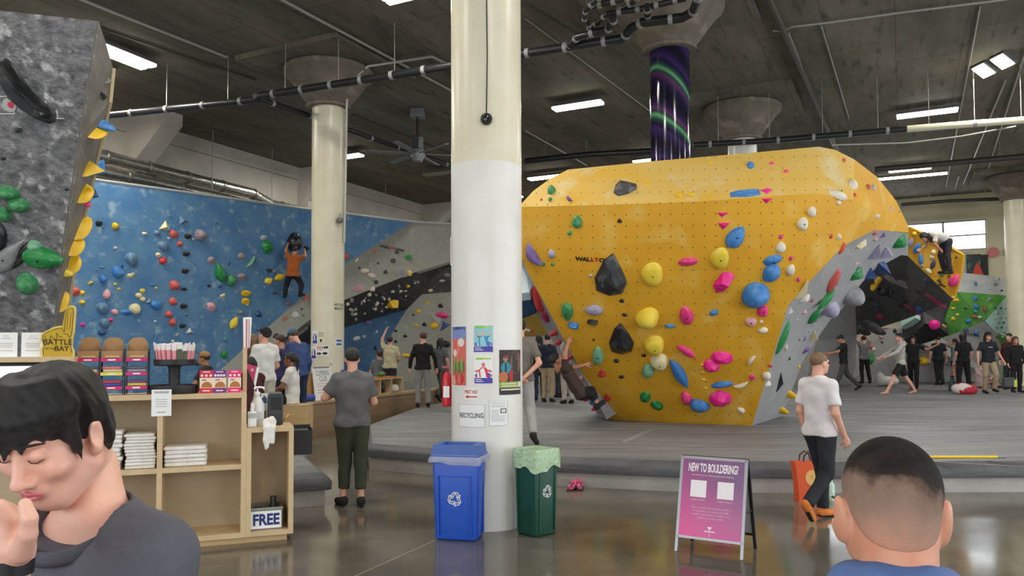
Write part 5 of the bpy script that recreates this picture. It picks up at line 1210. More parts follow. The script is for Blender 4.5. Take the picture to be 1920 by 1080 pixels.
# crumpled towel hanging over the edge
xx = cx(506); pr = [('+', 0, ('el', (0, .04, .045), (.055, .05, .035))), ('+', .03, ('el', (.02, .0, .06), (.03, .035, .04))), ('+', .03, ('rc', (-.02, .03, .04), (-.03, -.022, .0), .028, .024)), ('+', .02, ('rc', (.03, .02, .04), (.03, -.022, .0), .028, .022)),
    ('+', .02, ('rc', (-.03, -.022, .0), (-.038, -.024, -.12), .022, .018)), ('+', .02, ('rc', (-.005, -.022, .0), (-.02, -.026, -.17), .022, .016)), ('+', .02, ('rc', (.03, -.022, .0), (.026, -.026, -.13), .02, .018)), ('+', .02, ('rc', (-.035, -.024, -.1), (-.03, -.026, -.19), .015, .008))]
o = np_mesh('hand_towel', [sdf(pr, .006)], TOW); tag(o, 'crumpled white hand towel hanging over the low cabinet edge', 'towel'); o.matrix_world = CT @ Matrix.Translation((xx, -.0, HA))
# FREE crate
yl = .05; xx = cx(501, yl); t = cthing('free_crate', 'grey open crate with a white FREE sign in the low cabinet', 'crate', xx, yl, .103)
CRT = M('crate_grey', (120, 116, 104), .5)
def crate(t, w_, d_, h_, m, th=.008):
    MB().box(-w_, w_, 0, d_, 0, th).build('base', m, t); MB().box(-w_, w_, 0, th, th, h_).build('front_wall', m, t); MB().box(-w_, w_, d_ - th, d_, th, h_).build('back_wall', m, t)
    for sx in (-1, 1): MB().box(min(sx * w_, sx * (w_ - th)), max(sx * w_, sx * (w_ - th)), th, d_ - th, th, h_).build('side_wall', m, t)
crate(t, .14, .28, .19, CRT)
MB().box(-.145, .145, -.004, .004, .175, .195).build('rim', M('rim_green_grey', (140, 148, 130), .5), t)
MB().box(-.13, .13, -.004, 0, .012, .165).build('sign_sheet', PAPER, t)
text_obj('FREE', .135, M('ink_navy', (34, 48, 110), .5), t, Matrix.Translation((0, -.0055, .085)) @ Matrix.Rotation(math.pi / 2, 4, 'X'), bold=.005, sx=.82)
t2 = cthing('dark_flask', 'black flask standing in the FREE crate', 'flask', xx + .07, yl + .16, .112)
MB().lathe([(.032, 0), (.034, .02), (.034, .17), (.028, .19), (.028, .23), (.026, .235)], 20).build('flask_body', BLK, t2, True, 40); MB().lathe([(.03, .235), (.03, .255), (.0, .256)], 20, cap=False).build('flask_cap', M('cap_dark', (48, 48, 52), .4), t2, True, 40)
t2 = cthing('cup', 'small dark cup lying low in the FREE crate', 'cup', xx - .06, yl + .12, .112); MB().lathe([(.03, 0), (.038, .17), (.034, .17), (.028, .01)], 18, cap=False).build('cup_wall', M('cap_dark'), t2, True, 40); MB().cyl((0, 0, 0), (0, 0, .008), .03, seg=16).build('cup_base', M('cap_dark'), t2)
# black bin hung on the cabinet end
t = cthing('tool_bin', 'black bin hung behind the end of the low cabinet', 'bin', .13, .44, .70)
for a_ in ((-.14, .08, 0, .2, 0, .01), (-.14, .08, 0, .01, .01, .23), (-.14, .08, .19, .2, .01, .27), (-.14, -.13, .01, .19, .01, .25), (.07, .08, .01, .19, .01, .25)): MB().box(*a_).build('bin_panel', BLK, t)
MB().box(-.12, .05, .03, .17, .2, .235).build('bin_contents', M('device_grey'), t)

# ================================================================== BINS
def recycle(t, T, size, m):
    # three chasing arrows, each two outlined quads folded at a corner, the second with a pointed head
    def rot(p, a): return Vector((p[0] * math.cos(a) - p[1] * math.sin(a), p[0] * math.sin(a) + p[1] * math.cos(a), 0)) * size
    q1 = [(-.30, .10), (-.06, .50), (.10, .50), (-.09, .02 + .16)]; q1 = [(-.33, .16), (-.10, .52), (.06, .52), (-.14, .12)]
    q2 = [(.11, .52), (.22, .50), (.36, .28), (.44, .33), (.40, .06), (.15, .16), (.22, .20), (.06, .43)]
    for k in range(3):
        mb = MB()
        for poly in (q1, q2):
            P2 = [rot(p, 2 * math.pi * k / 3) for p in poly]
            for a, b in zip(P2, P2[1:] + P2[:1]):
                d = (b - a); 
                if d.length < 1e-6: continue
                d.normalize(); nn = Vector((-d.y, d.x, 0)) * .035 * size; a2 = a - d * .03 * size; b2 = b + d * .03 * size
                mb.add([a2 - nn, a2 + nn, b2 + nn, b2 - nn], [(0, 1, 2, 3)], T)
        mb.build('recycling_arrow', m, t)
def bin_body(mb, w_, d_, h_, taper):
    mb.bbox(-w_ / 2, w_ / 2, -d_ / 2, d_ / 2, 0, h_, .022, taper=taper, seg=3)
BLUB = M('bin_blue', (36, 84, 190), .38); BLUL = M('bin_lid_blue', (48, 88, 164), .4); GRNB = M('bin_green', (24, 74, 58), .4); BAGC = M('clear_bag', (196, 200, 226), .25, alpha=.5); BAGG = M('pale_green_bag', (190, 214, 178), .45, c2=(172, 200, 160), scale=12, bump=.5, bscale=25)
p = P(861, 655, 7.08); t = thing('recycling_bin', 'tall blue recycling bin with a funnel lid against the white column', 'bin', (p.x, p.y, 0), math.radians(-13))
mb = MB(); bin_body(mb, .42, .30, .70, .10); mb.build('bin_body', BLUB, t, True, 35)
for a_ in ((-.155, -.145), (.145, .155)): MB().box(a_[0], a_[1], -.151, -.138, .05, .58, Matrix.Translation((0, 0, 0)) @ Matrix.Rotation(.02, 4, 'X')).build('panel_rib', BLUB, t)
MB().bbox(-.152, .152, -.152, -.140, .565, .577, .004).build('panel_rib', BLUB, t)
for sy in (-1, 1): MB().box(.190, .207, sy * .085 - .008, sy * .085 + .008, .04, .60).build('side_rib', BLUB, t)
MB().box(.192, .2085, -.085, .085, .585, .60).build('side_rib', BLUB, t)
recycle(t, Matrix.Translation((.0, -.1475, .37)) @ Matrix.Rotation(math.pi / 2 + .02, 4, 'X'), .115, WHT)
lid = MB()
ring_ = [(.222, .162, .70), (.222, .162, .755), (.215, .155, .76), (.205, .145, .84), (.198, .138, .848), (.15, .095, .845), (.14, .085, .75)]
vs = []; fs = []
for a_, b_, z_ in ring_: vs += [(-a_, -b_, z_), (a_, -b_, z_), (a_, b_, z_), (-a_, b_, z_)]
for k in range(len(ring_) - 1):
    for i in range(4): fs.append((k * 4 + i, k * 4 + (i + 1) % 4, k * 4 + 4 + (i + 1) % 4, k * 4 + 4 + i))
lid.add(vs, fs).build('funnel_lid', BLUL, t, True, 25)
def bag_skirt(t, w_, d_, z0, z1, m, sd, flare=.012, nm='bin_bag', n=48, droop=.02):
    rnd = random.Random(sd); vs = []; fs = []
    for k, (z_, off) in enumerate(((z1, .002), ((z0 * .35 + z1 * .65), flare), (z0, flare * .8))):
        for i in range(n):
            a = 2 * math.pi * i / n; c, s_ = math.cos(a), math.sin(a); q = max(abs(c), abs(s_)); x, y = c / q, s_ / q
            j = rnd.uniform(-.006, .006) if k else 0
            vs.append((x * (w_ / 2 + off + j), y * (d_ / 2 + off + j), z_ + (droop * (.5 * math.sin(3 * a + sd) + .25 * math.sin(7 * a + 2 * sd)) if k == 2 else 0)))
    for k in range(2):
        for i in range(n): fs.append((k * n + i, k * n + (i + 1) % n, (k + 1) * n + (i + 1) % n, (k + 1) * n + i))
    raw(nm, vs, fs, m, t, True)
bag_skirt(t, .445, .325, .68, .745, BAGC, 2, .018)
p = P(1004, 655, 7.22); t = thing('recycling_bin', 'open dark green bin lined with a pale green bag right of the white column', 'bin', (p.x, p.y, 0), math.radians(52))
# local -y face carries the symbol
mb = MB(); bin_body(mb, .29, .29, .74, .09); mb.build('bin_body', GRNB, t, True, 35)
t.rotation_euler = (0, 0, math.radians(-52 + 90 + 6))
for sx in (-1, 1):
    MB().box(sx * .1 - .007, sx * .1 + .007, -.148, -.134, .04, .66, ).build('panel_rib', GRNB, t)
    MB().box(-.148, -.134, sx * .1 - .007, sx * .1 + .007, .04, .66).build('side_rib', GRNB, t)
MB().box(-.146, -.134, -.1, .1, .225, .24).build('side_rib', GRNB, t)
recycle(t, Matrix.Translation((0, -.1405, .40)) @ Matrix.Rotation(math.pi / 2 + .018, 4, 'X'), .105, WHT)
bag_skirt(t, .298, .298, .60, .785, BAGG, 5, .012, droop=.05)
bag_skirt(t, .268, .268, .62, .785, BAGG, 6, -.01, 'bag_inside')
MB().add([(-.149, -.149, .785), (.149, -.149, .785), (.149, .149, .785), (-.149, .149, .785), (-.135, -.135, .787), (.135, -.135, .787), (.135, .135, .787), (-.135, .135, .787)], [(0, 1, 5, 4), (1, 2, 6, 5), (2, 3, 7, 6), (3, 0, 4, 7)]).build('bag_rim', BAGG, t)

# ================================================================== A-FRAME SIGN
f0, f1 = G(1268, 1033), G(1391, 1050); d = (f1 - f0); wd = d.length; ax = d.normalized(); fwd = Vector((-ax.y, ax.x, 0))   # fwd = away from camera
ang = math.atan2(ax.y, ax.x); c = (f0 + f1) / 2
t = thing('a_frame_sign', 'magenta A-frame sign board about bouldering on the concrete floor', 'sign', c, ang)
H_, LEAN = .775, .20
tilt = math.atan2(LEAN, H_); FR = Matrix.Rotation(-tilt, 4, 'X'); BR = Matrix.Translation((0, 2 * LEAN + .02, 0)) @ Matrix.Rotation(tilt, 4, 'X')
Lh = math.hypot(H_, LEAN); ALU = M('aluminium_trim', (150, 148, 152), .3, metal=.6)
for sx in (-1, 1):
    MB().box(sx * wd / 2 - .012, sx * wd / 2 + .012, -.012, .012, 0, Lh, FR).build('front_leg', ALU, t); MB().box(sx * wd / 2 - .012, sx * wd / 2 + .012, -.012, .012, 0, Lh, BR).build('rear_leg', BLK, t)
    MB().cyl((sx * wd / 2, LEAN * .55, .34), (sx * wd / 2, LEAN * 1.5, .34), .006, seg=6).build('side_brace', BLK, t)
MB().box(-wd / 2, wd / 2, -.012, .012, Lh - .024, Lh, FR).build('top_rail', ALU, t); MB().box(-wd / 2, wd / 2, -.012, .012, .115, .135, FR).build('bottom_rail', ALU, t)
MB().box(-wd / 2, wd / 2, -.01, .01, .12, .14, BR).build('rear_rail', BLK, t); MB().box(-wd / 2, wd / 2, -.014, .014, Lh - .02, Lh, BR).build('rear_top_rail', BLK, t)
pw = wd / 2 - .012; z0, z1 = .135, Lh - .024
def grad_material():
    m = bpy.data.materials.new('poster_magenta_print'); m.use_nodes = True; nt = m.node_tree; N = nt.nodes; L = nt.links; b = N['Principled BSDF']; b.inputs['Roughness'].default_value = .18
    tc = N.new('ShaderNodeTexCoord'); mp = N.new('ShaderNodeMapping'); mp.inputs['Rotation'].default_value = (0, -.45, 0)
    sp = N.new('ShaderNodeSeparateXYZ'); L.new(tc.outputs['Generated'], mp.inputs['Vector']); L.new(mp.outputs['Vector'], sp.inputs[0])
    r = N.new('ShaderNodeValToRGB'); e = r.color_ramp.elements; e[0].position = .05; e[0].color = rgb((226, 22, 140)); e[1].position = 1.0; e[1].color = rgb((134, 92, 138)); x = e.new(.5); x.color = rgb((188, 70, 140))
    L.new(sp.outputs['Z'], r.inputs['Fac']); L.new(r.outputs['Color'], b.inputs['Base Color']); return m
pn = raw('poster_panel', [FR @ Vector(v) for v in ((-pw, -.013, z0), (pw, -.013, z0), (pw, -.013, z1), (-pw, -.013, z1), (-pw, -.004, z0), (pw, -.004, z0), (pw, -.004, z1), (-pw, -.004, z1))], [(0, 1, 2, 3), (5, 4, 7, 6), (0, 4, 5, 1), (3, 2, 6, 7), (0, 3, 7, 4), (1, 5, 6, 2)], grad_material(), t)
MB().box(-pw, pw, -.004, .004, z0, z1, BR).build('rear_panel', M('rear_panel_grey', (180, 180, 182), .5), t)
PT = lambda x, z: FR @ Matrix.Translation((x, -.0145, z)) @ Matrix.Rotation(math.pi / 2, 4, 'X')
PKW = M('poster_white', (246, 238, 244), .4); PKP = M('poster_pale_pink', (240, 190, 218), .4)
pz = lambda f: z0 + (z1 - z0) * (1 - f)
text_obj('NEW TO BOULDERING?', .098, PKW, t, PT(0, pz(.115)), bold=.0028, sx=.40)
text_obj('Get informed on climbing safety and etiquette', .0195, PKP, t, PT(0, pz(.205)), bold=.0002, sx=.98)
for sx in (-1, 1):
    MB().bbox(sx * .115 - .068, sx * .115 + .068, -.0155, -.0138, pz(.385) - .07, pz(.385) + .07, .0006, FR, seg=1).build('white_square', PKW, t)
text_obj('CLIMBING SAFETY', .015, PKP, t, PT(-.115, pz(.53)), bold=.0003); text_obj('CLIMBING ETIQUETTE', .015, PKP, t, PT(.115, pz(.53)), bold=.0003, sx=.85)
for i, ln in enumerate(('Please remember this is a shared space. It', 'it\'s important to be aware and mindful', 'of others climbing near you. Safety is our', 'collective gym responsibility.')):
    text_obj(ln, .0195, PKP, t, PT(0, pz(.625 + i * .043)), bold=.0002)
MB().add([(-.02, 0, 0), (0, -.03, 0), (.02, 0, 0)], [(0, 1, 2)], PT(0, pz(.86))).build('emblem', PKW, t); MB().box(-.045, .045, -.0012, 0, 0, .008, FR @ Matrix.Translation((0, -.0145, pz(.925)))).build('emblem_line', PKW, t); MB().box(-.003, .003, -.0012, 0, 0, .03, FR @ Matrix.Translation((0, -.0145, pz(.985)))).build('emblem_stem', PKP, t)

# ================================================================== POSTERS ON COLUMNS
def col_sheet(colt, rad, x0, x1, y0, y1, name, label, cat, paper=PAPER):
    c = Vector((colt.location.x, colt.location.y, 0))
    def th(px):
        r = ray(px, 655); d2 = Vector((r.x, r.y)).normalized(); oc = Vector((O.x - c.x, O.y - c.y)); b = oc.dot(d2); q = b * b - (oc.dot(oc) - rad * rad)
        tt = -b - math.sqrt(max(q, 0)); h = Vector((O.x, O.y)) + d2 * tt; return math.atan2(h.y - c.y, h.x - c.x)
    def zz(px, py):
        a = th(px); q = Vector((c.x + math.cos(a) * rad, c.y + math.sin(a) * rad)); r = ray(px, py); return O.z + r.z * (q.y - O.y) / r.y
    a0, a1 = th(x0), th(x1); xm = (x0 + x1) / 2; zt, zb_ = zz(xm, y0), zz(xm, y1)
    t = thing(name, label, cat, (c.x, c.y, zb_)); W = (a1 - a0) * rad; H = zt - zb_
    def wrap(vs, fs, nm, m, lift):
        return raw(nm, [((rad + lift + v[2]) * math.cos(a0 + v[0] / rad), (rad + lift + v[2]) * math.sin(a0 + v[0] / rad), v[1]) for v in vs], fs, m, t, True, 30)
    def patch(u0, u1, v0, v1, nm, m, lift, n=8):
        vs = []; fs = []
        for i in range(n + 1):
            x = W * (u0 + (u1 - u0) * i / n); vs += [(x, H * v0, 0), (x, H * v1, 0)]
        for i in range(n): fs.append((2 * i, 2 * i + 2, 2 * i + 3, 2 * i + 1))
        return wrap(vs, fs, nm, m, lift)
    def blob(cu, cv, ru, rv, nm, m, lift, n=18, pts=None):
        if pts: vs = [(W * a, H * b, 0) for a, b in pts]
        else: vs = [(W * (cu + ru * math.cos(2 * math.pi * i / n)), H * (cv + rv * math.sin(2 * math.pi * i / n)), 0) for i in range(n)]
        return wrap(vs, [tuple(range(len(vs)))], nm, m, lift)
    def txt(s_, cu, cv, hv, m, lift, sx=None, wfit=None, bold=0.0):
        vs, fs = text_mesh(s_, H * hv, bold * H * hv); w_ = max(v[0] for v in vs) - min(v[0] for v in vs); k = (wfit * W / w_) if wfit else 1
        return wrap([(v[0] * k + W * cu, v[1] + H * cv, 0) for v in vs], fs, 'lettering', m, lift)
    patch(0, 1, 0, 1, 'sheet', paper, .003)
    return t, patch, blob, txt
c3 = lambda n, c=(232, 224, 214): M(n, c, .6)
R1 = .35
t, pa, bl_, tx = col_sheet(COL1, R1, 849, 874, 610, 725, 'poster', 'tall coral and blue plant poster on the edge of the white column', 'poster')
pa(0, 1, .02, .98, 'print_ground', c3('pr_coral', (214, 110, 100)), .0036); pa(0, 1, .78, .98, 'print_sky', c3('pr_periwinkle', (130, 146, 200)), .004); txt_ = tx('CLIMBING', .5, .95, .06, c3('pr_navy', (36, 44, 90)), .0045, wfit=.9, bold=.03)
bl_(.35, .62, .3, .16, 'print_hand', c3('pr_salmon', (236, 130, 112)), .0044); bl_(.72, .72, .2, .07, 'print_disc', c3('pr_pale', (232, 224, 214)), .0046); bl_(.3, .55, .16, .06, 'print_disc', c3('pr_pale'), .0048)
for i in range(9): bl_(.15 + .09 * i, .33 + .05 * math.sin(i * 2), .05, .11, 'print_leaf', c3('pr_leaf%d' % (i % 3), [(112, 140, 70), (150, 170, 96), (84, 118, 60)][i % 3]), .0046 + i * .0002)
bl_(.62, .13, .3, .1, 'print_flower', c3('pr_red', (200, 60, 56)), .005); bl_(.2, .1, .2, .08, 'print_flower', c3('pr_blush', (226, 168, 150)), .005)
for (a_, b_, c_, d_, lab, ground, fig, shirt) in ((888, 925, 609, 661, 'poster of a blue shirted figure on the white column', (150, 206, 216), (232, 178, 160), (40, 150, 200)), (889, 924, 668, 720, 'poster of a red tinted figure below another poster on the white column', (244, 240, 240), (226, 110, 110), (214, 60, 80))):
    t, pa, bl_, tx = col_sheet(COL1, R1, a_, b_, c_, d_, 'poster', lab, 'poster'); g = c3('pg%d' % a_, ground); sk = c3('ps%d' % a_, fig); sh = c3('pt%d' % a_, shirt)
    pa(.02, .98, .02, .98, 'print_ground', g, .0036); pa(.02, .98, .02, .22, 'print_band', c3('pr_indigo', (78, 70, 168)), .0042)
    bl_(.5, .3, .46, .12, 'print_swoosh', c3('pr_violet', (110, 96, 190)) if a_ == 888 else c3('pr_violet2', (120, 66, 150)), .004)
    bl_(0, 0, 0, 0, 'print_torso', sh, .0046, pts=[(.3, .24), (.7, .24), (.74, .5), (.62, .6), (.38, .6), (.26, .5)]); bl_(.5, .69, .085, .085, 'print_head', sk, .0048)
    arm = [(.28, .52), (.1, .5), (.04, .44), (.1, .42), (.3, .44)] if a_ != 888 else [(.3, .58), (.06, .6), (.3, .76), (.34, .72), (.16, .62), (.32, .52)]
    bl_(0, 0, 0, 0, 'print_arm', sk, .005, pts=arm); bl_(0, 0, 0, 0, 'print_arm', sk, .005, pts=[(1 - u, v) for u, v in arm][::-1])
    pa(.1, .5, .88, .95, 'print_title', c3('pr_lime', (140, 206, 60)), .005); pa(.52, .9, .88, .95, 'print_title', c3('pr_lime2', (180, 220, 120)), .005); pa(.08, .5, .08, .11, 'print_line', c3('pr_pale'), .005); pa(.08, .4, .15, .18, 'print_line', c3('pr_pale'), .005)
t, pa, bl_, tx = col_sheet(COL1, R1, 936, 975, 656, 740, 'poster', 'photo poster of a person in a teal jacket before dark rock on the column', 'poster', c3('pr_dark', (52, 40, 38)))
bl_(.7, .72, .28, .26, 'print_rock', c3('pr_rock', (120, 86, 74)), .0038); bl_(.55, .85, .3, .1, 'print_rock', c3('pr_rock2', (88, 62, 54)), .004); bl_(.25, .6, .2, .14, 'print_jacket', c3('pr_teal', (36, 140, 158)), .0044); bl_(.22, .8, .09, .06, 'print_head', c3('pr_face', (176, 122, 100)), .0048)
bl_(.24, .85, .1, .04, 'print_hat', c3('pr_maroon', (90, 40, 44)), .005); bl_(.45, .42, .09, .14, 'print_leg', c3('pr_crimson', (178, 40, 44)), .0046); bl_(.15, .4, .17, .12, 'print_pot', c3('pr_clay', (190, 110, 64)), .0048)
pa(0, 1, .155, .29, 'print_band', c3('pr_olive', (150, 174, 70)), .005); pa(.08, .7, .235, .255, 'print_line', c3('pr_pale'), .0054); pa(.08, .75, .185, .205, 'print_line', c3('pr_pale'), .0054); pa(.8, .97, .17, .28, 'print_corner', c3('pr_pale'), .0054)
pa(.05, .95, .10, .13, 'print_line', c3('pr_pale'), .0054)
t, pa, bl_, tx = col_sheet(COL1, R1, 871, 896, 728, 750, 'first_aid_sign', 'small FIRST AID sign with a red arrow on the white column', 'sign'); rr = c3('sign_red', (196, 40, 52))
tx('FIRST AID', .5, .68, .42, rr, .0045, wfit=.92, bold=.02); pa(.3, .95, .22, .32, 'arrow_shaft', rr, .0045); bl_(0, 0, 0, 0, 'arrow_head', rr, .0045, pts=[(.05, .27), (.32, .12), (.32, .42)])
t, pa, bl_, tx = col_sheet(COL1, R1, 861, 909, 758, 801, 'recycling_sign', 'white RECYCLING sign on the column above the blue bin', 'sign'); g = c3('frame_grey', (196, 196, 200))
tx('RECYCLING', .5, .5, .3, INK, .0045, wfit=.9, bold=.01)
for q in ((0, 1, 0, .02), (0, 1, .98, 1), (0, .02, 0, 1), (.98, 1, 0, 1)): pa(*q, 'sign_border', g, .0045)
t, pa, bl_, tx = col_sheet(COL1, R1, 917, 951, 752, 798, 'paper_notice', 'laminated printed notice beside the RECYCLING sign', 'notice')
for q in ((0, 1, 0, .015), (0, 1, .985, 1), (0, .02, 0, 1), (.98, 1, 0, 1)): pa(*q, 'sign_border', g, .0045)
for i, v in enumerate((.9, .82, .76, .62, .56, .50, .44, .38, .3, .24, .18)): pa(.1, .5 if .4 < v < .72 else .85, v, v + .012, 'print_line', M('print_grey'), .0042)
pa(.58, .92, .50, .70, 'print_square', c3('pr_grey', (110, 112, 116)), .0044); pa(.64, .86, .54, .66, 'print_square', c3('pr_pale'), .0047)
R2 = .347
for (a_, b_, c_, d_, lab, kind) in ((586, 596, 620, 646, 'small blue poster on the cream column edge', 0), (593, 611, 619, 645, 'white notice high on the cream column', 1), (592, 617, 647, 667, 'white notice with red heading and dark shoe prints on the cream column', 2), (629, 641, 635, 650, 'small blue printed sign on the cream column', 3), (584, 594, 649, 674, 'small purple poster on the cream column edge', 4), (615, 626, 679, 692, 'cream note low on the cream column', 5)):
    t, pa, bl_, tx = col_sheet(COL2, R2, a_, b_, c_, d_, 'poster', lab, 'poster', M('paper_cream', (226, 220, 196), .7) if kind in (1, 5) else PAPER)
    if kind in (0, 4): bl_(.5, .5, .35, .3, 'print_figure', c3('pr_blue', (50, 80, 150)) if kind == 0 else c3('pr_purple', (90, 60, 130)), .0045); pa(.1, .9, .08, .3, 'print_band', c3('pr_indigo'), .005)
    elif kind == 2:
        pa(.1, .6, .8, .86, 'print_line', INKR, .0045); pa(.1, .6, .68, .73, 'print_line', INKR, .0045); pa(.15, .55, .56, .6, 'print_line', INKR, .0045)
        for u, v in ((.28, .2), (.72, .22), (.78, .78)): bl_(u, v, .18, .12, 'print_shoe', INK, .0045)
    elif kind == 3: pa(.1, .9, .6, .9, 'print_block', c3('pr_steel', (80, 110, 170)), .0045); pa(.1, .9, .15, .45, 'print_block', c3('pr_steel'), .0045)
    else:
        for v in (.8, .68, .56): pa(.2, .8, v, v + .04, 'print_line', M('print_grey'), .0045)
        if kind == 1: pa(.42, .62, .16, .34, 'print_square', INK, .0045)
t, pa, bl_, tx = col_sheet(COL2, R2, 626, 643, 567, 583, 'stencil_text', 'black stencilled words on the cream column', 'lettering', CREAMP); tx('ASK YOUR', .5, .72, .42, INK, .0045, wfit=1.0, bold=.02); tx('MAKE IT', .5, .25, .42, INK, .0045, wfit=.9, bold=.02)
# side flag sign on white column (edge on)
p = P(848, 471, 7.6); t = thing('flag_sign', 'narrow red and white sign projecting from the white column side', 'sign', (p.x, p.y, p.z - .14))
MB().box(-.018, .03, -.004, .004, 0, .28).build('plate', WHT, t); MB().box(-.012, .0, -.0055, -.0042, .02, .26).build('red_print', M('sign_rose', (214, 60, 96), .5), t)
# fire extinguisher
p = P(840, 762, 7.62); t = thing('fire_extinguisher', 'red fire extinguisher hung on the side of the white column', 'extinguisher', (p.x - .012, p.y, p.z)); RED = M('extinguisher_red', (196, 26, 40), .3)
MB().lathe([(.03, 0), (.046, .01), (.048, .05), (.048, .27), (.04, .31), (.018, .33), (.018, .345)], 24).build('cylinder', RED, t, True, 40); MB().bbox(-.03, .02, -.012, .012, .345, .37, .004).build('valve', BLK, t)
MB().cyl((-.0, -.049, .09), (0, -.049, .2), .02, seg=8).build('label_panel', WHT, t) if False else MB().box(-.03, .03, -.0495, -.044, .09, .2).build('label_panel', WHT, t)
MB().tube([(-.02, 0, .355), (-.055, -.01, .32), (-.06, -.01, .2), (-.055, -.01, .08)], .009, 8).build('hose', BLK, t, True); MB().bbox(-.045, .015, -.008, .008, .375, .39, .004).build('handle', RED, t)

# ================================================================== BENCH, CUBBIES AND CLUTTER
b0 = G(556, 826); b1 = G(850, 775); ax = (b1 - b0).normalized(); ang = math.atan2(ax.y, ax.x); Lb = (b1 - b0).length
t = thing('long_bench', 'long brown plywood bench running past the cream column', 'bench', b0, ang); BWD = M('bench_plywood', (146, 122, 92), .55, c2=(128, 106, 78), scale=1.2, stretch=(1, 6, 6)); BH = .70
MB().box(-.1, Lb, 0, .35, BH - .05, BH).build('seat_board', M('bench_top_ply', (178, 152, 116), .5), t)
for i in range(4): MB().box(-.08 + (Lb + .08) * i / 4 + .004, -.08 + (Lb + .08) * (i + 1) / 4 - .004, .02, .04, 0, BH - .05).build('front_panel', BWD, t)
for i in range(5): MB().box(-.08 + Lb * i / 4 * .98, -.04 + Lb * i / 4 * .98, .05, .33, 0, BH - .05).build('support', BWD, t)
BT = Matrix.Translation(b0) @ Matrix.Rotation(ang, 4, 'Z'); BTI = BT.inverted()
def bx_(px, yl):
    o = BTI @ O; d = BTI.to_3x3() @ ray(px, 730); k = (yl - o.y) / d.y; return (o + d * k).x
c0, c1 = bx_(690, .02), bx_(756, .02); CH = .42
CH = .36; cu = thing('cubby_unit', 'open plywood cubby unit standing on the long bench', 'cubby', BT @ Vector((c0, .02, BH)), ang); wC = c1 - c0
MB().box(0, wC, 0, .33, CH - .03, CH).build('top_board', PLYE, cu); MB().box(0, wC, 0, .33, 0, .02).build('base_board', PLY, cu); MB().box(0, wC, .31, .33, .02, CH - .03).build('back_panel', PLYB, cu)
for f in (0, .34, .66, .985): MB().box(wC * f, wC * f + .025, 0, .31, .02, CH - .03).build('divider', PLYE, cu)
def lump(name, label, cat, loc, prims, h, m, rz=0.0):
    o = np_mesh(name, [sdf(prims, h)], m); tag(o, label, cat); o.location = loc; o.rotation_euler = (0, 0, rz); return o
lump('backpack', 'black backpack stuffed in the cubby', 'backpack', BT @ Vector((c0 + wC * .5, .2, BH + .02)), [('+', 0, ('rc', (0, 0, .11), (0, .0, .19), .105, .08)), ('+', .05, ('el', (0, -.08, .10), (.08, .06, .09)))], .018, BLK, ang)
lump('rolled_towel', 'rolled white towel in the cubby', 'towel', BT @ Vector((c0 + wC * .82, .14, BH + .02)), [('+', 0, ('rc', (-.1, -.05, .09), (.1, 0, .09), .085, .085)), ('+', .02, ('rc', (-.08, -.1, .05), (.06, -.08, .05), .05, .05))], .015, TOW, ang)
t = thing('serving_tray', 'orange tray of odds and ends on top of the cubby', 'tray', BT @ Vector((c0 + wC * .5, .15, BH + CH)), ang); MB().box(-.5, .5, -.13, .13, 0, .03).build('tray_base', M('tray_orange', (206, 130, 52), .5), t)
lump('green_pouch', 'small green pouch on the orange tray', 'pouch', BT @ Vector((c0 + wC * .5, .15, BH + CH + .03)), [('+', 0, ('el', (0, 0, .06), (.12, .08, .06)))], .015, M('pouch_green', (90, 130, 60), .6), ang)
t = thing('water_bottle', 'tall blue water bottle standing on the bench', 'bottle', BT @ Vector((bx_(643, .2), .2, BH)), 0)
MB().lathe([(.06, 0), (.065, .02), (.065, .42), (.05, .46), (.05, .5)], 20).build('bottle_body', M('bottle_blue', (40, 104, 164), .35), t, True, 40); MB().lathe([(.055, .5), (.055, .56), (.03, .58)], 20).build('bottle_cap', M('cap_blue', (30, 80, 140), .4), t, True, 40)
wb0, wb1 = bx_(592, .1), bx_(626, .1); ww = wb1 - wb0
t = thing('white_board', 'white lettered board leaning on the bench before the cream column', 'board', BT @ Vector((wb0, .1, BH)), ang); WR = Matrix.Rotation(-.12, 4, 'X')
MB().box(0, ww, 0, .02, 0, .66, WR).build('board', WHT, t); MB().box(ww * .05, ww * .9, -.004, 0, .64, .67, WR).build('clip_rail', ALU, t)
text_obj('CLIMBING', .15, M('marker_grey', (140, 136, 140), .6), t, WR @ Matrix.Translation((ww / 2, -.003, .54)) @ Matrix.Rotation(math.pi / 2, 4, 'X'), sx=ww / .9); text_obj('CLUB', .15, M('marker_grey'), t, WR @ Matrix.Translation((ww / 2, -.003, .42)) @ Matrix.Rotation(math.pi / 2, 4, 'X'), sx=ww / .9)
for z_ in (.32, .27, .2, .15): MB().box(ww * .15, ww * .85, -.003, 0, z_, z_ + .012, WR).build('written_line', M('marker_rose', (214, 160, 150), .6), t)
t = thing('plywood_offcut', 'brown plywood sheet leaning behind the white board', 'board', BT @ Vector((wb0 - .18, .2, BH)), ang); MB().box(0, .3, 0, .03, 0, .55, WR).build('sheet', M('offcut_ply', (176, 134, 74), .6), t)
MB().box(0.0, .3, .0, .035, .55, .56, WR).build('sheet_edge', PLYE, t)
lump('foam_roller', 'short blue roller lying on the bench end', 'roller', BT @ Vector((bx_(578, .12), .12, BH + .07)), [('+', 0, ('rc', (-.16, 0, 0), (.16, 0, 0), .07, .07, (1, 1)))], .015, M('roller_blue', (60, 76, 160), .6), ang)
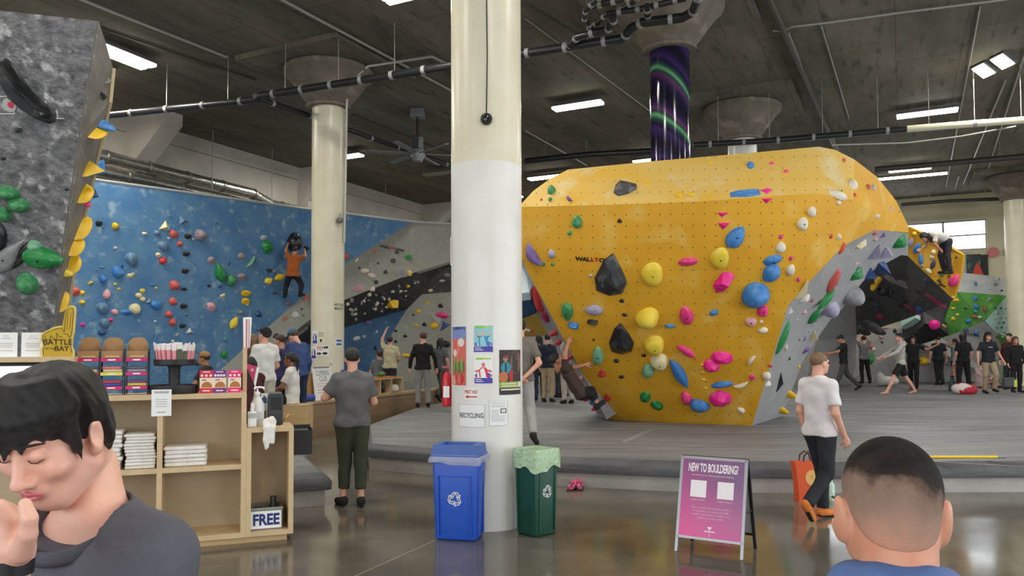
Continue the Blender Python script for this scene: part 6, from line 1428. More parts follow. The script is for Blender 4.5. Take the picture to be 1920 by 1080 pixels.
p = G(566, 790); p = Vector((P(560, 760, 15.7).x, 15.7, 0)); t = thing('waste_barrel', 'round dark blue barrel beside the end of the bench', 'barrel', p); MB().lathe([(.22, 0), (.26, .3), (.28, .74), (.30, .75), (.30, .80), (.27, .80), (.25, .5)], 28, cap=False).build('barrel_wall', M('barrel_blue', (28, 58, 112), .4), t, True, 40); MB().cyl((0, 0, .0), (0, 0, .02), .22, seg=24).build('barrel_base', M('barrel_blue'), t); MB().lathe([(.30, .80), (.305, .84), (.2, .88)], 28).build('barrel_lid', M('barrel_lid', (40, 74, 132), .4), t, True, 40)
MB().box(-.1, .1, -.292, -.285, .5, .62).build('barrel_label', M('label_grey'), t)
stool = thing('block_stool', 'plain plywood block seat on the grey mat', 'stool', Vector((P(548, 700, 13.0).x, 13.0, MATZ + .001))); MB().bbox(-.3, .3, -.22, .22, 0, .42, .01).build('block', PLY, stool); MB().box(-.305, .305, -.225, .225, .42, .44).build('seat_board', PLYE, stool)

# ================================================================== FLOOR CLUTTER
p = G(1078, 918); PNK = M('shoe_pink', (214, 96, 134), .5, c2=(60, 36, 46), scale=14, lo=.48, hi=.56); DRK = M('shoe_dark', (40, 30, 36), .5)
for k, (dx, rz) in enumerate(((-.03, 1.2), (.06, 1.5))):
    t = thing('climbing_shoe', 'small pink climbing shoe with black straps lying on the concrete', 'shoe', p + Vector((dx, .03 * k, 0)), rz, 'pair of pink shoes on the floor')
    np_mesh('shoe_upper', [sdf([('+', 0, ('rc', (-.09, 0, .04), (.03, 0, .045), .035, .045)), ('+', .03, ('rc', (.03, 0, .05), (.09, 0, .075), .042, .04))], .008)], PNK, t); MB().bbox(-.125, .12, -.04, .04, 0, .018, .006).build('sole', DRK, t)
    MB().tube([(-.02, -.045, .02), (-.02, -.02, .085), (-.02, .02, .085), (-.02, .045, .02)], .009, 6).build('strap', DRK, t)
pb = G(1513, 938, 0); t = thing('tote_bag', 'orange tote bag with a pale round print standing by the mat', 'bag', pb, .12); ORG = M('tote_orange', (224, 92, 50), .7)
s_ = pb.y / F
MB().prism([(-.12, 0), (.13, 0), (.15, .30), (.16, .43), (-.16, .44), (-.13, .2)], -.06, .06, Matrix.Rotation(math.pi / 2, 4, 'X')).build('bag_body', ORG, t); MB().prism([(math.cos(a / 20 * 6.283) * .075 + .03, math.sin(a / 20 * 6.283) * .085 + .26) for a in range(20)], 0, .002, Matrix.Translation((0, -.061, 0)) @ Matrix.Rotation(math.pi / 2, 4, 'X')).build('round_print', M('tote_print', (236, 186, 110), .7), t)
text_obj('Y', .06, M('tote_ink', (150, 90, 40), .7), t, Matrix.Translation((.03, -.0635, .26)) @ Matrix.Rotation(math.pi / 2, 4, 'X'))
for y_ in (-.05, .05): MB().tube([(-.06, y_, .42), (-.05, y_, .5), (0, y_ * .8, .545), (.06, y_, .5), (.08, y_, .42)], .009, 6).build('handle', M('handle_brown', (70, 44, 40), .6), t)
pb = G(1566, 944, 0); t = thing('shaker_bottle', 'green and white patterned bottle behind the orange tote', 'bottle', pb + Vector((.02, .15, 0))); MB().lathe([(.035, 0), (.038, .02), (.038, .17), (.02, .2), (.02, .23)], 18).build('bottle_body', M('bottle_mint', (140, 200, 170), .4, c2=(230, 236, 230), scale=30), t, True, 40); MB().cyl((0, 0, .23), (0, 0, .26), .024, seg=14).build('bottle_cap', BLK, t)
a = Vector((P(1700, 864, 9.42).x, 9.42, MATZ + .016)); b = Vector((P(1870, 864, 9.40).x, 9.40, MATZ + .016)); c = (a + b) / 2; t = thing('yellow_pole', 'long yellow pole lying along the front of the grey mat', 'pole', c)
MB().cyl(a - c, b - c, .016, seg=12).build('pole', M('pole_yellow', (238, 200, 30), .4), t, True, 40); MB().cyl(b - c, (b - c) + (b - a).normalized() * .11, .014, .01, seg=12).build('pole_tip', M('tip_grey', (140, 142, 146), .4), t, True, 40)
# bags on the far mat
pf = G(1800, 739, MATZ); lump('tote_bundle', 'white and red bag lying at the feet of the hooded climber', 'bag', pf + Vector((.05, 0, 0)), [('+', 0, ('el', (0, 0, .16), (.3, .16, .17))), ('+', .1, ('el', (.25, 0, .12), (.2, .15, .14)))], .03, M('bag_white_red', (226, 214, 208), .7, c2=(196, 50, 66), scale=3, lo=.48, hi=.52))
t = thing('steel_flask', 'dark teal flask standing beside the white and red bag', 'flask', G(1786, 733, MATZ)); MB().lathe([(.1, 0), (.11, .03), (.11, .26), (.06, .34), (.05, .42)], 18).build('flask_body', M('flask_teal', (52, 78, 84), .4), t, True, 40); MB().cyl((0, 0, .42), (0, 0, .47), .055, seg=14).build('flask_cap', BLK, t)
lump('dark_bag', 'black gym bag on the mat by the far column', 'bag', G(1880, 706, MATZ) + Vector((0, 0, 0)), [('+', 0, ('el', (0, 0, .22), (.4, .25, .22)))], .03, BLK)
lump('white_bundle', 'white jacket heaped on the mat behind the hooded climber', 'jacket', Vector((P(1665, 690, 27).x, 27, MATZ)), [('+', 0, ('el', (0, 0, .17), (.36, .25, .17))), ('+', .1, ('el', (-.3, 0, .25), (.16, .18, .25)))], .035, M('jacket_white', (222, 220, 216), .8))
# green arena screen and wall gear near the far windows
q0 = hit_u(1812, 478, U1 - .05); q1 = hit_u(1840, 515, U1 - .05)
t = thing('wall_screen', 'dark wall screen with a green stage picture under the far windows', 'screen', hit_u(1826, 514, U1 - .06)); t.rotation_euler = (0, 0, ANG - math.pi / 2); t.location.z = q1.z
hw = (q1 - q0).to_2d().length / 2; hh = q0.z - q1.z
MB().box(-hw, hw, -.06, 0, 0, hh).build('screen_frame', BLK, t); MB().box(-hw * .92, hw * .92, -.065, -.06, .06, hh - .06).build('screen_picture', M('screen_teal', (30, 52, 58), .3, c2=(80, 170, 130), scale=2.2, lo=.5, hi=.6), t)
MB().prism([(-.25, 0), (.2, 0), (.02, .55), (-.05, .55)], 0, .2, Matrix.Translation((hw * .55, -.02, -.1)) @ Matrix.Rotation(math.pi / 2, 4, 'X')).build('orange_marker', M('marker_orange', (226, 76, 54), .5), t)
qd = hit_u(1846, 500, U1 - .05); t = thing('dark_door_panel', 'narrow black panel on the far wall beside the screen', 'panel', Vector((qd.x, qd.y, 0))); t.rotation_euler = (0, 0, ANG - math.pi / 2)
MB().box(-.12, .12, -.04, .04, 1.5, hit_u(1846, 478, U1).z).build('panel', BLK, t); MB().box(-.75, -.5, -.03, .03, 1.5, hit_u(1838, 470, U1).z).build('pale_post', M('post_pale', (206, 206, 200), .6), t)
qd = hit_u(1862, 473, U1 - .05); t = thing('round_sign', 'round rose disc mounted on the far cream wall', 'sign', qd); t.rotation_euler = (0, 0, ANG - math.pi / 2)
MB().cyl((0, 0, 0), (0, -.05, 0), .2, seg=28).build('disc', M('disc_rose', (222, 130, 134), .5), t); MB().bbox(.35, .62, -.08, 0, -.14, .1, .02).build('junction_box', M('box_grey', (190, 188, 176), .5), t); MB().tube([(.62, -.04, 0), (.75, -.04, .05), (.78, -.04, .5), (.85, -.04, .7)], .02, 6).build('conduit', GRYP, t); MB().cyl((.48, -.04, .1), (.48, -.04, .85), .02, seg=6).build('conduit', GRYP, t)

# ================================================================== PEOPLE
SKIN = {'light': M('skin_light', (226, 172, 148), .5, c2=(214, 156, 132), scale=9), 'tan': M('skin_tan', (196, 140, 112), .5, c2=(184, 126, 98), scale=9), 'brown': M('skin_brown', (150, 98, 74), .5, c2=(138, 88, 66), scale=9)}
HAIRM = {'black': M('hair_black', (24, 21, 20), .4, c2=(38, 33, 31), scale=60, bump=.4, bscale=90), 'brown': M('hair_brown', (70, 46, 32), .45, c2=(90, 62, 44), scale=60, bump=.4, bscale=90), 'fair': M('hair_fair', (128, 96, 68), .5, c2=(108, 80, 56), scale=60, bump=.3, bscale=90)}
def cloth(name, c, d=10): return M('cloth_' + name, c, .85, c2=tuple(max(0, x - d) for x in c), scale=5, bump=.25, bscale=14)
V3 = lambda *a: np.array(a, float)
JOINTS = dict(pel=(0, 0, .97), waist=(0, .01, 1.08), chest=(0, 0, 1.30), neck=(0, -.01, 1.47), head=(0, .025, 1.63),
              hipL=(-.09, 0, .92), hipR=(.09, 0, .92), kneL=(-.10, .02, .50), kneR=(.10, .02, .50), ankL=(-.10, -.02, .09), ankR=(.10, -.02, .09), toeL=(-.12, .15, .035), toeR=(.12, .15, .035),
              shL=(-.172, -.01, 1.405), shR=(.172, -.01, 1.405), elbL=(-.235, -.02, 1.13), elbR=(.235, -.02, 1.13), wriL=(-.25, .07, .89), wriR=(.25, .07, .89))
def rotm(yaw=0, pitch=0, roll=0):
    return np.array(Matrix.Rotation(math.radians(yaw), 3, 'Z') @ Matrix.Rotation(math.radians(pitch), 3, 'X') @ Matrix.Rotation(math.radians(roll), 3, 'Y'))
def head_prims(detail=True):
    p = [('+', 0, ('el', (0, -.014, .032), (.073, .092, .082))), ('+', .03, ('el', (0, .028, -.028), (.056, .064, .078))), ('+', .03, ('el', (0, .048, -.08), (.034, .038, .034))),
         ('+', .01, ('rc', (0, .090, .008), (0, .106, -.026), .008, .0135)), ('+', .02, ('el', (0, .076, .026), (.048, .018, .012))), ('-', .012, ('el', (-.030, .100, .006), (.016, .016, .010))), ('-', .012, ('el', (.030, .100, .006), (.016, .016, .010))),
         ('+', .008, ('el', (0, .088, -.058), (.022, .012, .008))), ('+', .01, ('el', (-.074, -.004, -.008), (.011, .023, .032))), ('+', .01, ('el', (.074, -.004, -.008), (.011, .023, .032))),
         ('+', .03, ('rc', (0, -.022, -.04), (0, -.042, -.15), .054, .056))]
    return p
def hand_prims(side, grip=.5):
    s = side; p = [('+', 0, ('el', (0, 0, -.05), (.037, .017, .052))), ('+', .015, ('rc', (0, 0, .02), (0, 0, -.02), .026, .026))]
    for x, L in ((-.027, .066), (-.009, .078), (.010, .074), (.027, .056)):
        a = np.array((x, 0, -.088)); b = a + np.array((x * .12, L * .5 * math.sin(grip), -L * .5 * math.cos(grip))); c = b + np.array((0, L * .5 * math.sin(grip * 2.1), -L * .5 * math.cos(grip * 2.1)))
        p += [('+', .006, ('rc', a, b, .0095, .0088)), ('+', .003, ('rc', b, c, .0088, .0078))]
    p += [('+', .012, ('rc', (-s * .028, .006, -.03), (-s * .05, .022, -.06), .013, .0105)), ('+', .004, ('rc', (-s * .05, .022, -.06), (-s * .052, .034, -.088), .0105, .009))]
    return p
HEADC = {}
def cached(key, fn):
    if key not in HEADC: HEADC[key] = fn()
    return HEADC[key]
def xf(vq, R, t, k=1.0): V, Q = vq; return (V * k) @ np.array(R).T + np.array(t), Q
def person(label, loc, rz, H=1.73, J=None, shirt=(90, 90, 92), sleeve='short', legs='long', legc=(40, 42, 48), hair='black', style='short', skin='light', shoes=(30, 30, 32), bare=False,
           yaw=0, pitch=0, roll=0, vox=.018, grip=.5, leglen=1.0, cap=None, eyes=False, build=1.0, group='climbers in the hall', hood=None, fold=.004, name='person', logo=None, headfn=None, nohand=(), extra=None, neckcut=None):
    k = H / 1.75; S = {n: np.array(p, float) for n, p in JOINTS.items()}
    for n, p in (J or {}).items(): S[n] = np.array(p, float)
    b = build
    t = thing(name, label, 'person', loc, math.radians(rz), group); t.scale = (k, k, k)
    sk = SKIN[skin]; Rh = rotm(yaw, pitch, roll)
    # skin: one continuous body with head and hands
    ax = S['chest'] - S['pel']; ax = ax / np.linalg.norm(ax); lat = S['shR'] - S['shL']; lat = lat - ax * (lat @ ax); lat = lat / np.linalg.norm(lat)
    def torso(inf, low=0.0):
        q = []
        for s in (-1, 1):
            q += [('+', .06, ('rc', S['pel'] + lat * s * .055 * b - ax * low, S['waist'] + lat * s * .05 * b, .094 * b + inf, .086 * b + inf)), ('+', .06, ('rc', S['waist'] + lat * s * .05 * b, S['chest'] + lat * s * .07 * b, .086 * b + inf, .098 * b + inf))]
        q += [('+', .06, ('rc', S['shL'], S['shR'], .046 + inf, .046 + inf)), ('+', .05, ('rc', S['chest'], S['neck'] - ax * .03, .07 + inf, .055 + inf))]
        for s in 'LR': q += [('+', .05, ('rc', S['neck'] - ax * .01, S['neck'] * .35 + S['sh' + s] * .65, .045 + inf, .042 + inf))]
        return q
    body = torso(-.012); cf = .62 if legs == 'long' else 1.0
    for s in 'LR':
        body += [('+', .03, ('rc', S['sh' + s], S['elb' + s], .05 * b, .04)), ('+', .02, ('rc', S['elb' + s], S['wri' + s], .041, .027)), ('+', .04, ('rc', S['hip' + s], S['kne' + s], .084 * b * cf, .058 * cf)), ('+', .02, ('rc', S['kne' + s], S['kne' + s] * .55 + S['ank' + s] * .45 + np.array((0, -.012 if cf == 1 else 0, 0)), .057 * cf, .054 * cf)),
                 ('+', .02, ('rc', S['kne' + s] * .55 + S['ank' + s] * .45 + np.array((0, -.012 if cf == 1 else 0, 0)), S['ank' + s], .054 * cf, .038))]
        fd = S['toe' + s] - S['ank' + s]; heel = S['ank' + s] + np.array((0, 0, 0)) - fd * .28; heel[2] = min(heel[2], S['ank' + s][2]) - .035 if abs(fd[2]) < .12 else heel[2]
        if bare: body += [('+', .03, ('rc', S['ank' + s] - fd * .15 - np.array((0, 0, .035)), S['toe' + s], .036, .024))]
    hd = S['head']; nb = hd + Rh @ np.array((0, -.035, -.11)); body += [('+', .03, ('rc', S['neck'], nb, .062, .055))]
    parts = [sdf(body, vox)]
    if headfn is None: parts.append(xf(cached(('head', vox), lambda: sdf(head_prims(), max(.0055, vox * .5), smooth=1)), Rh, hd))
    else: parts += headfn(t, hd, Rh)
    if extra is not None: parts += extra(t)
    for s, sg in (('L', -1), ('R', 1)):
        if s in nohand: continue
        d = S['wri' + s] - S['elb' + s]; d = d / np.linalg.norm(d); fwd = np.array((-sg * .9, .35, 0.0)); fwd = fwd - d * (fwd @ d); fwd = fwd / np.linalg.norm(fwd); z = -d; y = fwd; x = np.cross(y, z)
        hp = cached(('hand', sg, round(grip, 1), vox), lambda: sdf(hand_prims(sg, grip), max(.0055, vox * .45), smooth=1))
        parts.append(xf(hp, np.stack([x, y, z], 1), S['wri' + s]))
    np_mesh('body', parts, sk, t)
    wrp = (lambda X: fold * np.sin(X[2] * 24 + X[0] * 15 + 2.5 * np.sin(X[1] * 9 + X[0] * 6)) + fold * .5 * np.sin(X[2] * 41 - X[0] * 27 + 2 * np.sin(X[2] * 13))) if fold else None
    # shirt
    hem = S['pel'] - ax * .09
    sp = torso(.016, .16) + ([('+', .05, ('rc', S['hipL'], S['hipR'], .098 * b + .012, .098 * b + .012))] if abs(ax[2]) > .8 else [])
    for s in 'LR':
        if sleeve == 'none': continue
        if sleeve == 'short': e = S['sh' + s] + (S['elb' + s] - S['sh' + s]) * .72; sp += [('+', .04, ('rc', S['sh' + s], e, .058 * b, .066 * b, (0, 1)))]
        else: sp += [('+', .04, ('rc', S['sh' + s], S['elb' + s], .057 * b, .053)), ('+', .02, ('rc', S['elb' + s], S['wri' + s] * .96 + S['elb' + s] * .04, .055, .04, (0, 1)))]
    sp += [('&', 0, ('hs', hem, -ax)), ('-', .01, ('rc', S['neck'] + ax * .005, S['neck'] + (hd - S['neck']) * .5, .064, .075))]
    if neckcut: sp = sp[:-1] + list(neckcut)
    sh = np_mesh('shirt', [sdf(sp, vox, warp=wrp)], cloth('%d_%d_%d' % shirt, shirt), t)
    if hood: np_mesh('hood', [sdf([('+', 0, ('rc', S['neck'] + np.array((-.07, -.06, .0)), S['neck'] + np.array((.07, -.06, .0)), .055, .055)), ('+', .04, ('el', S['neck'] + np.array((0, -.09, -.03)), (.1, .06, .09)))], vox)], cloth('%d_%d_%d' % shirt, shirt), t)
    # trousers or shorts
    tp = [('+', .05, ('rc', S['pel'] - lat * .05 * b, S['pel'] + lat * .05 * b, .104 * b, .104 * b)), ('+', .05, ('rc', S['hipL'], S['hipR'], .098 * b, .098 * b))]
    for s in 'LR':
        h_, kn, an = S['hip' + s], S['kne' + s], S['ank' + s]
        if legs == 'long':
            e = kn + (an - kn) * (leglen * .97); tp += [('+', .03, ('rc', h_, kn, .098 * b, .074)), ('+', .02, ('rc', kn, e, .074, .062, (0, 1)))]
        else: e = h_ + (kn - h_) * (.92 if legs == 'shorts' else .5); tp += [('+', .03, ('rc', h_, e, .104 * b, .098 * b, (0, 1)))]
    tp += [('&', 0, ('hs', S['pel'] + ax * .1, ax))]
    np_mesh('trousers' if legs == 'long' else 'shorts', [sdf(tp, vox, warp=wrp)], cloth('%d_%d_%d' % legc, legc, 8), t)
    # shoes
    if not bare:
        for s in 'LR':
            fd = S['toe' + s] - S['ank' + s]; dn = np.array((0, 0, -.045)); hl = S['ank' + s] - fd * .22 + dn * (1 if abs(fd[2]) < .13 else .3)
            np_mesh('shoe', [sdf([('+', 0, ('rc', hl, S['toe' + s], .043, .036)), ('+', .03, ('rc', S['ank' + s] + np.array((0, 0, -.01)), hl * .5 + S['ank' + s] * .5, .046, .044))], max(.009, vox * .6))], cloth('shoe_%d_%d_%d' % shoes, shoes, 6), t)
            if vox < .014:
                sd_ = S['toe' + s] - hl; sd_ = sd_ / np.linalg.norm(sd_); nz = np.array((0, 0, 1.0)) - sd_ * sd_[2]; nz = nz / np.linalg.norm(nz)
                np_mesh('sole', [sdf([('+', 0, ('rc', hl, S['toe' + s], .046, .039)), ('&', .004, ('hs', hl - nz * .020, nz))], .007)], M('sole_dark', (34, 32, 34), .6), t)
    # hair / cap
    cut = lambda y0, z0, sl: ('&', .01, ('hs', (0, y0, z0), (0, sl, -1)))
    if style == 'short': hpz = [('+', 0, ('el', (0, -.018, .042), (.083, .104, .090))), ('+', .02, ('el', (0, .055, .085), (.055, .045, .03))), cut(.085, .055, .85)]
    elif style == 'buzz': hpz = [('+', 0, ('el', (0, -.016, .036), (.077, .098, .084))), cut(.085, .06, .8)]
    elif style in ('long', 'pony', 'hooded'):
        hpz = [('+', 0, ('el', (0, -.02, .04), (.085, .106, .092))), cut(.085, .05, .9)]
        if style == 'long': hpz += [('+', .03, ('rc', (-.045, -.06, .0), (-.06, -.075, -.24), .055, .04)), ('+', .03, ('rc', (.045, -.06, .0), (.06, -.075, -.24), .055, .04)), ('+', .03, ('rc', (-.07, -.01, .02), (-.082, .0, -.18), .022, .018)), ('+', .03, ('rc', (.07, -.01, .02), (.082, .0, -.18), .022, .018))]
        elif style == 'pony': hpz += [('+', .03, ('el', (0, -.12, .03), (.03, .035, .03))), ('+', .02, ('rc', (0, -.135, .02), (0, -.15, -.17), .035, .018))]
        else: hpz = [('+', 0, ('el', (0, -.025, .02), (.1, .118, .125))), ('+', .04, ('rc', (0, -.04, -.08), (0, -.05, -.16), .085, .09)), ('-', .02, ('el', (0, .12, -.01), (.062, .07, .09)))]
    hm = HAIRM[hair]
    if headfn is not None: return t
    hr = cached(('hair', style, vox), lambda: sdf(hpz, max(.006, vox * .5), smooth=1)); np_mesh('hair' if style != 'hooded' else 'hood', [xf(hr, Rh, hd)], hm, t)
    if cap:
        cp = [('+', 0, ('el', (0, -.012, .05), (.089, .108, .092))), ('&', .004, ('hs', (0, 0, .042), (0, .05, -1))), ('+', .004, ('el', (0, .12, .05), (.062, .075, .009)))]
        np_mesh('cap', [xf(cached(('cap', vox), lambda: sdf(cp, .007)), Rh, hd)], cloth('cap_%d_%d_%d' % cap, cap), t)
    if eyes:
        ey = MB()
        for s in (-1, 1): ey.lathe([(.0005, -.006), (.011, -.002), (.013, .002), (.0005, .006)], 10, Matrix.Translation(Vector(hd)) @ Matrix(Rh).to_4x4() @ Matrix.Translation((s * .03, .088, .006)) @ Matrix.Rotation(math.pi / 2, 4, 'X'))
        ey.build('eyes', M('eye_dark', (34, 26, 24), .2), t, True)
        br = MB()
        for s in (-1, 1): br.tube([Vector(hd) + Matrix(Rh) @ Vector((s * .012, .096, .028)), Vector(hd) + Matrix(Rh) @ Vector((s * .048, .082, .028))], .0045, 5)
        br.build('eyebrows', hm, t)
    if logo:
        fr = S['chest'] + np.array((0, .122, .02)); MB().box(-.05, -.012, fr[1] - .004, fr[1] + .004, fr[2] - .012, fr[2] + .012).box(.012, .05, fr[1] - .004, fr[1] + .004, fr[2] - .012, fr[2] + .012).build('shirt_print', M('print_offwhite', (214, 210, 204), .7), t)
    return t
def at(px, py, z=MATZ): p = G(px, py, z); return (p.x, p.y, z)
def atD(px, D, z=MATZ): return (P(px, 655, D).x, D, z)
WALK = dict(kneL=(-.09, .16, .53), ankL=(-.09, .22, .10), toeL=(-.09, .39, .06), kneR=(.09, -.02, .49), ankR=(.09, -.27, .17), toeR=(.09, -.15, .04))
def mix(*ds):
    o = {}
    for d in ds: o.update(d)
    return o
SIT = dict(pel=(0, 0, .55), waist=(0, -.01, .66), chest=(0, .0, .90), neck=(0, .01, 1.07), head=(0, .04, 1.23), hipL=(-.09, .02, .53), hipR=(.09, .02, .53), kneL=(-.11, .44, .54), kneR=(.11, .44, .54), ankL=(-.11, .42, .10), ankR=(.11, .42, .10), toeL=(-.12, .58, .04), toeR=(.12, .58, .04),
           shL=(-.165, 0, 1.02), shR=(.165, 0, 1.02), elbL=(-.21, .12, .76), elbR=(.21, .12, .76), wriL=(-.12, .34, .66), wriR=(.12, .34, .66))
AD = lambda n, *v: {n: v}
# --- people in the middle distance
person('person in a grey T-shirt and olive trousers standing with back turned beside the counter', at(660, 948, 0), 22, 1.72, mix(dict(elbL=(-.30, .03, 1.20), wriL=(-.10, .24, 1.24), elbR=(.25, .03, 1.14), wriR=(.08, .25, 1.20), kneL=(-.07, .05, .5), ankL=(-.10, .0, .09), toeL=(-.13, .19, .035), kneR=(.09, -.02, .5), ankR=(.08, -.10, .09), toeR=(.10, .07, .035))),
       shirt=(104, 102, 104), legc=(62, 66, 50), shoes=(26, 26, 28), leglen=.78, vox=.011, hair='black', skin='light', build=1.1, fold=.003)
person('person in a white T-shirt and dark jeans striding past the orange tote', at(1540, 976, 0), -62, 1.66, mix(WALK, dict(elbR=(.23, -.03, 1.12), wriR=(.23, .1, .88), kneR=(.08, .0, .49), ankR=(.08, -.30, .20), toeR=(.08, -.22, .06), kneL=(-.09, .13, .52), ankL=(-.09, .13, .09), toeL=(-.09, .30, .035))),
       shirt=(226, 220, 222), legc=(38, 40, 48), shoes=(224, 128, 56), hair='fair', style='buzz', vox=.011, eyes=True, fold=.003, yaw=-8)
person('person hidden behind the white column with hands clasped behind back', atD(976, 11.0), 0, 1.76, dict(elbL=(-.25, -.10, 1.14), wriL=(-.03, -.17, .95), elbR=(.26, -.10, 1.14), wriR=(.06, -.18, .95), kneR=(.13, -.02, .5), ankR=(.17, -.22, .16), toeR=(.22, -.16, .04)), shirt=(118, 112, 104), legc=(168, 166, 162), shoes=(34, 34, 36), vox=.013, skin='light', fold=.003)
person('person in a white T-shirt and black cap looking up from behind the counter', atD(497, 12.3), 48, 1.70, dict(elbL=(-.24, .03, 1.12), wriL=(-.18, .2, 1.0), elbR=(.24, .03, 1.12), wriR=(.15, .22, 1.0)), shirt=(224, 222, 216), legc=(196, 188, 172), cap=(24, 24, 26), pitch=14, vox=.014, yaw=20)
person('person in a white T-shirt and black shorts seated sideways with a ponytail', (P(548, 700, 13.0).x, 13.0, MATZ), 88, 1.68, mix(SIT), shirt=(228, 224, 216), legc=(30, 30, 32), legs='shorts', style='pony', skin='brown', hair='black', vox=.014, shoes=(150, 60, 60), pitch=8, eyes=True, build=.94)
person('person in a blue shirt and denim cap bending head near the cream column', atD(561, 13.6), 62, 1.74, dict(chest=(0, .05, 1.30), neck=(0, .07, 1.46), head=(0, .14, 1.59), shL=(-.175, .05, 1.42), shR=(.175, .05, 1.42)), shirt=(58, 78, 124), sleeve='long', legc=(36, 46, 74), cap=(70, 100, 140), pitch=-28, vox=.015, hair='brown')
person('person in a purple sweater beside the blue shirted one', atD(527, 13.9), 75, 1.62, dict(elbL=(-.24, .15, 1.2), wriL=(-.1, .36, 1.22), elbR=(.24, .15, 1.2), wriR=(.1, .36, 1.22)), shirt=(92, 84, 130), sleeve='long', legc=(60, 56, 84), hair='brown', vox=.016)
person('person with long dark hair and a burgundy top seated behind the pennant', atD(470, 11.2), 40, 1.62, mix({k_: (v[0], v[1], v[2]) for k_, v in SIT.items()}, {}), shirt=(70, 26, 34), sleeve='long', legc=(40, 30, 34), style='long', hair='black', vox=.015)
person('fair haired person standing behind the paper sleeve post', atD(474, 13.4), 80, 1.62, {}, shirt=(96, 40, 46), sleeve='long', legc=(46, 46, 52), style='long', hair='fair', vox=.016, eyes=True)
stool2 = thing('block_stool', 'plain block seat behind the cookie boxes', 'stool', Vector((P(386, 700, 14.0).x, 14.0, MATZ + .001))); MB().bbox(-.25, .25, -.2, .2, 0, .42, .01).build('block', PLY, stool2); MB().box(-.255, .255, -.205, .205, .42, .44).build('seat_board', PLYE, stool2)
person('person in a tan cap seated behind the cookie boxes', (P(386, 700, 14.0).x, 14.0, MATZ), 90, 1.70, mix(SIT), shirt=(58, 56, 60), legc=(40, 40, 46), cap=(176, 134, 88), vox=.015, hair='brown', skin='tan')
person('person in a black sweater and grey sweatpants walking along the mat', at(793, 764), 4, 1.74, dict(elbL=(-.28, .0, 1.14), wriL=(-.31, .06, .90), elbR=(.28, .0, 1.14), wriR=(.32, .04, .90), kneL=(-.11, .03, .5), ankL=(-.12, -.04, .09), kneR=(.11, .04, .5), ankR=(.12, .02, .09)), shirt=(22, 22, 24), sleeve='long', legc=(146, 144, 142), hair='brown', vox=.015, yaw=25)
person('person in a grey T-shirt walking ahead of the black sweater', atD(826, 20.0), -30, 1.64, WALK, shirt=(96, 98, 104), legc=(70, 74, 72), hair='black', style='long', vox=.018)
back_mat = mat_block('crash_mat', 'narrow grey crash mat between the bench and the charcoal facet', [(-3.35, 19.3), (-2.2, 22.1), (-2.0, 23.6), (-5.5, 21.2), (-5.0, 19.7)])
person('climber in a cream T-shirt reaching one arm up at the deep blue facet', atD(731, 20.2), 0, 1.70, dict(elbL=(-.22, .08, 1.66), wriL=(-.14, .18, 1.90), shL=(-.17, 0, 1.46), elbR=(.24, .05, 1.14), wriR=(.2, .26, 1.1)), shirt=(206, 196, 160), legc=(50, 50, 54), hair='black', vox=.017, pitch=15)
stool3 = thing('block_stool', 'plain block seat behind the cubby unit', 'stool', Vector((P(712, 700, 20.4).x, 20.4, MATZ + .001))); MB().bbox(-.25, .25, -.2, .2, 0, .42, .01).build('block', PLY, stool3); MB().box(-.255, .255, -.205, .205, .42, .44).build('seat_board', PLYE, stool3)
person('person in a grey T-shirt seated behind the cubby unit looking up', (P(712, 700, 20.4).x, 20.4, MATZ), 30, 1.74, SIT, shirt=(124, 126, 128), legc=(50, 50, 56), hair='brown', vox=.017, pitch=25)
# --- climbers on the walls
dcl = Dw(550) - .5; pc = P(550, 556, dcl)
person('climber in a rust orange shirt high on the blue wall', (pc.x, pc.y, pc.z), -8, 1.75, dict(pel=(0, -.05, .62), waist=(0, -.06, .73), chest=(.01, 0, .96), neck=(.02, .03, 1.12), head=(.02, .05, 1.27), hipL=(-.09, -.03, .58), hipR=(.09, -.03, .58), kneL=(-.24, .10, .36), kneR=(.17, .14, .34), ankL=(-.31, .14, .06), ankR=(.14, .14, .08), toeL=(-.36, .3, .05), toeR=(.18, .3, .07),
       shL=(-.15, .03, 1.08), shR=(.18, .03, 1.07), elbL=(-.27, .10, 1.30), wriL=(-.29, .30, 1.52), elbR=(.27, .16, 1.12), wriR=(.18, .34, 1.30)), shirt=(176, 96, 38), legc=(30, 34, 42), hair='black', vox=.017, skin='tan', sleeve='short', group='climbers on the walls')
pc = P(1086, 760, 13.15)
person('climber in a brown shirt hanging from the left edge of the yellow boulder', (pc.x, pc.y, pc.z), -90, 1.75, dict(pel=(0, .02, .22), waist=(0, -.05, .32), chest=(0, -.17, .52), neck=(0, -.27, .65), head=(0, -.385, .76), hipL=(-.09, .04, .19), hipR=(.09, .04, .19), kneL=(-.12, .22, .25), kneR=(.12, .20, .20), ankL=(-.10, .32, .02), ankR=(.12, .30, .03), toeL=(-.1, .42, .05), toeR=(.12, .40, .06),
       shL=(-.17, -.22, .62), shR=(.17, -.24, .62), elbL=(-.16, -.05, .64), wriL=(-.12, .12, .68), elbR=(.2, -.25, .86), wriR=(.14, -.19, 1.05)), shirt=(74, 54, 48), legc=(22, 22, 24), legs='long', leglen=.6, hair='black', skin='tan', vox=.013, yaw=10, pitch=30, group='climbers on the walls')
pc = P(1776, 514, 19.6)
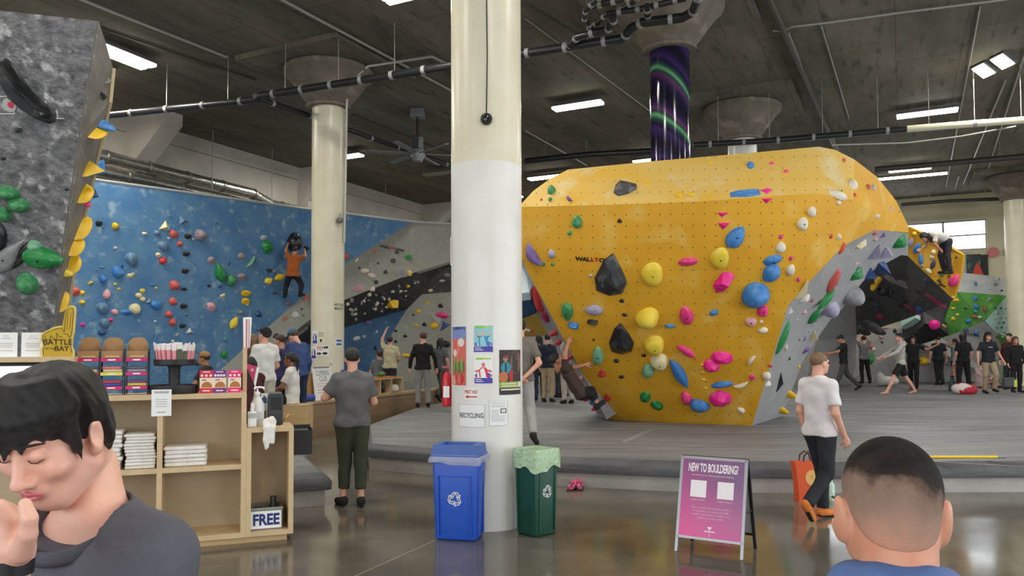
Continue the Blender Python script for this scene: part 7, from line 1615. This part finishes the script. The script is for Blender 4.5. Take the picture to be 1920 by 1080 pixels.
person('climber in a white top folded over the crest of the yellow wedge', (pc.x, pc.y, pc.z), 92, 1.72, dict(pel=(0, .02, .86), waist=(0, .12, .95), chest=(0, .32, 1.0), neck=(0, .45, 1.02), head=(0, .58, .96), hipL=(-.09, 0, .82), hipR=(.09, 0, .82), kneL=(-.1, .04, .45), kneR=(.1, .1, .48), ankL=(-.1, -.02, .07), ankR=(.1, .0, .09), toeL=(-.1, .14, .03), toeR=(.1, .16, .05),
       shL=(-.16, .38, .98), shR=(.16, .38, .98), elbL=(-.2, .42, .74), wriL=(-.14, .25, .62), elbR=(.2, .42, .76), wriR=(.14, .62, .66)), shirt=(206, 200, 190), legc=(44, 42, 50), hair='black', style='long', vox=.017, skin='tan', pitch=-50, group='climbers on the walls')
# --- group seen between column and boulder
GR = 'people standing beyond the column'
for lab, px, D, rz, kw in (('person in black with long dark hair standing beyond the white column', 1011, 20.2, 10, dict(shirt=(26, 28, 32), style='long', legc=(40, 44, 60))), ('person in a navy T-shirt and beige trousers beyond the white column', 1027, 19.6, -20, dict(shirt=(34, 40, 62), legc=(178, 156, 124))),
                        ('person in a pale grey T-shirt standing behind the navy one', 1040, 21.5, -40, dict(shirt=(150, 152, 154), legc=(60, 60, 66))), ('tall person in dark clothes beside the pale grey T-shirt', 1051, 22.2, -60, dict(shirt=(40, 36, 38), legc=(40, 40, 46), H=1.84)), ('person in a white top behind the hanging climber', 1064, 19.0, 20, dict(shirt=(214, 206, 198), legc=(196, 186, 172), hair='brown'))):
    person(lab, atD(px, D), rz, kw.pop('H', 1.72), kw.pop('J', None), vox=.02, group=GR, **kw)
# --- right hand group
GR = 'people on the far mat'
STR = dict(kneL=(-.1, .26, .56), ankL=(-.1, .46, .12), toeL=(-.1, .62, .06), kneR=(.1, -.12, .50), ankR=(.1, -.46, .16), toeR=(.1, -.34, .04), hipL=(-.09, .02, .86), hipR=(.09, -.02, .86), pel=(0, 0, .92))
person('person in a black T-shirt and grey trousers lunging beside the arch', at(1583, 733), 78, 1.76, mix(STR, dict(elbL=(-.22, .22, 1.2), wriL=(-.12, .46, 1.16), elbR=(.22, .2, 1.16), wriR=(.1, .42, 1.12), head=(0, .08, 1.60), kneL=(-.1, .10, .54), ankL=(-.1, .30, .1), toeL=(-.1, .45, .05))), shirt=(28, 28, 32), legc=(72, 74, 70), vox=.017, pitch=-25, group=GR, skin='tan')
person('person in a grey shirt and black trousers facing the far wall', atD(1620, 29.0), 8, 1.78, dict(elbL=(-.24, .02, 1.62), wriL=(-.1, .02, 1.74), elbR=(.24, .02, 1.62), wriR=(.1, .02, 1.74), kneR=(.14, .0, .5), ankR=(.2, -.02, .09), toeR=(.24, .12, .04)), shirt=(120, 116, 116), legc=(24, 24, 26), vox=.02, group=GR)
person('person in a pale grey hoodie and black shorts striding barefoot', at(1690, 739), 85, 1.76, mix(STR, dict(ankL=(-.1, .44, .08), toeL=(-.1, .60, .03), kneL=(-.1, .22, .52), elbL=(-.25, .2, 1.2), wriL=(-.2, .45, 1.08), elbR=(.25, .22, 1.18), wriR=(.2, .48, 1.06), kneR=(.1, -.16, .5), ankR=(.1, -.42, .1), toeR=(.12, -.26, .03))), shirt=(186, 180, 174), sleeve='long', legs='shorts', legc=(22, 22, 24), bare=True, hood=True, vox=.016, group=GR, eyes=True)
person('person in black with one arm thrown out behind the hoodie', atD(1712, 25.0), 150, 1.72, mix(WALK, dict(elbL=(-.42, .1, 1.30), wriL=(-.68, .12, 1.44), elbR=(.26, .0, 1.13))), shirt=(40, 40, 44), legc=(30, 30, 34), style='long', vox=.018, group=GR, eyes=True)
person('person in a black T-shirt and black trousers walking away past the far green wall', at(1761, 722), -2, 1.76, dict(elbL=(-.27, .0, 1.13), wriL=(-.30, .05, .89), elbR=(.27, .0, 1.13), wriR=(.30, .05, .89), kneL=(-.06, .02, .5), ankL=(-.05, -.02, .09), toeL=(-.06, .14, .03), kneR=(.08, .02, .5), ankR=(.05, -.15, .12), toeR=(.05, -.02, .04)), shirt=(30, 34, 44), legc=(24, 26, 32), vox=.017, group=GR)
person('person in a grey top and blue shorts with arms folded behind the head', atD(1791, 28.0), 15, 1.66, dict(elbL=(-.38, .05, 1.5), wriL=(-.14, .05, 1.56), elbR=(.3, .05, 1.6), wriR=(.1, .0, 1.7), shL=(-.165, 0, 1.43), shR=(.165, 0, 1.43)), shirt=(128, 138, 142), legs='briefs', legc=(44, 70, 110), style='pony', vox=.02, group=GR, skin='tan', build=.92)
person('person all in black with a hood up standing over the bags', at(1808, 734), 3, 1.77, dict(kneL=(-.14, .02, .5), ankL=(-.17, -.02, .09), toeL=(-.2, .14, .03), kneR=(.14, .02, .5), ankR=(.17, -.02, .09), toeR=(.2, .14, .03)), shirt=(26, 28, 34), legc=(26, 28, 34), style='hooded', vox=.016, group=GR)
person('person in a black printed T-shirt and khaki trousers stepping forward', at(1855, 738), 178, 1.78, mix(WALK, dict(elbL=(-.30, -.02, 1.14), wriL=(-.36, .1, .92), elbR=(.29, .0, 1.14), wriR=(.33, .08, .9), kneL=(-.08, .22, .55), ankL=(-.08, .12, .14), toeL=(-.08, .27, .08), kneR=(.1, .02, .5), ankR=(.1, -.05, .09), toeR=(.11, .11, .03))), shirt=(26, 30, 38), legc=(168, 150, 122), style='long', cap=(30, 26, 28), vox=.015, group=GR, eyes=True, logo=True)
person('person in a long black top carrying a bag beside the far column', at(1906, 736), 172, 1.66, {}, shirt=(24, 24, 27), sleeve='long', legc=(24, 24, 27), style='long', hair='brown', vox=.016, group=GR, eyes=True)
person('person in a maroon shirt half hidden by the far column', atD(1893, 24.5), 120, 1.78, {}, shirt=(74, 30, 36), sleeve='long', legc=(40, 40, 46), vox=.02, group=GR)
person('person in pink trousers sitting between the hooded and the khaki climbers', (P(1838, 690, 25.5).x, 25.5, MATZ), -80, 1.66, mix({k_: (v[0], v[1], v[2] - .42) for k_, v in SIT.items()}, dict(kneL=(-.12, .38, .40), kneR=(.12, .38, .40), ankL=(-.11, .60, .07), ankR=(.11, .60, .07), toeL=(-.12, .76, .035), toeR=(.12, .76, .035))), shirt=(196, 170, 172), legc=(206, 160, 164), vox=.02, group=GR)
t = thing('shoulder_bag', 'grey shoulder bag carried low beside the black top', 'bag', Vector((P(1891, 700, 21.4).x, 21.4, MATZ + .24))); MB().bbox(-.16, .16, -.06, .06, 0, .26, .03).build('bag_body', M('bag_grey', (70, 72, 76), .6), t); MB().tube([(-.13, 0, .25), (-.08, 0, .45), (.08, 0, .45), (.13, 0, .25)], .012, 6).build('strap', BLK, t); MB().bbox(.1, .2, -.07, -.02, .0, .2, .02).build('lime_pouch', M('lime', (190, 210, 80), .6), t)

# ================================================================== THE TWO PEOPLE CLOSE BY
def fine_head(lips=True, ear=1.0):
    p = [('+', 0, ('el', (0, -.014, .034), (.074, .094, .084))), ('+', .03, ('el', (0, .030, -.030), (.057, .064, .078))), ('+', .025, ('el', (0, .052, -.088), (.028, .032, .026))), ('+', .03, ('rc', (-.052, .005, -.062), (-.02, .058, -.092), .02, .022)), ('+', .03, ('rc', (.052, .005, -.062), (.02, .058, -.092), .02, .022)),
         ('+', .02, ('el', (-.045, .062, -.022), (.022, .022, .02))), ('+', .02, ('el', (.045, .062, -.022), (.022, .022, .02))),
         ('+', .016, ('el', (0, .080, .036), (.05, .014, .012))), ('-', .016, ('el', (-.031, .104, .014), (.019, .020, .013))), ('-', .016, ('el', (.031, .104, .014), (.019, .020, .013))),
         ('+', .006, ('el', (-.031, .0805, .012), (.0155, .0105, .0105))), ('+', .006, ('el', (.031, .0805, .012), (.0155, .0105, .0105))),
         ('+', .012, ('rc', (0, .086, .018), (0, .110, -.028), .0075, .0105)), ('+', .008, ('el', (0, .111, -.030), (.011, .011, .010))), ('+', .007, ('el', (-.014, .099, -.034), (.008, .011, .008))), ('+', .007, ('el', (.014, .099, -.034), (.008, .011, .008))),
         ('+', .012, ('el', (0, .086, -.056), (.026, .014, .016))), ('-', .004, ('el', (0, .101, -.0615), (.022, .006, .0014)))]
    for s in (-1, 1):
        p += [('+', .008, ('el', ((s * .078 if ear < 1.1 else s * .082), -.006, -.006 if ear < 1.1 else -.016), (.0105 * ear, .0225, .034 * ear), rotm(s * -24, 8, s * 8))), ('-', .006, ('el', (s * .0890, .002, -.002), (.0075, .0125, .020))), ('+', .006, ('el', (s * .077, .004, -.030), (.009, .011, .011)))]
    p += [('+', .03, ('rc', (0, -.02, -.04), (0, -.032, -.085), .054, .052))]
    return p
FSKIN = M('skin_close', (238, 188, 166), .42, c2=(230, 172, 150), scale=14, detail=5, bump=.04, bscale=120, sss=.12); FSKIN2 = M('skin_close_warm', (222, 158, 128), .45, c2=(210, 142, 112), scale=14, detail=5, bump=.04, bscale=120, sss=.12)
SKIN['close'] = FSKIN; SKIN['warm'] = FSKIN2
HCL = M('hair_close_black', (12, 10, 11), .36, c2=(24, 21, 21), scale=30, stretch=(60, 60, 6), bump=.6, bscale=40)
def lmesh(name, prims, h, R, t0, mat, parent, smooth=1): return np_mesh(name, [xf(sdf(prims, h, smooth=smooth), R, t0)], mat, parent)
def tube_h(pts, rs, name, mat, R, hd, parent): return MB().tube([Vector(hd) + Matrix(R) @ Vector(p) for p in pts], .01, 6, rs=rs).build(name, mat, parent, True)
def head_left(t, hd, R):
    out = [xf(sdf(fine_head(), .0034, smooth=1), R, hd)]
    # lips, lashes, brows
    lmesh('lips', [('+', 0, ('rc', (-.021, .094, -.0605), (0, .1005, -.0560), .003, .0052)), ('+', .003, ('rc', (.021, .094, -.0605), (0, .1005, -.0560), .003, .0052)), ('+', .001, ('rc', (-.017, .095, -.0655), (.017, .095, -.0655), .0035, .0035)), ('+', .002, ('el', (0, .0995, -.0668), (.013, .005, .0050)))], .0016, R, hd, M('lip_rose', (206, 112, 118), .4), t)
    for s in (-1, 1):
        tube_h([(s * .0165, .0880, .0065), (s * .025, .0912, .0034), (s * .035, .0900, .003), (s * .0455, .0830, .0065)], [.0006, .001, .0011, .0006], 'eyelash', M('lash_black', (24, 20, 20), .6), R, hd, t)
        tube_h([(s * .014, .0940, .036), (s * .028, .0938, .040), (s * .045, .085, .039), (s * .054, .076, .035)], [.0015, .0028, .0026, .001], 'eyebrow', M('brow_black', (34, 28, 26), .7), R, hd, t)
    # hair: smooth cap, swept fringe of tapering locks, sideburns, nape
    hp = [('+', 0, ('el', (0, -.018, .038), (.0815, .101, .087))), ('+', .03, ('el', (0, .03, .078), (.062, .070, .038))), ('&', .01, ('hs', (0, .098, .050), (0, .66, -1))), ('+', .03, ('el', (0, -.078, -.030), (.056, .030, .048)))]
    rnd = random.Random(21)
    for i in range(15):
        a = math.radians(-74 + 148 * i / 14); sx, cy = math.sin(a), math.cos(a); drop = .036 + .010 * sx + (.007 if i % 2 else -.003) + rnd.uniform(-.003, .004)
        r0 = np.array((sx * .040 - .012, cy * .045, .112)); r1 = np.array((sx * .0765 - .004, cy * .094 - .006, .080)); r2 = np.array((sx * .0775 + .008 * cy, cy * .103 - .006, .082 - drop)); r3 = np.array((sx * .0755 + .017 * cy, cy * .104 - .005, .082 - drop * 1.6))
        hp += [('+', .02, ('rc', r0, r1, .014, .0125)), ('+', .010, ('rc', r1, r2, .0125, .0085)), ('+', .004, ('rc', r2, r3, .0085, .0018))]
    for s in (-1, 1):
        hp += [('+', .015, ('rc', (s * .074, .038, .050), (s * .0715, .036, -.004), .013, .008)), ('+', .006, ('rc', (s * .0715, .036, -.004), (s * .068, .034, -.034), .0075, .0015)), ('+', .02, ('rc', (s * .075, -.012, .055), (s * .080, -.014, .024), .012, .006)), ('+', .02, ('rc', (s * .070, -.040, .03), (s * .062, -.046, -.045), .016, .010)), ('+', .015, ('rc', (s * .058, -.050, -.03), (s * .048, -.054, -.070), .014, .006))]
    ph = lambda X: .0007 * np.sin(X[0] * 300 + 26 * X[1] + 9 * np.sin(X[2] * 22)) + .0005 * np.sin(X[1] * 360 + X[0] * 70)
    np_mesh('hair', [xf(sdf(hp, .0036, warp=ph, smooth=2), R, hd)], HCL, t)
    return out
neckw = P(172, 962, 1.45); HL = 1.71; kL = HL / 1.75; RZL = 163.0
RL = Matrix.Rotation(math.radians(RZL), 3, 'Z'); locL = Vector((neckw.x, neckw.y, neckw.z - 1.47 * kL)) ; offz = locL.z; locL = Vector((neckw.x, neckw.y, 0)) - RL @ Vector((0, -.01 * kL, 0))
def Lc(w): q = RL.transposed() @ (Vector(w) - locL); return np.array(q / kL)
yawL, pitL = 7.0, -30.0
Rrel = rotm(yawL, pitL, 0); earw = P(181, 816, 1.37)
hdL = Lc(earw) - Rrel @ np.array((-.080, -.004, -.006))
dz = float((neckw.z - 0) / kL - 1.47)                 # shift the upper body so that the neck meets the photo
UP = ('waist', 'chest', 'neck', 'shL', 'shR', 'elbL', 'elbR', 'pel', 'hipL', 'hipR')
JL = {n: (JOINTS[n][0], JOINTS[n][1], JOINTS[n][2] + dz) for n in UP}
JL['head'] = tuple(hdL); JL['shL'] = (-.168, .0, 1.400 + dz); JL['elbL'] = (-.21, .08, 1.12 + dz); JL['wriL'] = (-.16, .30, 1.02 + dz)
W_wr = P(22, 1066, 1.18); JL['wriR'] = tuple(Lc(W_wr)); JL['elbR'] = tuple(Lc(P(-20, 1330, 1.30))); JL['shR'] = (.168, .0, 1.40 + dz)
def hand_left(t):
    q = lambda x, y, d: Lc(P(x, y, d))
    pr = [('+', 0, ('rc', q(22, 1062, 1.180), q(24, 1030, 1.180), .026, .027)), ('+', .02, ('rc', q(24, 1030, 1.180), q(20, 990, 1.185), .027, .030)), ('+', .02, ('rc', q(10, 1010, 1.200), q(0, 975, 1.205), .028, .030)),
          # index
          ('+', .010, ('rc', q(20, 972, 1.165), q(0, 950, 1.160), .0125, .0115)), ('+', .004, ('rc', q(0, 950, 1.160), q(-30, 962, 1.160), .0112, .0102)), ('+', .003, ('rc', q(-30, 962, 1.160), q(-36, 990, 1.175), .0100, .0088)),
          # middle, ring, little
          ('+', .010, ('rc', q(14, 978, 1.185), q(-12, 955, 1.185), .0125, .0118)), ('+', .004, ('rc', q(-12, 955, 1.185), q(-44, 972, 1.180), .0115, .0104)), ('+', .003, ('rc', q(-44, 972, 1.180), q(-44, 1002, 1.195), .010, .009)),
          ('+', .010, ('rc', q(8, 988, 1.205), q(-20, 968, 1.210), .012, .0112)), ('+', .004, ('rc', q(-20, 968, 1.210), q(-50, 988, 1.205), .0108, .0098)), ('+', .003, ('rc', q(-50, 988, 1.205), q(-48, 1014, 1.210), .0095, .0085)),
          ('+', .010, ('rc', q(2, 1002, 1.220), q(-26, 990, 1.230), .011, .010)), ('+', .004, ('rc', q(-26, 990, 1.230), q(-50, 1008, 1.225), .0096, .0086)), ('+', .003, ('rc', q(-50, 1008, 1.225), q(-46, 1028, 1.225), .0085, .0075)),
          # thumb
          ('+', .012, ('rc', q(40, 1034, 1.16), q(52, 1000, 1.135), .0175, .0140)), ('+', .003, ('rc', q(52, 1000, 1.135), q(55, 972, 1.13), .0130, .0120)), ('+', .003, ('rc', q(55, 972, 1.13), q(47, 945, 1.135), .0120, .0095))]
    # watch
    R = frame_from(Vector(q(25, 1030, 1.180)) - Vector(q(22, 1066, 1.180))); c = Vector(q(22, 1060, 1.180))
    T = R.to_4x4(); T.translation = c
    MB().lathe([(.029, -.012), (.0308, -.011), (.0308, .011), (.029, .012)], 32, T, cap=False).build('watch_strap', M('strap_black', (20, 20, 22), .5), t, True, 40)
    f = Vector(q(-12, 1064, 1.165)); tw = (f - c).normalized(); T2 = frame_from(tw).to_4x4(); T2.translation = c + tw * .0295
    MB().bbox(-.018, .018, -.019, .019, 0, .009, .004, T2).build('watch_case', M('watch_grey', (60, 64, 70), .3, metal=.6), t); MB().bbox(-.014, .014, -.015, .015, .009, .0098, .0003, T2, seg=1).build('watch_face', M('watch_face', (150, 170, 180), .15), t)
    return [sdf(pr, .0036, smooth=1)]
CN = Vector((0, .40, .916)).normalized(); CC = Vector((0, .012, 1.452 + dz)); COLT = frame_from(CN, (0, 1, 0)).to_4x4(); COLT.translation = CC
nc = [('-', .004, ('rc', tuple(CC + CN * -.002 + Vector((0, s_ * .012, 0))), tuple(CC + CN * .16 + Vector((0, s_ * .012, 0))), .0775, .10, (1, 0))) for s_ in (-1, 0, 1)]
tL = person('person close by in a grey T-shirt looking down with a hand at the chin', tuple(locL), RZL, HL, JL, shirt=(92, 92, 102), legc=(40, 42, 50), skin='close', vox=.0085, yaw=yawL, pitch=pitL, headfn=head_left, extra=hand_left, nohand=('R',), fold=.0022, group='people close by', build=1.04, neckcut=nc)
T = COLT.copy()
MB().lathe([(.0760, .006), (.0800, .010), (.0850, .006), (.0885, -.004), (.0900, -.016), (.084, -.018), (.0765, -.006)], 48, T @ Matrix.Diagonal((1, 1.16, 1, 1)), cap=False).build('collar', cloth('collar_grey', (82, 82, 92)), tL, True)

# ---- shorn head of the person at the right
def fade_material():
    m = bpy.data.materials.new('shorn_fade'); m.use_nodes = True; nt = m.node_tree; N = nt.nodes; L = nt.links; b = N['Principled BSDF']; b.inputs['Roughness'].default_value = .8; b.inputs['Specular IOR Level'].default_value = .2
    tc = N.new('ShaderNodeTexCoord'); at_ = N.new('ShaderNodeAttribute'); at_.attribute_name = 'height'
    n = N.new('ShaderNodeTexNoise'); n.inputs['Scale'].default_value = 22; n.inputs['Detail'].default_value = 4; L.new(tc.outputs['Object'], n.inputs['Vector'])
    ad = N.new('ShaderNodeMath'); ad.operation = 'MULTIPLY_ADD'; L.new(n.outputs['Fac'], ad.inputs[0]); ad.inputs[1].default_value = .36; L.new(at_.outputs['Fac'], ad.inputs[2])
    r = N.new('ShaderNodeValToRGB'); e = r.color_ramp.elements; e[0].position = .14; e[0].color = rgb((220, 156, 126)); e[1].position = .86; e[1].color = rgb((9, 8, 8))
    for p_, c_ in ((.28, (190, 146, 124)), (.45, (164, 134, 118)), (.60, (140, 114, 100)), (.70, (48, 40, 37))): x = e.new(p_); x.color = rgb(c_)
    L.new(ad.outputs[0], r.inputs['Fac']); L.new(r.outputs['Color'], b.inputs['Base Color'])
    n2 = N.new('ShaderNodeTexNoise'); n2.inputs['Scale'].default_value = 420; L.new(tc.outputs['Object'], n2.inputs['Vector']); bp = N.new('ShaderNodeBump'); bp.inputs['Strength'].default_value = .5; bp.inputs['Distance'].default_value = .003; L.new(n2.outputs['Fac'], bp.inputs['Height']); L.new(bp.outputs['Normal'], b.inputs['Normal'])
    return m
def head_right(t, hd, R):
    out = [xf(sdf(fine_head(ear=1.22) + [('+', .03, ('rc', (0, -.03, -.05), (0, -.045, -.13), .056, .055))], .0038, smooth=1), R, hd)]
    sp = [('+', 0, ('el', (0, -.014, .034), (.0750, .0955, .0855))), ('+', .03, ('el', (0, -.045, -.03), (.0585, .051, .058))), ('+', .02, ('el', (0, -.008, .048), (.0715, .094, .0790))), ('&', .01, ('hs', (0, .075, .06), (0, .72, -1))), ('&', .01, ('hs', (0, -.06, -.090), (0, .2, -1)))]
    V, Q = sdf(sp, .0036, smooth=1)
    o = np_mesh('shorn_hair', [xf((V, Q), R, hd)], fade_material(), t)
    a = o.data.attributes.new('height', 'FLOAT', 'POINT'); hair_tone = (V[:, 2] + .082) / .24 - .14 + .30 * np.maximum(0, V[:, 0]) / .075 * .55 - .12 * (V[:, 1] > 0.02); a.data.foreach_set('value', hair_tone.astype(np.float32))  # hair tone: darker with height and towards the right side, paler in front
    for s in (-1, 1): tube_h([(s * .079, .09, .012), (s * .080, .03, .014), (s * .0795, .006, .018), (s * .076, -.004, .016)], [.0022] * 4, 'glasses_temple', BLK, R, hd, t)
    return out
HR = 1.75; hdw = P(1671, 960, 1.34); RZR = -16.0; RR = Matrix.Rotation(math.radians(RZR), 3, 'Z')
dzr = hdw.z - 1.63 - .01; locR = Vector((hdw.x, hdw.y, 0)) - RR @ Vector((0, .025, 0))
JR = {n: (JOINTS[n][0], JOINTS[n][1], JOINTS[n][2] + dzr) for n in ('pel', 'waist', 'chest', 'neck', 'head', 'hipL', 'hipR', 'shL', 'shR', 'elbL', 'elbR', 'wriL', 'wriR')}
JR.update(kneL=(-.11, .20, .44), kneR=(.11, .20, .44), head=(0, .030, 1.64 + dzr), shL=(-.18, -.01, 1.42 + dzr), shR=(.18, -.01, 1.42 + dzr), neck=(0, -.01, 1.49 + dzr))
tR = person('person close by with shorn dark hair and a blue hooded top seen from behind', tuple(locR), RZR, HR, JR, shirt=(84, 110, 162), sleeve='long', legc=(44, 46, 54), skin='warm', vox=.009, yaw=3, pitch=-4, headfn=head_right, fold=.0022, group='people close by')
nr = Vector(JR['head'])
np_mesh('hood', [sdf([('+', 0, ('rc', nr + Vector((-.062, -.035, -.128)), nr + Vector((-.03, -.085, -.112)), .040, .040)), ('+', .03, ('rc', nr + Vector((.062, -.035, -.128)), nr + Vector((.03, -.085, -.112)), .040, .040)), ('+', .03, ('rc', nr + Vector((-.03, -.085, -.112)), nr + Vector((.03, -.085, -.112)), .040, .040)), ('+', .05, ('el', nr + Vector((0, -.09, -.185)), (.12, .05, .08))), ('+', .04, ('rc', nr + Vector((-.07, .04, -.15)), nr + Vector((-.062, -.035, -.128)), .034, .04)), ('+', .04, ('rc', nr + Vector((.07, .04, -.15)), nr + Vector((.062, -.035, -.128)), .034, .04))], .007)], cloth('84_110_162', (84, 110, 162)), tR)
